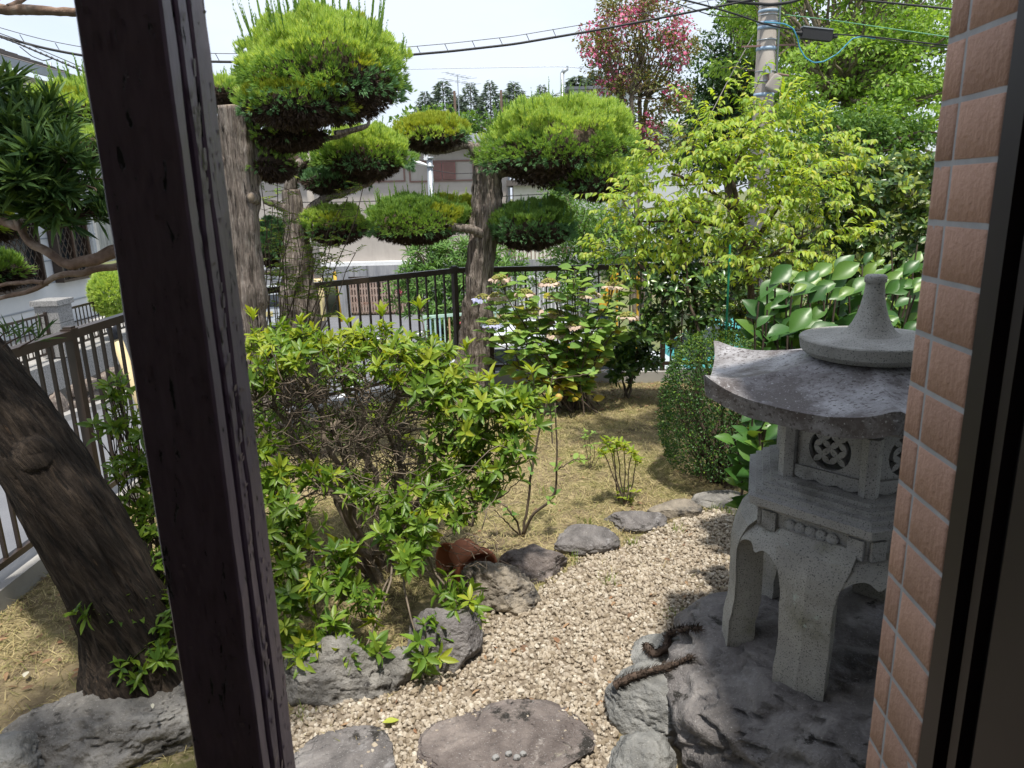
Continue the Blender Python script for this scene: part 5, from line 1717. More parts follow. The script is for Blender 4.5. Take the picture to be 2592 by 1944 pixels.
# glossy camellias between the fence and the yellow-green tree
cm = []
for px, py, s, n in [(1640, 690, .22, 20), (1700, 640, .24, 22), (1760, 600, .22, 20), (1680, 760, .24, 22), (1740, 720, .24, 22), (1650, 820, .2, 16), (1720, 830, .22, 18), (1790, 690, .22, 18), (1800, 780, .2, 16), (1760, 540, .16, 12), (1850, 720, .22, 16), (1860, 620, .2, 14), (1620, 640, .14, 9), (1700, 560, .16, 11)]:
    cm.append(cl(px, py, 6.5, s, s, s * .9, n))
shrub('camellia_shrub', 'dark glossy camellia at the right end of the back fence', 'bush', [P(1690, 960, 6.5)[0], 6.5, 0], cm, 'camellia', .08, .42, 7, 1.1, stems=7, dens=2.6, n_obj=120, seed=41, group='camellias along the back fence', mix=('ylw_leaf', .06),
      trunk=[([(P(1770, 960, 6.5)[0], 6.5, 0), P(1770, 820, 6.5), P(1750, 690, 6.5), P(1720, 600, 6.5)], .03, .012), ([(P(1810, 930, 6.3)[0], 6.3, 0), P(1780, 860, 6.3), P(1745, 770, 6.4), P(1735, 660, 6.4)], .016, .01)])
cm = [cl(px, py, 6.9, s, s, s * .8, n) for px, py, s, n in [(1560, 900, .16, 14), (1600, 880, .18, 18), (1640, 910, .16, 14), (1580, 940, .16, 14), (1530, 860, .13, 9), (1620, 850, .14, 10), (1500, 880, .1, 6)]]
shrub('camellia_shrub', 'low glossy camellia at the foot of the back fence beside the hydrangea', 'bush', [P(1585, 985, 6.9)[0], 6.9, 0], cm, 'camellia', .08, .42, 7, 1.1, stems=4, dens=3.0, n_obj=60, seed=42, group='camellias along the back fence')
# clipped hedge at the far right
hd = []
r = np.random.default_rng(5)
for px in range(2060, 2420, 42):
    for py in range(425, 860, 48):
        hd.append(cl(px + r.uniform(-12, 12), py + r.uniform(-12, 12), 6.6 + r.uniform(-.15, .25), .14, .2, .13, 9))
for px in range(1840, 2070, 46):
    for py in range(590, 880, 52):
        hd.append(cl(px + r.uniform(-12, 12), py + r.uniform(-12, 12), 6.9 + r.uniform(-.1, .2), .14, .2, .13, 7))
shrub('clipped_hedge', 'tall clipped evergreen hedge behind the lantern, against the tiled wall', 'hedge', [P(2220, 900, 6.7)[0], 6.7, 0], hd, 'hedge_leaf', .08, .45, 7, 1.1, stems=9, dens=2.5, n_obj=100, seed=43, shape=LEAF6, mix=('ylw_leaf', .10), stem_r=.02)

# broad-leaved evergreen behind the lantern: every leaf its own piece
def bigleaf(label, base, stalks, L, seed):
    r = np.random.default_rng(seed)
    o = thing('broad_leaved_shrub', label, 'bush', base, 'broad-leaved evergreens behind the lantern')
    A, tw = Leaves(), MB()
    for px, py, Y, n in stalks:
        q = P(px, py, Y)
        s = np.array(base) + np.array([(q[0] - base[0]) * .6, (q[1] - base[1]) * .6, 0])
        pts = branch(tw, s, q, .008, .0045, r, .08, 9, 6)
        for k in range(n + 5):
            t_ = 8 - k * .38
            i0 = int(max(1, math.floor(t_)))
            p_ = pts[min(8, i0)]
            a = k * 2.4 + r.uniform(0, .6)
            d = np.array([math.cos(a) * .9, math.sin(a) * .6 - .25, r.uniform(.3, 1.3)])
            nn = np.array([-d[0] * .4, -.75, .65]) + r.normal(0, .28, 3)
            l = L * r.uniform(.5, 1.12)
            A.add(p_ + nrm(d) * .015, d, nn, l, l * .62)
    tw.build('stalks', M['twig'], o, True, kind='stuff')
    A.build(o, 'bigleaf', leaf_shape(6, .34, .28, .5, .52), 300)
bl = []
r = np.random.default_rng(8)
for px in range(1905, 2350, 19):
    bl.append((px + r.uniform(-8, 8), 715 + r.uniform(-18, 60), 3.75 + r.uniform(-.2, .2), 7))
for px in range(1930, 2350, 30):
    bl.append((px, 800 + r.uniform(-10, 30), 3.6 + r.uniform(-.1, .1), 6))
for px in range(1915, 2350, 24):
    bl.append((px + r.uniform(-8, 8), 760 + r.uniform(-15, 25), 3.5 + r.uniform(-.1, .1), 7))
    bl.append((px + r.uniform(-8, 8), 850 + r.uniform(-15, 25), 3.42 + r.uniform(-.1, .1), 5))
bigleaf('broad glossy-leaved evergreen rising directly behind the lantern roof', np.array([P(2100, 1000, 3.8)[0], 3.8, 0]), bl, .142, 3)
bigleaf('broad glossy leaves under the lantern roof beside the clipped bush', np.array([P(1960, 1180, 3.5)[0], 3.5, 0]), [(1870, 1075, 3.2, 5), (1905, 1060, 3.15, 6), (1940, 1075, 3.1, 6), (1970, 1090, 3.1, 6), (1930, 1120, 3.05, 5), (1965, 1130, 3.05, 5), (1990, 1060, 3.1, 5), (1890, 1100, 3.15, 5), (1920, 1090, 3.1, 6)], .125, 4)
bl = [(px + r.uniform(-8, 8), 612 + (2330 - px) * .35 + r.uniform(-10, 70), 4.9 + r.uniform(-.2, .2), 7) for px in range(2190, 2400, 20)]
bigleaf('broad glossy-leaved evergreen reaching up against the tiled wall', np.array([P(2290, 900, 4.9)[0], 4.9, 0]), bl, .12, 5)

# clipped round bush beside the lantern
def boxbush():
    r = np.random.default_rng(9)
    c = G(1838, 1235)
    c[1] += .14
    rad, h = .40, 1.02
    o = thing('clipped_bush', 'clipped dark green small-leaved bush standing left of the lantern', 'bush', (c[0], c[1], 0))
    n = 22000
    a = r.uniform(0, 2 * math.pi, n)
    z = r.uniform(.13, 1.0, n)
    lump = 1 + .10 * fbm(np.stack([np.cos(a) * 2, np.sin(a) * 2, z * 3.5], -1), 3, 2)
    prof = np.sqrt(np.clip(1 - np.clip((z - .62) / .42, 0, 1) ** 2.4, 0, 1)) * (.86 + .14 * np.clip((z - .1) / .25, 0, 1))
    k = np.where(r.random(n) < .8, r.uniform(.9, 1.03, n), r.uniform(.4, .95, n))
    R0 = rad * prof * lump * k
    pos = np.stack([c[0] + np.cos(a) * R0, c[1] + np.sin(a) * R0, z * h], -1)
    out = np.stack([np.cos(a), np.sin(a), .3 + (z > .7) * 1.0], -1)
    d = nrm(out * .5 + r.normal(0, .6, (n, 3)))
    L = Leaves()
    l = r.uniform(.013, .023, n)
    new = (r.random(n) < .10 + .3 * (z > .85)) & (k > .9)
    for nm, m, s in (('foliage', 'box_leaf', ~new), ('young_foliage', 'box_new', new)):
        L = Leaves()
        L.add(pos[s], d[s], (out + r.normal(0, .5, (n, 3)))[s], l[s], l[s] * .62)
        L.build(o, m, LEAF2, mass=nm, smooth=False)
    tw = MB()
    for _ in range(70):
        aa = r.uniform(0, 6.28)
        e = np.array([c[0] + math.cos(aa) * rad * .8, c[1] + math.sin(aa) * rad * .8, r.uniform(.2, .85)])
        branch(tw, np.array([c[0] + r.normal(0, .05), c[1] + r.normal(0, .05), 0]), e, .009, .002, r, .2, 7, 5)
    tw.build('stems', M['twig_dark'], o, True, kind='stuff')
    for _ in range(26):
        pass
boxbush()

# young quince sapling with one fruit, and small shrubs on the lawn
def sapling():
    r = np.random.default_rng(14)
    b = G(1318, 1355)
    o = thing('quince_sapling', 'thin sapling with one yellow-orange fruit and few leaves in front of the lawn', 'sapling', b)
    st = MB()
    L = Leaves()
    Y = b[1]
    def pl(lst, r0, r1):
        pts = np.array([P(x, y, Y + dy) for x, y, dy in lst])
        t_ = np.linspace(0, 1, len(pts)); u_ = np.linspace(0, 1, 20)
        c_ = np.stack([np.interp(u_, t_, pts[:, k]) for k in range(3)], -1)
        c_[1:-1] += r.normal(0, .002, (18, 3))
        st.tube(c_, np.linspace(r0, r1, 20), 7)
        return c_
    a = pl([(1322, 1358, 0), (1335, 1290, 0), (1345, 1200, 0), (1358, 1120, .02), (1385, 1010, .03), (1400, 950, .04)], .009, .004)
    b_ = pl([(1322, 1358, 0), (1350, 1300, -.03), (1390, 1270, -.05), (1408, 1235, -.05), (1410, 1150, -.05), (1405, 1020, -.04)], .010, .004)
    c_ = pl([(1320, 1358, 0), (1308, 1320, -.02), (1280, 1280, -.04), (1235, 1262, -.05)], .007, .004)
    pl([(1318, 1358, 0), (1290, 1330, -.02), (1250, 1290, -.04)], .006, .003)
    d_ = pl([(1410, 1190, -.05), (1450, 1165, -.06), (1490, 1160, -.07)], .004, .002)
    e_ = pl([(1400, 960, 0.04), (1470, 950, .1), (1540, 935, .2)], .004, .002)
    for c in (a, b_, c_, d_, e_):
        for k in range(8, 20, 2):
            if r.random() < .75:
                L.whorl(r, c[k], nrm(np.array([r.normal(0, .5), -.2, .8])), r.integers(2, 5), 1.2, 0.055, .6)
    f = P(1414, 1006, Y - .03)
    V, F = _ICO[3]
    V = V * np.array([.021, .021, .023]) * (1 + .04 * fbm(V * 2, 2, 3))[:, None]
    MB().add(V + f, F).build('fruit', M['fruit'], o, True)
    MB().tube([f + [0, 0, .02], f + [0.005, 0, .05]], .003, 6).build('fruit_stalk', M['twig'], o)
    st.build('stems', M['twig'], o, True, kind='stuff')
    L.build(o, 'hydrangea', LEAF8, 60)
    b = G(1580, 1275)
    o = thing('small_shrub', 'little upright shrub with bare stems and yellow-green tufts on the lawn', 'shrub', b)
    st, L = MB(), Leaves()
    for px, py in [(1540, 1120), (1560, 1125), (1580, 1130), (1600, 1150), (1555, 1140), (1610, 1165), (1530, 1150)]:
        q = P(px, py, b[1] + r.uniform(-.06, .06))
        pts = branch(st, b + np.array([r.normal(0, .02), r.normal(0, .02), 0]), q, .005, .003, r, .1, 7, 5)
        for k in range(3):
            L.whorl(r, q + r.normal(0, .012, 3), np.array([r.normal(0, .3), -.1, 1.0]), 8, 1.0, .055, .33)
    for k in range(9):
        L.whorl(r, b + np.array([r.normal(0, .05), r.normal(0, .04), r.uniform(.02, .1)]), np.array([0, 0, 1.0]), 6, 1.2, .045, .35)
    st.build('stems', M['twig'], o, True, kind='stuff')
    L.build(o, 'azalea_new', LEAF8, 60)
    b = G(1495, 1195)
    o = thing('small_shrub', 'tiny pale green seedling left of the upright tufted shrub', 'shrub', b)
    st, L = MB(), Leaves()
    for px, py in [(1480, 1110), (1505, 1130), (1495, 1095), (1520, 1150)]:
        q = P(px, py, b[1])
        branch(st, b, q, .003, .002, r, .15, 6, 5)
        for k in range(3):
            L.whorl(r, q + r.normal(0, .02, 3), np.array([0, 0, 1.0]), 5, 1.2, .035, .5)
    st.build('stems', M['twig'], o, True, kind='stuff')
    L.build(o, 'hydrangea', LEAF8)
sapling()
s0 = P(1838, 850, 5.0)
MB().tube([(s0[0], 5.0, 0), P(1848, 625, 5.0)], .008, 8)
o = MB().tube([np.array([s0[0], 5.0, 0]), P(1848, 622, 5.0), P(1848, 619, 5.0)], [.008, .008, .003], 8).build('garden_stake', M['green_stake'], None, True)
tag(o, 'thin green garden stake standing by the yellow-green tree', 'stake')

# ------------------------------------------------------------------ cloud-pruned junipers
def sprig(n, seed, h=1.0, spread=.45):
    """tuft of scale-leaf shoots: n narrow blades from one foot"""
    r = np.random.default_rng(seed)
    V, T3 = [], []
    for k in range(n):
        a = k * 2.4 + r.uniform(-.3, .3)
        s = spread * r.uniform(.25, 1.1) * (0 if k == 0 else 1)
        d = np.array([math.cos(a) * s, 1.0, math.sin(a) * s]) * r.uniform(.7, 1.05) * h
        w = .085
        x = np.array([math.cos(a + 1.57), 0, math.sin(a + 1.57)])
        f = d * .0 + np.array([math.cos(a) * .05, 0, math.sin(a) * .05])
        b = len(V)
        bow = np.array([math.cos(a), .1, math.sin(a)]) * w * .7
        V += [f, f + d * .5 + x * w + bow, f + d, f + d * .5 - x * w + bow]
        T3 += [(b, b + 1, b + 2), (b, b + 2, b + 3)]
    return np.array(V), [np.array(T3)]
SPR = [sprig(6, 40 + k) for k in range(3)]
SPIKE = [sprig(5, 60 + k, 1.0, .10) for k in range(2)]
def pad(o, c, rad, n0, seed, top='juniper_new', side='juniper', low='juniper_blue', gold=0.0, L=.055, spikes=0, spike_h=.16, hang=.25, under=60, lean=(0, 0)):
    """one pruned cushion of foliage with its dark twiggy underside"""
    r = np.random.default_rng(seed)
    n = int(n0 * 1.22)
    c, rad = np.asarray(c, float), np.asarray(rad, float)
    v = nrm(r.normal(size=(n, 3)))
    v[:, 2] = np.where(v[:, 2] < -.35, -v[:, 2], v[:, 2])
    bump = 1 + .20 * fbm(v * 2.4 + seed, 3, seed) + .10 * fbm(v * 6 + seed, 2, seed + 3)
    hole = fbm(v * 5.5 + seed * 7, 3, seed + 27)
    k = bump * np.where(r.random(n) < .72, r.uniform(.93, 1.02, n), r.uniform(.72, .95, n))
    q = v * k[:, None]
    q[:, 2] = np.where(q[:, 2] < 0, q[:, 2] * .85, q[:, 2])
    pos = c + q * rad
    pos[:, 0] += lean[0] * q[:, 2] * rad[2]
    out = nrm(v / rad)
    upw = np.clip(v[:, 2] * .9 + .35, .05, 1.3)
    d = nrm(out * .75 + np.array([0, 0, 1.0]) * upw[:, None] + r.normal(0, .22, (n, 3)))
    l = L * .78 * r.uniform(.6, 1.2, n)
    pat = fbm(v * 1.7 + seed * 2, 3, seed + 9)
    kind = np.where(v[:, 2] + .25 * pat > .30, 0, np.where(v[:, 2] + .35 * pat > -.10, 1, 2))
    gp = fbm(v * 1.4 + seed * 5, 2, seed + 17)
    kind = np.where((gp > .85 - 1.5 * gold) & (gold > 0) & (kind < 2), 3, kind)
    keep = (kind < 2) | (kind == 3) | (r.random(n) < .38)
    keep &= (hole > -.42) | (v[:, 2] > .75)
    keep &= (v[:, 1] < .45) | (v[:, 2] > .55) | (r.random(n) < .4)
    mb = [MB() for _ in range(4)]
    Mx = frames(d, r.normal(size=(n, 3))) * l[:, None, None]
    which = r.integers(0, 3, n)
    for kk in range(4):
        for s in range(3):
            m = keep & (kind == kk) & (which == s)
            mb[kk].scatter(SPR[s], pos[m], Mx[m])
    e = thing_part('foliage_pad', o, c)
    for kk, (nm, m) in enumerate((('new_growth', top), ('green_sprigs', side), ('lower_sprigs', low), ('golden_sprigs', 'juniper_gold'))):  # low sprigs take the darker blue-green tone
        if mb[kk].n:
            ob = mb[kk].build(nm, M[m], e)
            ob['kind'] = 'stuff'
    if spikes:
        a = r.uniform(0, 6.28, spikes); rr = np.sqrt(r.random(spikes)) * .95
        v2 = np.stack([np.cos(a) * rr, np.sin(a) * rr, np.sqrt(np.clip(1 - rr * rr, 0.02, 1))], -1)
        d2 = nrm(np.array([0, 0, 1.0]) + v2 * .25 * np.array([1, 1, 0]) + r.normal(0, .07, (spikes, 3)))
        l2 = spike_h * r.uniform(.35, 1.1, spikes)
        Mx = frames(d2, r.normal(size=(spikes, 3))) * np.stack([l2 * .15, l2, l2 * .15], -1)[:, None, :]
        sb = MB()
        sb.scatter(SPIKE[0], c + v2 * rad * 1.04, Mx)
        # short side scales along each spike
        pp, dd, ll = [], [], []
        for i in range(spikes):
            for t_ in np.linspace(.05, .92, 11):
                pp.append(c + v2[i] * rad * 1.04 + d2[i] * l2[i] * t_); dd.append(d2[i] + r.normal(0, .28, 3)); ll.append((.034 - .018 * t_) * r.uniform(.7, 1.1))
        dd = nrm(np.array(dd)); ll = np.array(ll)
        sb.scatter(SPR[0], np.array(pp), frames(dd, r.normal(size=dd.shape)) * ll[:, None, None])
        ob = sb.build('upright_shoots', M[side], e)
        ob['kind'] = 'stuff'
    # dead inner twigs below and inside, around an added core
    tw = MB()
    hub = c - np.array([0, 0, rad[2] * .35])
    for _ in range(under):
        vv = nrm(r.normal(size=3)) * np.array([1, 1, .8]); vv[2] = -abs(vv[2]) * .95 + .1
        e2 = c + vv * rad * r.uniform(.6, .93)
        s2 = hub + (e2 - hub) * r.uniform(.0, .35) * [1, 1, .3]
        branch(tw, s2, e2, .008, .002, r, .45, 7, 4)
    n2 = under * 26
    vv = nrm(r.normal(size=(n2, 3))); vv[:, 2] = -np.abs(vv[:, 2]) * .85 + .12
    pos = c + vv * rad * r.uniform(.55, .90, (n2, 1))
    Mx = frames(nrm(vv + r.normal(0, .5, (n2, 3))), r.normal(size=(n2, 3))) * (r.uniform(.03, .06, n2))[:, None, None]
    tw.scatter(SPR[1], pos, Mx)
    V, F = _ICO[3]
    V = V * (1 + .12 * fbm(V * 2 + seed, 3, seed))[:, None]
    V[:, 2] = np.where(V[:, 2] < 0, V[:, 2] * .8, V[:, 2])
    tw.add(c + V * rad * .72 + np.array([0, 0, rad[2] * .02]), F)  # solid dark lump added inside the cushion to block light
    ob = tw.build('dead_twigs_and_core', M['twig_dark'], e)
    ob['kind'] = 'stuff'
    return e
def curve(pl, n=40, smooth=3):
    pl = np.array(pl, float)
    t_ = np.concatenate([[0], np.cumsum(np.linalg.norm(np.diff(pl, axis=0), axis=1))]); t_ /= t_[-1]
    u_ = np.linspace(0, 1, n)
    c_ = np.stack([np.interp(u_, t_, pl[:, k]) for k in range(3)], -1)
    for _ in range(smooth):
        c_[1:-1] = (c_[:-2] + c_[1:-1] * 2 + c_[2:]) / 4
    return c_
def jtrunk(o, pl, radii, seed, ridge=.20, n=110, nm='trunk'):
    c_ = curve([P(*q) for q in pl], n)
    u_ = np.linspace(0, 1, n)
    rad = np.interp(u_, np.linspace(0, 1, len(radii)), radii)
    return MB().tube(c_, rad, 60, noise=.13, nscale=6, seed=seed, ridge=ridge, nridge=20).build(nm, M['bark_grey'], o, True), c_
def jlimb(mb, pl, r0, r1, seed):
    c_ = curve([P(*q) if len(q) == 3 else q for q in pl], 30, 2)
    c_[1:-1] += .012 * np.stack([vnoise(c_[1:-1] * 9, seed + s) for s in (1, 2, 3)], -1)
    mb.tube(c_, np.linspace(r0, r1, 30), 9, noise=.18, nscale=20, seed=seed, ridge=.1, nridge=9)
    return c_
def junipers():
    GR = 'cloud-pruned junipers along the fence'
    # 1: tall topped trunk beside the post, with the big domed cushion
    Y = 5.15
    b = np.array([P(600, 1000, Y)[0] + .06, Y, 0])
    o = thing('pruned_juniper', 'tallest pruned juniper with sawn-off trunk beside the post and a big domed cushion', 'tree', b, GR)
    tr, c_ = jtrunk(o, [(650, 1180, Y), (632, 900, Y), (622, 700, Y), (615, 500, Y), (608, 380, Y), (603, 272, Y)], [.17, .15, .118, .108, .108, .122], 2)
    top = P(600, 270, Y)
    MB().tube([top + [0, 0, -.03], top + [0, 0, .004]], [.10, .095], 24, noise=.15, nscale=20).build('sawn_top', M['cut_wood'], tr, True)
    k = P(636, 500, Y - .075)
    ax = nrm(np.array([.3, -.95, .1]))
    nub = MB().tube([k - ax * .06, k - ax * .02, k + ax * .01, k + ax * .02], [.06, .045, .036, .03], 18, noise=.1, nscale=25).build('branch_stub', M['bark_grey'], tr, True)
    MB().tube([k + ax * .014, k + ax * .026], [.026, .022], 16).build('cut_face', M['cut_wood'], tr, True)
    lm = MB()
    jlimb(lm, [(625, 330, Y), (660, 290, Y - .02), (690, 275, Y), (760, 300, Y), (830, 310, Y)], .06, .02, 3)
    jlimb(lm, [(640, 385, Y), (690, 378, Y + .05), (760, 365, Y + .2), (850, 350, Y + .25), (930, 320, Y + .3)], 0.028, .010, 4)
    jlimb(lm, [(845, 338, Y - .2), (890, 328, Y - .2), (935, 318, Y - .18), (940, 300, Y - .15)], 0.016, .010, 5)
    jlimb(lm, [(640, 290, Y), (720, 250, Y + .1), (820, 230, Y + .1)], .05, .02, 6)
    lm.build('limbs', M['bark_grey'], o, True, kind='stuff')
    pad(o, P(828, 212, Y), (.525, .52, .385), 8600, 11, gold=.14, spikes=95, spike_h=.27, under=130, L=.058)
    pad(o, P(745, 270, Y - .28), (.34, .25, .18), 2200, 12, gold=.45, under=50, L=.055)
    pad(o, P(730, 345, Y + .1), (.26, .28, .12), 420, 13, top='juniper', under=150, L=.05)
    pad(o, P(690, 420, Y + .2), (.15, .28, .13), 420, 14, top='juniper', under=70, L=.05)
    # cushions of the same tree showing left of the post
    jl = MB()
    jlimb(jl, [(600, 420, Y), (480, 400, Y - .1), (360, 380, Y - .2), (250, 350, Y - .3)], .05, .018, 7)
    jlimb(jl, [(605, 320, Y), (480, 300, Y), (300, 300, Y - .2)], .05, .018, 8)
    jl.build('limbs', M['bark_grey'], o, True, kind='stuff')
    pad(o, P(230, 300, Y - .3), (.33, .3, .20), 2800, 15, gold=.3, spikes=34, spike_h=.17, under=60, L=.055)
    pad(o, P(240, 375, Y - .5), (.2, .25, .11), 900, 16, gold=.2, under=40)
    pad(o, P(560, 240, Y + .8), (.35, .3, .10), 1200, 17, under=20, L=.06, spikes=24, spike_h=.14)
    # 2: forked trunk behind, on the fence corner
    Y = 6.15
    b = np.array([P(760, 960, Y)[0], Y, 0])
    o = thing('pruned_juniper', 'pruned juniper with twisted forked trunk in the middle, cushions at several heights', 'tree', b, GR)
    tr, c_ = jtrunk(o, [(770, 1010, Y), (760, 830, Y), (757, 760, Y), (752, 690, Y), (752, 600, Y), (745, 540, Y), (738, 480, Y)], [.20, .17, .15, .138, .12, .085, .06], 8, ridge=.30)
    lm = MB()
    jlimb(lm, [(738, 500, Y), (735, 470, Y), (742, 440, Y), (760, 410, Y + .1)], .06, .03, 21)
    jlimb(lm, [(755, 560, Y), (790, 530, Y), (830, 500, Y), (880, 485, Y), (940, 465, Y), (960, 440, Y)], .05, .014, 22)
    jlimb(lm, [(740, 530, Y), (700, 520, Y - .05), (665, 510, Y - .1)], .04, .02, 23)
    jlimb(lm, [(745, 690, Y), (720, 693, Y - .05), (660, 690, Y - .1)], .035, .018, 24)
    jlimb(lm, [(755, 590, Y), (800, 580, Y), (850, 590, Y)], .035, .012, 25)
    jlimb(lm, [(760, 690, Y - .1), (745, 730, Y - .12), (742, 790, Y - .12)], .03, .025, 26)
    lm.build('limbs', M['bark_grey'], o, True, kind='stuff')
    pad(o, P(920, 405, Y), (.36, .36, .24), 4600, 31, top='juniper_new', side='juniper', under=70, L=.055, spikes=14, spike_h=.12)
    pad(o, P(845, 462, Y + .1), (.26, .3, .12), 900, 32, top='juniper_blue', side='juniper_blue', under=60, L=.055)
    pad(o, P(850, 580, Y), (.26, .26, .17), 2400, 33, top='juniper_new', side='juniper', gold=.25, under=50, L=.05, spikes=10, spike_h=.12)
    pad(o, P(690, 630, Y + .1), (.14, .25, .22), 1700, 34, top='juniper_blue', side='juniper_blue', under=30, L=.05)
    pad(o, P(720, 420, Y + .35), (.22, .25, .16), 380, 35, top='juniper', under=110, L=.05)
    # 3: dark trunk at the fence bend
    Y = 7.1
    b = np.array([P(1205, 960, Y)[0], Y, 0])
    o = thing('pruned_juniper', 'pruned juniper at the fence bend with wide cushions on both sides of its dark trunk', 'tree', b, GR)
    tr, c_ = jtrunk(o, [(1185, 980, Y), (1198, 920, Y), (1203, 820, Y), (1212, 720, Y), (1222, 620, Y), (1228, 540, Y), (1232, 460, Y), (1222, 400, Y), (1203, 365, Y)], [.17, .145, .128, .122, .122, .125, .125, .10, .04], 14, ridge=.32)
    lm = MB()
    jlimb(lm, [(1210, 395, Y), (1195, 368, Y), (1170, 366, Y), (1130, 380, Y), (1090, 384, Y), (1045, 372, Y)], .045, .02, 41)
    jlimb(lm, [(1220, 592, Y - .1), (1190, 582, Y - .16), (1150, 578, Y - .2), (1130, 575, Y - .2)], .045, .035, 42)
    jlimb(lm, [(1240, 460, Y), (1265, 430, Y), (1330, 440, Y), (1420, 440, Y)], .06, .03, 43)
    jlimb(lm, [(1235, 560, Y), (1270, 555, Y), (1340, 570, Y)], .04, .02, 44)
    lm.build('limbs', M['bark_grey'], o, True, kind='stuff')
    pad(o, P(1418, 392, Y), (.72, .58, .45), 10500, 51, under=130, L=.066, spikes=60, spike_h=.20, side='juniper', gold=.08)
    pad(o, P(1520, 462, Y - .15), (.36, .33, .24), 3000, 52, under=60, L=.064)
    pad(o, P(1090, 348, Y), (.34, .32, .19), 3200, 53, top='juniper_gold', side='juniper_new', gold=.2, under=60, L=.058, spikes=16, spike_h=.1)
    pad(o, P(1050, 572, Y), (.48, .42, .25), 5200, 54, top='juniper', side='juniper', gold=.28, under=80, L=.058, spikes=44, spike_h=.19)
    pad(o, P(1160, 545, Y + .35), (.30, .25, .17), 1800, 55, top='juniper_gold', side='juniper_new', gold=.3, under=30, L=.055, spikes=16, spike_h=.14)
    pad(o, P(1345, 585, Y), (.42, .38, .26), 4200, 56, top='juniper', side='juniper_blue', under=90, L=.056, spikes=18, spike_h=.12)
    V = Leaves()
    # stray golden tufts at the far left edge belong to a fourth, mostly hidden tree
    Y = 3.1
    b = np.array([P(-60, 1300, Y)[0], Y, 0])
    o = thing('pruned_juniper', 'juniper of which only low tufts show at the far left edge', 'tree', b, GR)
    tr, c_ = jtrunk(o, [(-160, 1350, Y), (-150, 1000, Y), (-120, 800, Y), (-90, 700, Y)], [.06, .05, .04, .025], 19, n=40)
    pad(o, P(5, 690, Y), (.085, .12, .075), 520, 61, top='juniper', side='juniper', under=18, L=.042)
    pad(o, P(-30, 575, Y - .2), (.09, .12, .05), 420, 62, top='juniper_gold', side='juniper_new', under=10, L=.05)
junipers()

# nandina sprays between the trunks
def nandina():
    r = np.random.default_rng(99)
    b = np.array([P(700, 950, 5.7)[0], 5.7, 0])
    o = thing('nandina_bush', 'feathery light green nandina sprays between the two juniper trunks', 'bush', b)
    st, L = MB(), Leaves()
    for px, py in [(690, 520), (720, 560), (750, 590), (800, 640), (840, 650), (880, 500), (920, 470), (700, 430), (660, 460), (730, 480), (770, 620), (690, 600), (840, 610), (790, 560), (900, 640), (680, 560), (740, 540), (860, 530)]:
        q = P(px, py, 5.65 + r.uniform(-.2, .2))
        pts = branch(st, b + np.array([r.normal(0, .05), r.normal(0, .05), 0]), q, .006, .003, r, .12, 10, 5, .03)
        for k in (6, 7, 8, 9):
            for _ in range(3):
                a = r.uniform(0, 6.28)
                e = pts[k] + np.array([math.cos(a) * .15, math.sin(a) * .1, r.uniform(-.05, .06)])
                tw = branch(st, pts[k], e, .002, .0012, r, .1, 6, 3)
                for m in range(1, 6):
                    for s in (-1, 1):
                        d = nrm(e - pts[k]) + s * np.array([-math.sin(a), math.cos(a), .1])
                        l = r.uniform(.028, .048)
                        L.add(tw[m], d, np.array([0, -.3, 1]) + r.normal(0, .25, 3), l, l * .33)
    st.build('stems', M['twig'], o, True, kind='stuff')
    L.build(o, 'nandina', LEAF6)
nandina()

# ------------------------------------------------------------------ trees beyond the fence
def far_tree(name, label, base, trunk_r, crown, leaf_mat, leaf, nclump, per, seed, flower=None, group='trees beyond the fence', trunks=1, bark='twig', flat=.55, ratio=.6, csize=.5, gaps=0.0, droop=.3, lo=None):
    """crown: list of (centre, radii) ellipsoids; clumps of leaves near their surface"""
    r = np.random.default_rng(seed)
    base = np.asarray(base, float)
    o = thing(name, label, 'tree', base, group)
    st = MB()
    cs = []
    tot = sum(c[1][0] * c[1][2] for c in crown)
    for c, rad in crown:
        n = max(3, int(nclump * rad[0] * rad[2] / tot))
        p, v = ell(r, n, c, rad, .55)
        cs += list(zip(p, v))
    ctr = np.mean([c for c, _ in crown], 0)
    lows = min(c[2] - rad[2] for c, rad in crown)
    forks = []
    for k in range(trunks):
        s = base + np.array([r.normal(0, trunk_r * 1.2), r.normal(0, trunk_r * 1.2), -.1]) * (trunks > 1)
        e = np.array([ctr[0] + r.normal(0, .6) * (trunks > 1), ctr[1] + r.normal(0, .4), ctr[2] * .6 + lows * .4 + .2])
        pts = branch(st, s, e, trunk_r, trunk_r * .55, r, .1, 12, 9)
        forks += list(pts[6:])
    forks = np.array(forks)
    A, B = Leaves(), Leaves()
    for i, (c, v) in enumerate(cs):
        k = np.argmin(np.linalg.norm(forks - c, axis=1))
        if i % 2 == 0:
            branch(st, forks[k], c, trunk_r * .28, trunk_r * .06, r, .25, 8, 5, .03)
        n = int(per * r.uniform(.6, 1.3))
        q, w = ell(r, n, c, (csize, csize, csize * flat), .35)
        d = nrm(w * .6 + v * .4 + np.array([0, 0, -droop]) + r.normal(0, .5, (n, 3)))
        nn = nrm(np.array([0, 0, .9]) + w * .6 + r.normal(0, .45, (n, 3)))
        l = leaf * r.uniform(.6, 1.2, n)
        if flower and r.random() < flower[1]:
            f = r.random(n) < .75
            B.add(q[f], d[f], nn[f], l[f] * .9, l[f] * .8)
            A.add(q[~f], d[~f], nn[~f], l[~f], l[~f] * ratio)
        else:
            A.add(q, d, nn, l, l * ratio)
    tb = st.build('trunk', M[bark], o, True)
    cr = A.build(o, leaf_mat, LEAF2, mass='crown', smooth=False)
    if flower:
        B.build(o, flower[0], LEAF2, mass='blossom', smooth=False)
    return o
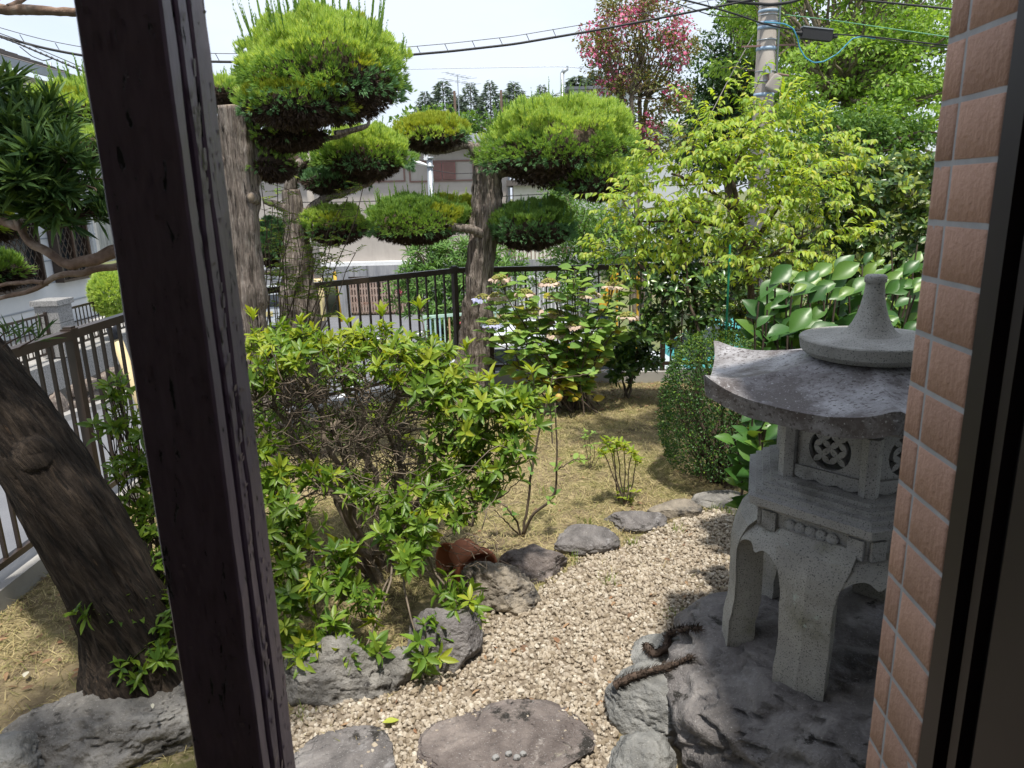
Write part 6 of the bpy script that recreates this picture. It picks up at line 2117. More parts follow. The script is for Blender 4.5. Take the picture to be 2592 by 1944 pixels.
def E(px, py, Y, rx, ry, rz):
    return (P(px, py, Y), (rx, ry, rz))
far_tree('park_tree', 'bright yellow-green broadleaf tree filling the upper right behind the utility pole', [P(2230, 700, 24)[0], 24, T(0, 24)], .28,
         [E(2050, 60, 24, 2.2, 2, 1.6), E(2250, 30, 23, 2.6, 2.5, 1.7), E(1960, -60, 24, 1.8, 2, 1.3), E(2150, 200, 22, 2.6, 2, 1.6), E(2300, 200, 22, 2.0, 2, 1.8), E(2400, 100, 23, 2, 2, 2), E(2060, 280, 22, 1.6, 1.5, 1.2), E(2250, 360, 21, 2.4, 2, 1.3), E(1880, 120, 25, .9, 1, 1.0), E(2150, -120, 24, 3, 2, 1.5)], 'maple', .15, 330, 130, 201, bark='twig_pale', csize=.62, flat=.42)
far_tree('park_tree', 'deep green broadleaf tree left of the utility pole', [P(1850, 700, 28)[0], 28, T(0, 28)], .26,
         [E(1830, 200, 28, 1.6, 1.5, 1.6), E(1900, 110, 28, 1.5, 1.5, 1.4), E(1800, 290, 27, 1.5, 1.4, 1.3), E(1880, 300, 27, 1.6, 1.4, 1.4), E(1950, 20, 28, 1.5, 1.5, 1.2), E(1740, 330, 28, .8, 1, 1.0), E(1850, 380, 27, 2.0, 1.4, 1.0)], 'dark_tree', .15, 170, 130, 202, csize=.6)
far_tree('park_tree', 'shaded green tree under the bright crown, behind the clipped hedge', [P(2150, 700, 19)[0], 19, T(0, 19)], .2,
         [E(2100, 370, 19, 1.4, 1.2, .9), E(2200, 400, 19, 1.5, 1.2, .8), E(2300, 380, 19, 1.2, 1.2, .9), E(2020, 420, 19, 1.0, 1, .7)], 'mid_tree', .13, 110, 130, 203, csize=.5)
far_tree('crape_myrtle', 'slender crape myrtle with pink blossom against the sky', [P(1620, 480, 20)[0], 20, T(0, 20)], .10,
         [E(1610, 60, 20, 1.1, 1, .7), E(1560, 150, 20, .8, .8, .7), E(1520, 110, 20, .5, .6, .5), E(1680, 120, 20, .7, .7, .7), E(1740, 80, 20, .35, .5, .4), E(1620, 230, 20, .9, .8, .6), E(1700, 230, 20, .5, .6, .5), E(1540, 250, 20, .5, .6, .4), E(1600, 330, 20, .6, .6, .5), E(1530, 310, 20, .3, .5, .3), E(1680, 330, 20, .5, .6, .5), E(1600, 0, 20, .7, .8, .5)], 'crape_leaf', .10, 230, 60, 204, flower=('crape_pink', .25), trunks=4, bark='twig_pale', csize=.30, flat=.8)
far_tree('park_shrub', 'rounded olive green shrub seen under the wide right cushion', [P(1490, 740, 13)[0], 13, T(0, 13)], .08,
         [E(1500, 600, 13, .8, .7, .6), E(1450, 540, 14, .6, .6, .5), E(1560, 620, 13, .6, .6, .5), E(1480, 680, 13, .8, .6, .35), E(1400, 520, 16, .6, .6, .3)], 'mid_tree', .07, 110, 110, 205, csize=.28, flat=.8)
far_tree('far_bush', 'rounded green bushes on the skyline below the aerial', [P(1130, 330, 52)[0], 52, T(0, 52)], .2, [E(1100, 318, 52, 1.6, 1.5, .9), E(1180, 325, 52, 1.4, 1.5, .8), E(1040, 322, 52, 1.2, 1.2, .8), E(1330, 330, 52, 2.5, 1.5, .9)], 'mid_tree', .35, 60, 60, 206, csize=.7, flat=.8)
# oleander by the street, narrow leaves
shrub('oleander_bush', 'tall oleander with narrow leaves and a few pink flowers behind the corner fence', 'bush', [P(1120, 880, 14)[0], 14, T(0, 14)],
      [cl(px, py, 14 + dy, .42, .4, .34, n) for px, py, dy, n in [(1080, 650, 0, 26), (1150, 640, 0, 26), (1220, 640, .2, 24), (1050, 700, -.2, 22), (1120, 710, -.2, 28), (1190, 710, -.2, 26), (1260, 690, 0, 20), (1070, 770, -.3, 20), (1140, 780, -.3, 26), (1210, 780, -.3, 22), (1120, 840, -.3, 22), (1290, 660, .2, 14), (1020, 740, 0, 12), (1180, 840, -.3, 18), (1310, 720, 0, 14), (1100, 610, .3, 14)]],
      'oleander', .19, .16, 9, .95, stems=9, stem_r=.03, seed=207, mix=('oleander_pink', .02), ax_bias=(0, -.1, .7), twig_r=.006, shape=LEAF6, dens=2.4)
# far conifers
def conifer(px_top, py_top, py_base, Y, wid, seed, label, mat='conifer', layers=15):
    r = np.random.default_rng(seed)
    top, bot = P(px_top, py_top, Y), P(px_top, py_base, Y)
    b = np.array([top[0], Y, T(0, Y)])
    o = thing('far_conifer', label, 'tree', b, 'far conifers on the skyline')
    h = top[2] - bot[2]
    L = Leaves()
    for k in range(layers):
        t_ = (k + .5) / layers
        z = bot[2] + h * t_
        rr = wid * (1 - t_) ** .8 * r.uniform(.75, 1.2) + .15
        n = int(170 * (1 - t_) + 30)
        a = r.uniform(0, 6.28, n); q = rr * np.sqrt(r.uniform(.05, 1, n)) * (1 + .35 * np.sin(a * 2 + r.uniform(0, 6)))
        pos = np.stack([b[0] + np.cos(a) * q, b[1] + np.sin(a) * q, z - q * .25 + r.normal(0, h / layers * .4, n)], -1)
        d = np.stack([np.cos(a), np.sin(a), r.uniform(-.4, .3, n)], -1)
        l = r.uniform(.5, 1.1, n) * wid * .30
        L.add(pos, d, np.tile([0, -.4, .9], (n, 1)) + r.normal(0, .5, (n, 3)), l, l * .4)
    MB().tube([b, top - [0, 0, .2]], [wid * .12, .05], 6).build('trunk', M['twig_dark'], o)
    L.build(o, mat, LEAF2, mass='crown', smooth=False)
for i, (px, pt, pb, w, lb) in enumerate([(1120, 205, 310, 2.2, 'far round-topped conifer left of the television aerial'), (1075, 232, 310, 1.5, 'low far conifer at the left end of the skyline row'), (1190, 212, 310, 1.8, 'far pointed conifer just right of the television aerial'), (1240, 205, 310, 1.8, 'far pointed conifer third from the left of the skyline row'), (1300, 208, 290, 2.0, 'far flat-branched cedar above the wide right cushion'), (1372, 215, 280, 1.2, 'small far conifer near the street lamp mast'), (1155, 240, 315, 1.4, 'short far conifer behind the aerial mast'), (1460, 192, 260, 2.4, 'far pine left of the crape myrtle'), (1510, 180, 260, 2.4, 'far pine behind the crape myrtle'), (560, 215, 280, 1.4, 'small far conifer showing just right of the post'), (620, 225, 280, 1.2, 'second small far conifer behind the topped trunk')]):
    conifer(px, pt, pb, 85, w, 300 + i, lb)

# ------------------------------------------------------------------ street on the left: retaining wall, pillars, white house
WX = -7.45
YARD = -.45
def retaining():
    r = np.random.default_rng(71)
    o = thing('retaining_wall', 'rough stone retaining wall with granite top across the street', 'wall', (WX, 6, T(0, 6)))
    ys_ = np.linspace(4, 22, 19)
    V, F = [], []
    for y in ys_:
        V += [(WX + .02, y, T(0, y) - .3), (WX + .02, y, YARD - .5), (WX - .35, y, YARD - .5), (WX - .35, y, T(0, y) - .3)]
    for k in range(len(ys_) - 1):
        a = k * 4
        F += [(a + i, a + (i + 1) % 4, a + 4 + (i + 1) % 4, a + 4 + i) for i in range(3)]
    MB().add(np.array(V), np.array(F)).build('mortar_bed', M['mortar'], o)
    shapes = []
    for k in range(6):
        V, F = rock_shape((1, 1, 1), 400 + k, 3, cuts=7, rough=.10, block=.5)
        shapes.append(MB().add(V, F).mesh('rubble_stone', M['rubble'], True))
    for y0, y1 in ((9.0, 19.5),):
        y = y0
        while y < y1:
            w = r.uniform(.30, .55)
            h = YARD - .5 - T(0, y)
            rows = 2 if h > .42 else 1
            for k in range(rows):
                hh = h / rows * r.uniform(.9, 1.08)
                ob = bpy.data.objects.new('rubble_stone', shapes[r.integers(6)])
                COL.objects.link(ob)
                ob.parent = o
                p = np.array([WX + .02, y + w / 2 + r.uniform(-.06, .06), T(0, y) + h / rows * (k + .5)])
                ob.location = p - np.array(o['_o'])
                ob.scale = (.12, w * .56, hh * .56)
                ob.rotation_euler = (r.uniform(-.2, .2), 0, 0)
            y += w
    L = .9
    me = MB().box((0, 0, 0), (.26, L - .012, .47)).mesh('granite_block', M['granite_block'])
    for k in range(19):
        ob = bpy.data.objects.new('granite_block', me)
        COL.objects.link(ob)
        ob.parent = o
        ob.location = np.array([WX - .10, 4.5 + k * L, YARD - .26]) - np.array(o['_o'])
    mk = MB()
    V, F = grid_mesh(np.array([WX + .03, WX + .30]), np.arange(4, 22.1, 1.0), lambda x, y: T(x, y) + .10)
    mk.add(V, F)
    V, F = grid_mesh(np.array([WX + .30, WX + .31]), np.arange(4, 22.1, 1.0), lambda x, y: T(x, y) + .10 - (x > WX + .305) * .12)
    mk.add(V, F)
    struct(mk.build('street_kerb', M['concrete']))
retaining()
mb = MB()
V, F = grid_mesh(np.array([-22, -15, WX - .2]), np.arange(3, 22.1, 1.0), lambda x, y: 0 * x + YARD - .03)
struct(mb.add(V, F).build('yard', M['concrete']))
def pillar(Yp, label):
    x = WX - .12
    o = thing('gate_pillar', label, 'pillar', (x, Yp, YARD), 'granite pillars of the white house')
    for k in range(3):
        MB().box((x, Yp, YARD + .14 + k * .285), (.38, .40, .277)).build('pillar_block', M['granite_block'], o)
    MB().box((x, Yp, YARD + .14 + 2.5 * .285 + .045), (.45, .47, .085)).build('pillar_cap', M['granite_block'], o)
yp1 = 12.1
pillar(yp1, 'granite block pillar between the two picket panels across the street')
pillar(15.6, 'granite pillar half hidden by the round cypress across the street')
def pickets(y0, y1, label):
    x = WX - .12
    o = thing('picket_fence', label, 'fence', (x, y0, YARD), 'metal picket panels of the white house')
    for z in (.72, .10):
        MB().bar((x, y0, YARD + z), (x, y1, YARD + z), .03, .035).build('rail', M['bronze_alu'], o)
    me = MB().box((0, 0, 0), (.014, .018, .60)).mesh('picket', M['bronze_alu'])
    n = int((y1 - y0) / .11)
    for k in range(n):
        ob = bpy.data.objects.new('picket', me)
        COL.objects.link(ob)
        ob.parent = o
        ob.location = (0, (k + .5) * (y1 - y0) / n, .41)
    for y in (y0 + .03, y1 - .03):
        MB().box((x, y, YARD + .38), (.04, .04, .76)).build('post', M['bronze_alu'], o)
pickets(8.6, yp1 - .21, 'dark picket panel left of the granite pillar across the street')
pickets(yp1 + .21, 15.38, 'dark picket panel right of the granite pillar across the street')
def cypress():
    r = np.random.default_rng(4)
    c = P(283, 745, 13.6)
    o = thing('round_cypress', 'small round bright green cypress across the street, just left of the post', 'bush', (c[0], c[1], YARD))
    n = 2600
    v = nrm(r.normal(size=(n, 3)))
    k = (1 + .12 * fbm(v * 2.5, 3, 4)) * r.uniform(.8, 1.03, n)
    pos = c + v * k[:, None] * np.array([.36, .36, .42])
    d = nrm(v * .7 + np.array([0, 0, .6]) + r.normal(0, .3, (n, 3)))
    mb_ = MB()
    mb_.scatter(SPR[0], pos, frames(d, r.normal(size=(n, 3))) * .085)
    ob = mb_.build('foliage', M['juniper_new'], o)
    ob['kind'] = 'stuff'
    MB().tube([(c[0], c[1], YARD), c], [.04, .03], 8).build('trunk', M['twig'], o)
cypress()
def white_house():
    hx = -9.5
    o = thing('white_house', 'white house with lattice windows and grey eaves across the street', 'house', (hx - 3, 12, YARD))
    mb_ = MB()
    mb_.box2((hx - 7, 3, YARD), (hx, 17.2, 3.95))
    w = mb_.build('wall', M['white_wall'], o)
    mb_ = MB()
    for k in range(9):                                   # board joints
        z = YARD + .45 * (k + 1)
        mb_.box2((hx, 3, z - .012), (hx + .018, 17.2, z + .012))
    mb_.build('siding_joints', M['fascia'], w, kind='stuff')
    MB().box2((hx - 7, 3, 3.954), (hx - .9, 18.0, 4.75)).build('upper_wall', M['cream_wall'], o)
    def roof(x_eave, z_eave, y0, y1, m, x_top, z_top):
        q = MB()
        V = np.array([(x_eave, y0, z_eave), (x_eave, y1, z_eave), (x_top, y1, z_top), (x_top, y0, z_top)])
        V = np.vstack([V, V + [0, 0, .09]])
        q.add(V, np.array([(0, 1, 2, 3), (7, 6, 5, 4), (0, 4, 5, 1), (1, 5, 6, 2), (2, 6, 7, 3), (3, 7, 4, 0)]))
        rf = q.build('roof', M['roof_brown'], o)
        MB().box2((x_eave - .02, y0, z_eave - .10), (x_eave + .06, y1 + .03, z_eave + .06)).build('gutter', M['fascia'], rf)
        g = MB()
        g.bar((x_eave, y1 + .03, z_eave - .02), (x_top, y1 + .03, z_top - .02), .05, .18)
        g.build('verge_board', M['fascia'], rf)
        n = int(np.hypot(x_eave - x_top, z_eave - z_top) / .28)
        for k in range(1, n):                            # slate courses
            t_ = k / n
            MB().bar((x_eave + (x_top - x_eave) * t_, y0, z_eave + (z_top - z_eave) * t_ + .10), (x_eave + (x_top - x_eave) * t_, y1, z_eave + (z_top - z_eave) * t_ + .10), .05, .02).build('slate_course', M['roof_brown'], rf)
    roof(hx + .55, 4.0, 3, 14.6, 'roof_brown', hx - 4, 5.5)
    roof(hx - .35, 4.80, 3, 18.3, 'roof_brown', hx - 5, 6.5)
    for yc, wd in ((13.5, 2.6), (16.0, 1.1)):
        z0, z1 = .48, 1.75
        win = MB().box2((hx + .02, yc - wd / 2, z0), (hx + .05, yc + wd / 2, z1)).build('window', M['glass'], o)
        fr = MB()
        for a, b in (((yc - wd / 2 - .05, z0 - .05), (yc + wd / 2 + .05, z0)), ((yc - wd / 2 - .05, z1), (yc + wd / 2 + .05, z1 + .05)), ((yc - wd / 2 - .05, z0), (yc - wd / 2, z1)), ((yc + wd / 2, z0), (yc + wd / 2 + .05, z1)), ((yc - .03, z0), (yc + .03, z1))):
            fr.box2((hx + .018, a[0], a[1]), (hx + .20, b[0], b[1]))
        fr.build('frame', M['bronze_alu'], win, kind='stuff')
        lt = MB()
        s = .17
        n = int((wd + 1.3) / s)
        for k in range(n + 1):
            for sg in (1, -1):
                y0 = yc - wd / 2 - 1.27 * (sg > 0) + k * s if sg > 0 else yc - wd / 2 + k * s
                a = np.array([y0, z0]); b = np.array([y0 + sg * 1.27 * .62, z1])
                ts = np.linspace(0, 1, 14)
                seg = a + (b - a) * ts[:, None]
                ok = (seg[:, 0] > yc - wd / 2) & (seg[:, 0] < yc + wd / 2)
                if ok.sum() > 1:
                    seg = seg[ok]
                    lt.bar((hx + .16, seg[0][0], seg[0][1]), (hx + .16, seg[-1][0], seg[-1][1]), .012, .016)
        lt.build('lattice', M['bronze_alu'], win, kind='stuff')
    MB().tube([(hx + .06, 17.0, YARD), (hx + .06, 17.0, 3.9)], .04, 8).build('downpipe', M['fascia'], o)
white_house()
a, b = P(284, 828, 8.6), P(352, 1010, 8.6)
o = thing('leaning_pipe', 'leaning cream pipe with black cap seen through the street fence', 'pipe', (b[0], b[1], T(0, 8.6)))
g = b + (b - a) * ((b[2] - T(0, 8.6)) / (a[2] - b[2]))
MB().tube([g, a + (b - a) * .14], .062, 18).build('pipe', M['cream_pipe'], o, True)
MB().tube([a + (b - a) * .16, a + (b - a) * .02, a - (b - a) * .02, a - (b - a) * .03], [.072, .072, .062, .03], 18).build('cap', M['black_cap'], o, True)

# ------------------------------------------------------------------ far end of the street: beige house over its garage
def beige_house():
    y = 34.6
    Z = lambda px, py: P(px, py, y)[2]
    X = lambda px: P(px, 450, y)[0]
    x0, x1 = X(560), X(1289)
    zg = T(0, 34)
    ztop, zbase = Z(1100, 372), Z(900, 662)
    o = thing('beige_house', 'beige house with red-brown shutters above a concrete garage down the street', 'house', ((x0 + x1) / 2, y + 4, zg))
    w = MB().box2((x0, y, zbase), (x1, y + 9, ztop)).build('wall', M['beige_wall'], o)
    MB().box2((x0 - .3, y - .5, zbase - .16), (x1 + .1, y + .3, zbase)).build('white_ledge', M['white_paint'], o)
    # gable and roof
    q = MB()
    xm = (X(980) + x1) / 2
    V = np.array([(x0 - .4, y - .55, ztop), (x1 + .4, y - .55, ztop), (x1 + .4, y + 9.4, ztop), (x0 - .4, y + 9.4, ztop), (x0 + 2, y + 3.5, ztop + .75), (x1 - 2, y + 3.5, ztop + .75)])
    V2 = V.copy(); V2[:, 2] += .12
    q.add(np.vstack([V, V2]), [np.array([(6, 7, 11, 10), (8, 9, 10, 11), (0, 1, 7, 6), (1, 2, 8, 7), (2, 3, 9, 8), (3, 0, 6, 9), (3, 2, 1, 0)]), np.array([(7, 8, 11), (9, 6, 10)])])
    rf = q.build('roof', M['roof_grey'], o)
    MB().box2((x0 - .4, y - .62, ztop - .02), (x1 + .4, y - .55, ztop + .14)).build('gutter', M['fascia'], rf)
    for (pxa, pxb, pya, pyb, sh) in ((1040, 1197, 412, 458, (1085, 1155)), (870, 1022, 412, 460, (880, 975)), (700, 840, 412, 460, (720, 800))):
        xa, xb, za, zb_ = X(pxa), X(pxb), Z(pxa, pyb), Z(pxa, pya)
        f = MB()
        t_ = .07
        f.box2((xa, y - .05, za - t_), (xb, y - .004, za)); f.box2((xa, y - .05, zb_), (xb, y - .004, zb_ + t_)); f.box2((xa - t_, y - .05, za - t_), (xa, y - .004, zb_ + t_)); f.box2((xb, y - .05, za - t_), (xb + t_, y - .004, zb_ + t_))
        win = f.build('window_frame', M['brown_trim'], o, kind='stuff')
        xs0, xs1 = X(sh[0]), X(sh[1])
        n = 2
        for k in range(n):
            p0 = xs0 + (xs1 - xs0) * k / n + .02
            p1 = xs0 + (xs1 - xs0) * (k + 1) / n - .02
            s = MB().box2((p0, y - .09, za + .02), (p1, y - .052, zb_ - .02)).build('shutter', M['shutter'], o)
            lv = MB()
            for j in range(12):
                z = za + .06 + (zb_ - za - .12) * j / 11
                lv.box2((p0 + .06, y - .105, z - .012), (p1 - .06, y - .088, z + .018))
            lv.build('louvres', M['brown_trim'], s, kind='stuff')
    MB().tube([(x1 - .02, y - .04, zbase), (x1 - .02, y - .04, ztop)], .045, 8).build('downpipe', M['fascia'], o)
    # garage in the retaining wall
    zl = Z(900, 697)
    ga, gb = X(868), X(1060)
    g = MB()
    g.box2((x0 - 1, y - .6, zl), (x1 + 1, y - .2, zbase - .162))
    g.box2((X(836), y - .6, zg - .2), (ga, y - .2, zl - .002))
    g.box2((gb, y - .6, zg - .2), (x1 + 1, y - .2, zl - .002))
    g.box2((x0 - 1, y - .58, zg - .2), (X(800), y - .2, zl - .002))
    g.build('garage_wall', M['stained_concrete'], o, kind='stuff')
    MB().box2((X(780), y - .66, zg - .2), (X(800), y - .602, zbase - .2)).build('brick_pier', M['brick_red'], o)
    gate = MB()
    n = 26
    for k in range(n):
        xa = ga + (gb - ga) * k / n
        gate.box2((xa, y - .5, zg + .12), (xa + (gb - ga) / n * .55, y - .47, Z(900, 708)))
    gt = gate.build('garage_gate', M['rust_gate'], o, kind='stuff')
    for py in (712, 728, 746, 764):
        MB().box2((ga, y - .465, Z(900, py) - .04), (gb, y - .43, Z(900, py) + .04)).build('gate_rail', M['rust_gate'], gt)
    MB().box2((ga, y - .25, zg), (gb, y - .22, zl)).build('garage_door', M['rust_gate'], o)
beige_house()
def gas_pole():
    y = 27.0
    x = P(805, 700, y)[0]
    o = thing('concrete_pole', 'concrete street pole with yellow guard down the street beside the garage', 'pole', (x, y, T(0, y)))
    MB().tube([(x, y, T(0, y)), (x, y, P(805, 640, y)[2] + 4.5)], [.15, .11], 16).build('shaft', M['pole'], o, True)
    gr = MB().tube([(x, y, T(0, y) + .35), (x, y, T(0, y) + 1.9)], .165, 16).build('guard_sleeve', M['cream_pipe'], o, True)
    for s in (-.5, .5):
        MB().box((x + s * .14, y - .155, T(0, y) + 1.1), (.07, .03, 1.5)).build('guard_stripe', M['pastel_yellow'], gr)
    y2 = 30.5
    x2 = P(858, 740, y2)[0]
    q = MB().tube([(x2, y2, T(0, y2)), (x2 - .12, y2, T(0, y2) + 2.1)], .06, 10).build('wire_guard', M['yellow'], None, True)
    tag(q, 'yellow wire guard standing before the rusty garage gate', 'guard')
gas_pole()
def street_lamp():
    y = 24.0
    p = P(1087, 400, y)
    o = thing('street_lamp', 'grey steel street lamp in front of the beige house', 'street lamp', (p[0], y, T(0, y)))
    MB().tube([(p[0], y, T(0, y)), (p[0], y, p[2])], [.115, .09], 14).build('pole', M['steel'], o, True)
    MB().tube([(p[0], y, p[2] - .1), (p[0] - .18, y - .1, p[2] - .02)], .02, 8).build('arm', M['steel'], o)
    h = P(1060, 412, y - .1)
    V, F = _ICO[3]
    V = V * np.array([.30, .10, .055])
    V = V @ np.array(Matrix.Rotation(R_(18), 3, 'Y')).T
    MB().add(V + h, F).build('lamp_head', M['white_paint'], o, True)
    for dz in (0, -.25):
        MB().tube([(p[0], y, p[2] + dz - .03), (p[0], y, p[2] + dz + .03)], .125, 14).build('band', M['steel'], o, True)
    MB().box((p[0] - .1, y - .05, p[2] + .02), (.12, .12, .16)).build('photocell', M['white_paint'], o)
street_lamp()
# aerial on the roof ridge
def aerial():
    y = 37.0
    p = P(1158, 190, y)
    z0 = P(1158, 345, y)[2]
    o = thing('television_aerial', 'thin television aerial above the beige roof', 'aerial', (p[0], y, z0))
    MB().tube([(p[0], y, z0 - .4), p], .022, 6).build('mast', M['steel'], o)
    for k, (dz, half) in enumerate(((-.02, .55), (-.28, .75))):
        bm_ = MB().tube([p + [-half, -.2, dz + .12], p + [half, .2, dz - .12]], .015, 6).build('boom', M['steel'], o)
        for j in range(6):
            c = p + np.array([-half + 2 * half * j / 5, -.2 + .4 * j / 5, dz + .12 - .24 * j / 5])
            d = np.array([.32, .5, .10]) * (.5 + .1 * j)
            MB().tube([c - d, c + d], .010, 5).build('element', M['steel'], bm_)
aerial()
def mast():
    y = 45
    a, b = P(1426, 175, y), P(1424, 320, y)
    o = thing('lamp_mast', 'tall grey lamp mast with bent head on the skyline', 'mast', (b[0], y, T(0, y)))
    MB().tube([(b[0], y, T(0, y)), (b[0], y, a[2] - .2)], [.16, .12], 10).build('pole', M['steel'], o, True)
    MB().tube([(b[0], y, a[2] - .25), (b[0] + .1, y, a[2] - .1), (b[0] + .32, y, a[2] + .02)], [.12, .12, .10], 10).build('head', M['steel'], o, True)
    MB().tube([(b[0] + .30, y, a[2] - .04), (b[0] + .30, y, a[2] + .16)], .06, 8).build('cap', M['steel'], o)
mast()
def far_block(name, label, pxa, pxb, pya, y, wall, roof_m, depth=8, overhang=.3, flat=True, group=None):
    a, b = P(pxa, pya, y), P(pxb, pya, y)
    z0 = T(0, y)
    o = thing(name, label, 'building', ((a[0] + b[0]) / 2, y, z0), group)
    MB().box2((a[0], y, z0), (b[0], y + depth, a[2])).build('wall', M[wall], o)
    r_ = MB()
    if flat:
        r_.box2((a[0] - overhang, y - overhang, a[2] + .002), (b[0] + overhang, y + depth, a[2] + .22))
    else:
        zm = a[2] + (b[0] - a[0]) * .14
        V = np.array([(a[0] - overhang, y - .4, a[2]), (b[0] + overhang, y - .4, a[2]), (b[0] + overhang, y + depth, a[2]), (a[0] - overhang, y + depth, a[2]), (a[0], y + depth / 2, zm), (b[0], y + depth / 2, zm)])
        r_.add(V, [np.array([(0, 1, 5, 4), (2, 3, 4, 5)]), np.array([(1, 2, 5), (3, 0, 4)])])
    r_.build('roof', M[roof_m], o)
    n = max(2, int((b[0] - a[0]) / 2.2))
    for k in range(n):
        xc = a[0] + (b[0] - a[0]) * (k + .5) / n
        w_ = MB().box2((xc - .5, y - .05, a[2] - 1.9), (xc + .5, y - .01, a[2] - .8)).build('window', M['glass'], o)
        MB().box2((xc - .56, y - .07, a[2] - 1.98), (xc + .56, y - .052, a[2] - 1.9)).build('sill', M['white_paint'], w_)
    return o
far_block('far_building', 'pale flat-roofed building behind the crape myrtle', 1445, 1610, 228, 60, 'white_wall', 'roof_grey', group='buildings on the skyline')
far_block('far_building', 'low white house with beige roof behind the crape myrtle trunks', 1600, 1780, 322, 42, 'white_wall', 'cream_wall', group='buildings on the skyline')
far_block('far_building', 'grey building behind the trees left of the post', 118, 185, 216, 70, 'stained_concrete', 'roof_grey', group='buildings on the skyline')
far_block('far_building', 'small house with blue-grey roof between the two round cushions', 985, 1060, 335, 55, 'cream_wall', 'roof_grey', flat=False, group='buildings on the skyline')
far_block('far_building', 'low building behind the wide cushion of the bend juniper', 1300, 1420, 470, 32, 'cream_wall', 'roof_brown', group='buildings on the skyline')
for px, pt, pb, lb in ((127, 158, 300, 'thin far pole left of the post, nearer the white house'), (222, 155, 300, 'thin far pole beside the post'), (1150, 230, 340, 'dark far pole beside the aerial'), (1268, 228, 330, 'dark far pole above the wide cushion')):
    a, b = P(px, pt, 65), P(px, pb, 65)
    q = MB().tube([(a[0], 65, T(0, 65)), a], [.16, .10], 8).build('far_pole', M['twig_dark'] if px > 1000 else M['steel'], None, True)
    tag(q, lb, 'pole', 'far poles on the skyline')

# van and car
def car_body(prof, W_, nm, m, o, place, taper=.12, zsh=0.8):
    """side profile (x, z) lofted across the width, narrowing above the shoulder"""
    prof = np.array(prof)
    ys_ = np.array([-1, -.96, -.7, 0, .7, .96, 1])
    n = len(prof)
    V = []
    for y in ys_:
        for x, z in prof:
            k = 1 - taper * np.clip((z - zsh) / .7, 0, 1)
            edge = .975 if abs(y) == 1 else 1
            zz = z - (.02 if abs(y) == 1 else .0)
            V.append((x * edge, y * W_ / 2 * k, zz))
    V = np.array([place(v) for v in V])
    F = []
    for a in range(len(ys_) - 1):
        for k in range(n):
            F.append((a * n + k, a * n + (k + 1) % n, (a + 1) * n + (k + 1) % n, (a + 1) * n + k))
    mb_ = MB().add(V, [np.array(F), np.array([list(range(n - 1, -1, -1))]), np.array([[(len(ys_) - 1) * n + k for k in range(n)]])])
    ob = mb_.build(nm, m, o, True)
    ob.data.set_sharp_from_angle(angle=R_(32))
    return ob
def wheel(o, c, axis, rad=.29):
    c, axis = np.asarray(c), nrm(axis)
    t_ = MB().tube([c - axis * .09, c - axis * .07, c + axis * .07, c + axis * .09], [rad * .93, rad, rad, rad * .93], 24).build('wheel', M['tyre'], o)
    MB().tube([c - axis * .094, c + axis * .094], rad * .62, 16).build('rim', M['steel'], t_)
def quad(o, nm, m, pts, th, nrm_):
    pts = np.array(pts); n = nrm(np.asarray(nrm_)) * th
    V = np.vstack([pts, pts + n])
    return MB().add(V, np.array([(0, 1, 2, 3), (7, 6, 5, 4), (0, 4, 5, 1), (1, 5, 6, 2), (2, 6, 7, 3), (3, 7, 4, 0)])).build(nm, M[m], o)
def van():
    y0 = 26.0
    c = P(668, 800, y0)
    g = T(0, y0)
    ang = R_(100)
    ca, sa = math.cos(ang), math.sin(ang)
    org = np.array([c[0] - .12, y0 + 1.6, g])
    def pl(v):
        return org + np.array([v[0] * ca - v[1] * sa, v[0] * sa + v[1] * ca, v[2]])
    o = thing('parked_van', 'silver-blue minivan with red tail lights seen between the juniper trunks', 'van', org)
    prof = [(1.6, .25), (1.68, .6), (1.6, .85), (1.0, 1.0), (.55, 1.45), (-.2, 1.56), (-1.3, 1.55), (-1.55, 1.45), (-1.66, .95), (-1.68, .5), (-1.62, .25)]
    car_body(prof, 1.48, 'body', M['van_paint'], o, pl, .16)
    bx = -1.64
    quad(o, 'rear_window', 'glass', [pl((bx - .02, -.56, .96)), pl((bx - .02, .56, .96)), pl((-1.58, .52, 1.38)), pl((-1.58, -.52, 1.38))], -.03, pl((1, 0, 0)) - org)
    for s in (-1, 1):
        quad(o, 'tail_light', 'tail_red', [pl((bx - .05, s * .60, .62)), pl((bx - .05, s * .73, .62)), pl((-1.60, s * .66, 1.40)), pl((-1.60, s * .585, 1.40))], -.05, pl((1, 0, 0)) - org)
        quad(o, 'side_window', 'glass', [pl((-1.4, s * .725, .98)), pl((.7, s * .725, .98)), pl((.4, s * .665, 1.36)), pl((-1.35, s * .665, 1.40))], .02, (pl((0, s, 0)) - org))
        for x in (-1.05, 1.05):
            wheel(o, pl((x, s * .66, .28)), pl((0, 1, 0)) - org)
    quad(o, 'bumper', 'van_paint', [pl((bx - .10, -.70, .32)), pl((bx - .10, .70, .32)), pl((bx - .08, .70, .54)), pl((bx - .08, -.70, .54))], .08, pl((1, 0, 0)) - org)
    quad(o, 'number_plate', 'pastel_yellow', [pl((bx - .065, -.17, .62)), pl((bx - .065, .17, .62)), pl((bx - .055, .17, .79)), pl((bx - .055, -.17, .79))], .02, pl((1, 0, 0)) - org)
van()
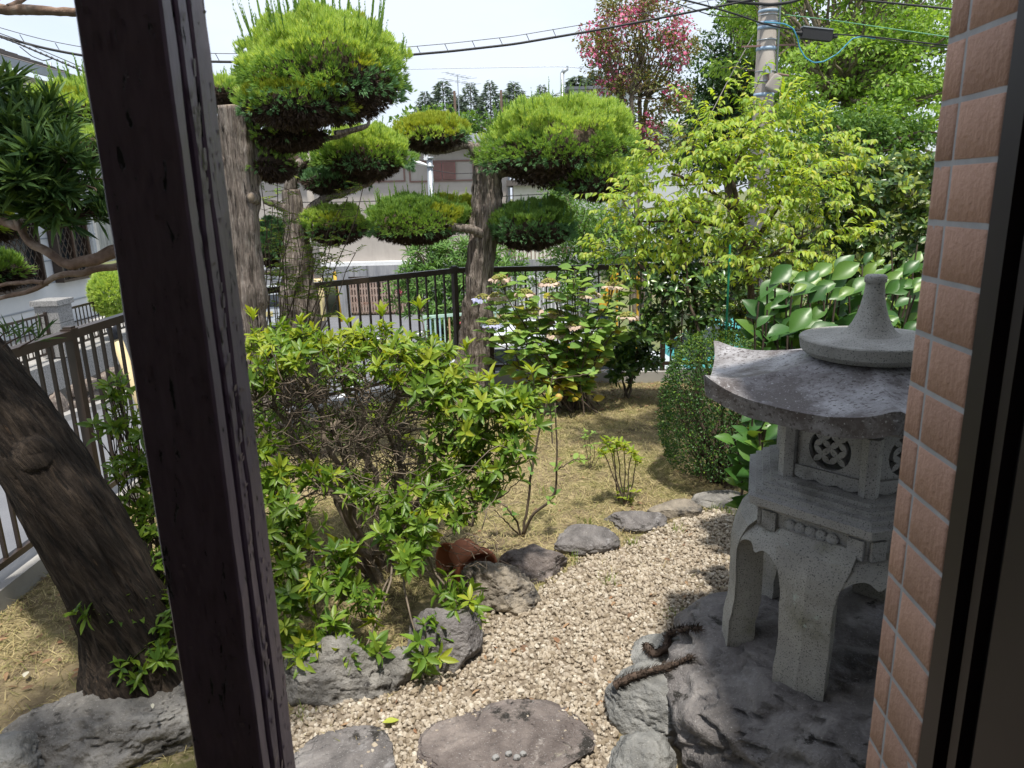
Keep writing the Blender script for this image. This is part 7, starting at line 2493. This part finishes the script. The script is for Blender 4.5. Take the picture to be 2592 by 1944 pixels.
def sedan(cx, cy, ang, label, paint):
    g = T(0, cy)
    ca, sa = math.cos(ang), math.sin(ang)
    org = np.array([cx, cy, g])
    def pl(v):
        return org + np.array([v[0] * ca - v[1] * sa, v[0] * sa + v[1] * ca, v[2]])
    o = thing('parked_car', label, 'car', org, 'cars parked behind the back fence')
    prof = [(2.0, .28), (2.12, .55), (2.0, .78), (1.05, .95), (.35, 1.38), (-.5, 1.46), (-1.35, 1.36), (-1.95, .98), (-2.08, .6), (-2.02, .28)]
    car_body(prof, 1.66, 'body', M[paint], o, pl, .18, .85)
    quad(o, 'windscreen', 'glass', [pl((1.02, -.68, .97)), pl((1.02, .68, .97)), pl((.40, .60, 1.37)), pl((.40, -.60, 1.37))], .02, pl((.5, 0, .8)) - org)
    quad(o, 'rear_window', 'glass', [pl((-1.90, -.64, 1.02)), pl((-1.90, .64, 1.02)), pl((-1.38, .58, 1.36)), pl((-1.38, -.58, 1.36))], .02, pl((-.6, 0, .8)) - org)
    for s in (-1, 1):
        for xa, xb in ((-1.25, -.42), (-.36, .75)):
            quad(o, 'side_window', 'glass', [pl((xa, s * .80, .93)), pl((xb, s * .80, .93)), pl((min(xb, .38), s * .712, 1.32)), pl((xa + .08, s * .712, 1.34))], .02, pl((0, s, 0)) - org)
        for x in (-1.28, 1.3):
            wheel(o, pl((x, s * .74, .30)), pl((0, 1, 0)) - org, .31)
        quad(o, 'headlight', 'white_paint', [pl((2.05, s * .45, .62)), pl((2.05, s * .75, .62)), pl((1.96, s * .74, .78)), pl((1.96, s * .45, .78))], .03, pl((1, 0, 0)) - org)
        quad(o, 'tail_light', 'tail_red', [pl((-2.07, s * .5, .68)), pl((-2.07, s * .78, .68)), pl((-2.01, s * .76, .88)), pl((-2.01, s * .5, .88))], -.03, pl((1, 0, 0)) - org)
q = P(1420, 900, 9.7)
sedan(q[0] + .15, 9.75, R_(4), 'silver car parked behind the fence and the hydrangea', 'car_paint')
q = P(1780, 900, 10.0)
sedan(q[0] + 1.6, 10.2, R_(6), 'turquoise car parked behind the fence to the right of the silver one', 'turquoise')

# playground: pastel railing, sign, slide
def playground():
    y = 13.0
    xa, xb = P(1070, 800, y)[0], P(1330, 800, y)[0]
    z1 = P(1120, 802, y)[2]
    g = T(0, y)
    o = thing('pastel_railing', 'faded pastel coloured playground railing behind the corner fence', 'fence', (xa, y, g))
    MB().bar((xa, y, z1), (xb, y + .5, z1 + .02), .05, .05).build('top_rail', M['mint'], o)
    MB().bar((xa, y, g + .12), (xb, y + .5, g + .12), .05, .04).build('bottom_rail', M['mint'], o)
    n = 22
    cols = ['mint', 'pastel_blue', 'mint', 'pastel_blue', 'mint', 'faded_orange', 'pastel_yellow', 'mint', 'faded_orange', 'pastel_yellow', 'mint']
    for k in range(n):
        t_ = (k + .5) / n
        MB().bar((xa + (xb - xa) * t_, y + .5 * t_, g + .10), (xa + (xb - xa) * t_, y + .5 * t_, z1 - .02), .03, .03).build('picket', M[cols[k % 11]], o)
    # pale picket railing of the park
    y = 18.0
    xa, xb = P(1290, 710, y)[0], P(1450, 710, y)[0]
    z1 = P(1370, 700, y)[2]
    o = thing('park_railing', 'white park railing seen above the hydrangea', 'fence', (xa, y, T(0, y)))
    MB().bar((xa, y, z1), (xb, y, z1), .05, .05).build('top_rail', M['white_paint'], o)
    for k in range(16):
        x = xa + (xb - xa) * (k + .5) / 16
        MB().bar((x, y, T(0, y)), (x, y, z1), .035, .035).build('picket', M['white_paint'], o)
    # sign of the park
    y = 16.5
    c = P(1468, 706, y)
    o = thing('park_sign', 'white park sign with blue lettering behind the hydrangea', 'sign', (c[0], y, T(0, y)))
    MB().box((c[0], y, c[2]), (.56, .03, .20)).build('board', M['white_paint'], o)
    for s in (-.22, .22):
        MB().tube([(c[0] + s, y + .03, T(0, y)), (c[0] + s, y + .03, c[2] + .08)], .02, 8).build('sign_post', M['steel'], o)
    cu = bpy.data.curves.new('lettering', 'FONT')
    cu.body = '区公園'
    cu.size = .15
    cu.align_x = 'CENTER'
    cu.align_y = 'CENTER'
    cu.extrude = .002
    tmp = bpy.data.objects.new('lettering_tmp', cu)
    COL.objects.link(tmp)
    dg = bpy.context.evaluated_depsgraph_get()
    me = bpy.data.meshes.new_from_object(tmp.evaluated_get(dg))
    bpy.data.objects.remove(tmp)
    me.materials.clear()
    me.materials.append(M['sign_blue'])
    ob = bpy.data.objects.new('lettering', me)
    COL.objects.link(ob)
    ob.parent = o
    ob.rotation_euler = (math.pi / 2, 0, 0)
    ob.location = np.array([c[0], y - .019, c[2]]) - np.array(o['_o'])
    # orange slide
    y = 17.5
    a, b = P(1562, 700, y), P(1522, 790, y)
    o = thing('playground_slide', 'orange and yellow playground slide glimpsed behind the hydrangea', 'slide', (b[0], y, T(0, y)))
    MB().bar(a, b, .34, .05).build('chute', M['orange'], o)
    for s in (-.19, .19):
        MB().bar(a + [0, s, .06], b + [0, s, .06], .03, .14).build('side_rail', M['yellow'], o)
    for x in (0, .5):
        MB().tube([(a[0] + x, y, T(0, y)), (a[0] + x, y, a[2] + .5)], .03, 8).build('leg', M['yellow'], o)
    MB().box((a[0] + .27, y, a[2] - .02), (.55, .4, .05)).build('platform', M['yellow'], o)
    # low wall and railing further back
    y = 24.0
    xa, xb = P(1280, 660, y)[0], P(1520, 660, y)[0]
    z0, z1 = P(1350, 684, y)[2], P(1350, 657, y)[2]
    o = thing('park_wall', 'low grey block wall with brown railing under the wide cushion', 'wall', (xa, y, T(0, y)))
    MB().box2((xa, y, T(0, y) - .2), (xb, y + .2, z1)).build('wall_base', M['stained_concrete'], o)
    zt = P(1350, 630, y)[2]
    MB().bar((xa, y + .1, zt), (xb, y + .1, zt), .05, .05).build('rail', M['brown_trim'], o)
    for k in range(24):
        x = xa + (xb - xa) * (k + .5) / 24
        MB().bar((x, y + .1, z1), (x, y + .1, zt), .035, .035).build('picket', M['brown_trim'], o)
playground()

# ------------------------------------------------------------------ utility pole and cables
PY = 15.0
def utility_pole():
    top, bot = P(1951, -60, PY), P(1921, 320, PY)
    x = (P(1951, 0, PY)[0] + P(1924, 320, PY)[0]) / 2
    o = thing('utility_pole', 'tall concrete utility pole with bands and cables at the upper right', 'pole', (x, PY, T(0, PY)))
    MB().tube([(x, PY, T(0, PY)), (x, PY, top[2] + 2)], [.215, .158], 28).build('shaft', M['pole'], o, True)
    def rad(z):
        return .215 + (.158 - .215) * (z - T(0, PY)) / (top[2] + 2 - T(0, PY))
    for py, m, hgt in ((30, 'band_blue', .05), (40, 'steel', .02), (60, 'band_blue', .05), (72, 'band_blue', .06), (103, 'steel', .02), (125, 'band_blue', .06), (182, 'steel', .015), (207, 'steel', .02), (241, 'band_blue', .06), (18, 'steel', .015)):
        z = P(1935, py, PY)[2]
        MB().tube([(x, PY, z - hgt / 2), (x, PY, z + hgt / 2)], rad(z) + .008, 28).build('band', M[m], o, True)
    zz = P(1935, 182, PY)[2]
    MB().box((x - .02, PY - .24, zz + .02), (.11, .09, .16)).build('junction_box', M['steel'], o)
    MB().tube([(x - .02, PY - .22, zz - .06), (x + .0, PY - .24, zz - .2), (x + .05, PY - .24, zz - .26)], .012, 6).build('lead', M['brown_trim'], o)
    lz = P(1955, 215, PY)[2]
    q = np.array([x + .10, PY - .28, lz])
    V, F = _ICO[3]
    V = np.sign(V) * np.abs(V) ** .35 * np.array([.115, .05, .155])
    V[:, 0] *= 1 - .25 * V[:, 2] / .155
    V = V @ np.array(Matrix.Rotation(R_(26), 3, 'Y')).T
    MB().add(V + q, F).build('lamp_head', M['pole'], o, True)
    MB().tube([q + [.03, 0, .16], q + [.26, 0, .12]], .02, 6).build('lamp_arm', M['brown_trim'], o)
    MB().tube([(x + .18, PY - .13, P(1950, 190, PY)[2]), (x + .165, PY - .12, top[2] + 1.5)], .02, 8).build('conduit', M['steel'], o, True)
    for py in (122,):
        z = P(1935, py, PY)[2]
        MB().bar((x - .5, PY - .1, z + .02), (x + .5, PY - .1, z + .03), .03, .03).build('step_bar', M['brown_trim'], o)
        MB().bar((x + .45, PY - .1, z + .03), (x + .22, PY - .1, z - .13), .02, .02).build('step_brace', M['brown_trim'], o)
utility_pole()
def cable(name, label, pl, rad, m, sub=10, group='overhead cables', hang=None):
    pts = np.array([P(*q) for q in pl])
    n = max(24, len(pts) * sub)
    c_ = curve(pts, n, 4)
    o = MB().tube(c_, rad, 6).build(name, M[m], None, True)
    tag(o, label, 'cable', group)
    if hang:                                             # ring hangers and messenger wire belong to the cable
        top = c_ + np.array([0, 0, hang])
        MB().tube(top, .006, 5).build('messenger_wire', M['cable_black'], o)
        for k in range(3, n - 2, max(2, n // 26)):
            MB().tube([c_[k] - [0, 0, rad], top[k] + [-.07, 0, 0]], .006, 4).build('hanger', M['cable_black'], o)
    return o
Y0 = 14.6
cable('overhead_cable', 'thick black cable with hangers crossing the sky from the post to the utility pole', [(-80, 66, 12.5), (0, 92, 12.6), (110, 122, 12.8), (220, 143, 13), (400, 154, 13.3), (600, 157, 13.5), (800, 153, 13.7), (1000, 142, 13.9), (1140, 130, 14), (1300, 112, 14.1), (1500, 78, 14.3), (1700, 40, 14.5), (1850, 10, 14.7), (1940, -8, 14.75)], .022, 'cable_black', hang=.13)
cable('overhead_cable', 'bundled black cable sloping down behind the post at the left', [(-60, 72, 11), (40, 108, 11), (110, 138, 11), (150, 155, 11), (225, 187, 11), (330, 232, 11), (420, 260, 11)], .012, 'cable_black', hang=.05)
cable('overhead_cable', 'slack thin cable looping under the bundle at the left', [(50, 118, 11.2), (80, 142, 11.2), (110, 154, 11.2), (135, 148, 11.2)], .007, 'cable_black')
cable('overhead_cable', 'black cable running from the upper left down into the utility pole', [(1480, -60, 13.5), (1650, -20, 14), (1780, 12, 14.4), (1870, 38, 14.6), (1930, 60, 14.72), (1990, 72, 14.8), (2031, 77, 14.8)], .016, 'cable_black')
cable('overhead_cable', 'second black cable running beside it into the utility pole', [(1560, -40, 13.7), (1700, 4, 14.2), (1790, 36, 14.5), (1850, 44, 14.6), (1900, 42, 14.7)], .009, 'cable_black')
cable('overhead_cable', 'thick black cable leaving the utility pole past the splice box to the right', [(2102, 86, 14.8), (2200, 92, 14.2), (2300, 104, 13.6), (2420, 118, 13)], .014, 'cable_black')
cable('overhead_cable', 'thin slack cable under the splice box line at the right', [(2190, 92, 14.3), (2260, 104, 14), (2330, 114, 13.6), (2420, 122, 13)], .007, 'cable_black')
cable('overhead_cable', 'green insulated wire from the utility pole to the tiled wall', [(1985, 37, 14.85), (2100, 50, 14.3), (2250, 72, 13.6), (2420, 96, 13)], .008, 'cable_green')
cable('overhead_cable', 'pair of thick dark cables at the top right corner', [(2080, -18, 14.3), (2200, 2, 13.9), (2300, 12, 13.4), (2420, 24, 13)], .018, 'cable_black')
cable('overhead_cable', 'thick dark cable crossing the pole at the top edge', [(1840, 2, 14.7), (1900, 8, 14.74), (1950, 12, 14.76), (2000, 6, 14.8), (2080, -20, 14.9)], .030, 'cable_black')
cable('overhead_cable', 'blue cable loop hanging below the splice box', [(1935, 56, 14.72), (1985, 60, 14.72), (2008, 72, 14.74), (2018, 95, 14.74), (2024, 122, 14.74), (2038, 146, 14.74), (2060, 159, 14.74), (2085, 156, 14.74), (2120, 136, 14.74), (2158, 97, 14.74), (2185, 92, 14.7), (2215, 98, 14.7)], .012, 'cable_blue')
cable('overhead_cable', 'thin guy wire slanting from the pole down behind the yellow-green tree', [(1908, 88, 14.9), (1850, 190, 14.9), (1810, 268, 14.9), (1760, 360, 14.9)], .009, 'pole')
cable('overhead_cable', 'slender wire rising past the crape myrtle to the top edge', [(1718, -10, 14), (1700, 40, 14), (1670, 110, 14)], .006, 'cable_black')
cable('overhead_cable', 'thin wire across the front of the beige house', [(760, 512, 24), (900, 511, 24), (1000, 507, 24), (1250, 498, 24), (1400, 490, 24)], .016, 'cable_black')
cable('overhead_cable', 'lower pair of thin wires before the beige house', [(760, 536, 24), (900, 534, 24), (1060, 526, 24)], .013, 'cable_black')
cable('overhead_cable', 'wire sagging from the street lamp to the bend juniper trunk', [(1092, 430, 23.8), (1150, 440, 23.6), (1200, 438, 23.4), (1280, 425, 23)], .011, 'cable_black')
cable('overhead_cable', 'fine far wire over the skyline trees', [(900, 178, 60), (1200, 172, 60), (1440, 168, 60), (1520, 180, 60)], .025, 'steel')
def splice_box():
    a, b = P(2029, 84, 14.8), P(2104, 92, 14.8)
    o = thing('splice_box', 'dark grey cable splice box hanging right of the utility pole', 'splice box', (a + b) / 2)
    d = b - a
    MB().bar(a, b, .14, .19).build('case', M['cable_black'], o)
    MB().bar(a + [0, 0, .105], b + [0, 0, .105], .16, .02).build('lid', M['fascia'], o)
    for p in (a, b):
        s = -1 if p is a else 1
        MB().tube([p, p + nrm(d) * s * .12], [.05, .02], 10).build('end_gland', M['cable_black'], o)
splice_box()
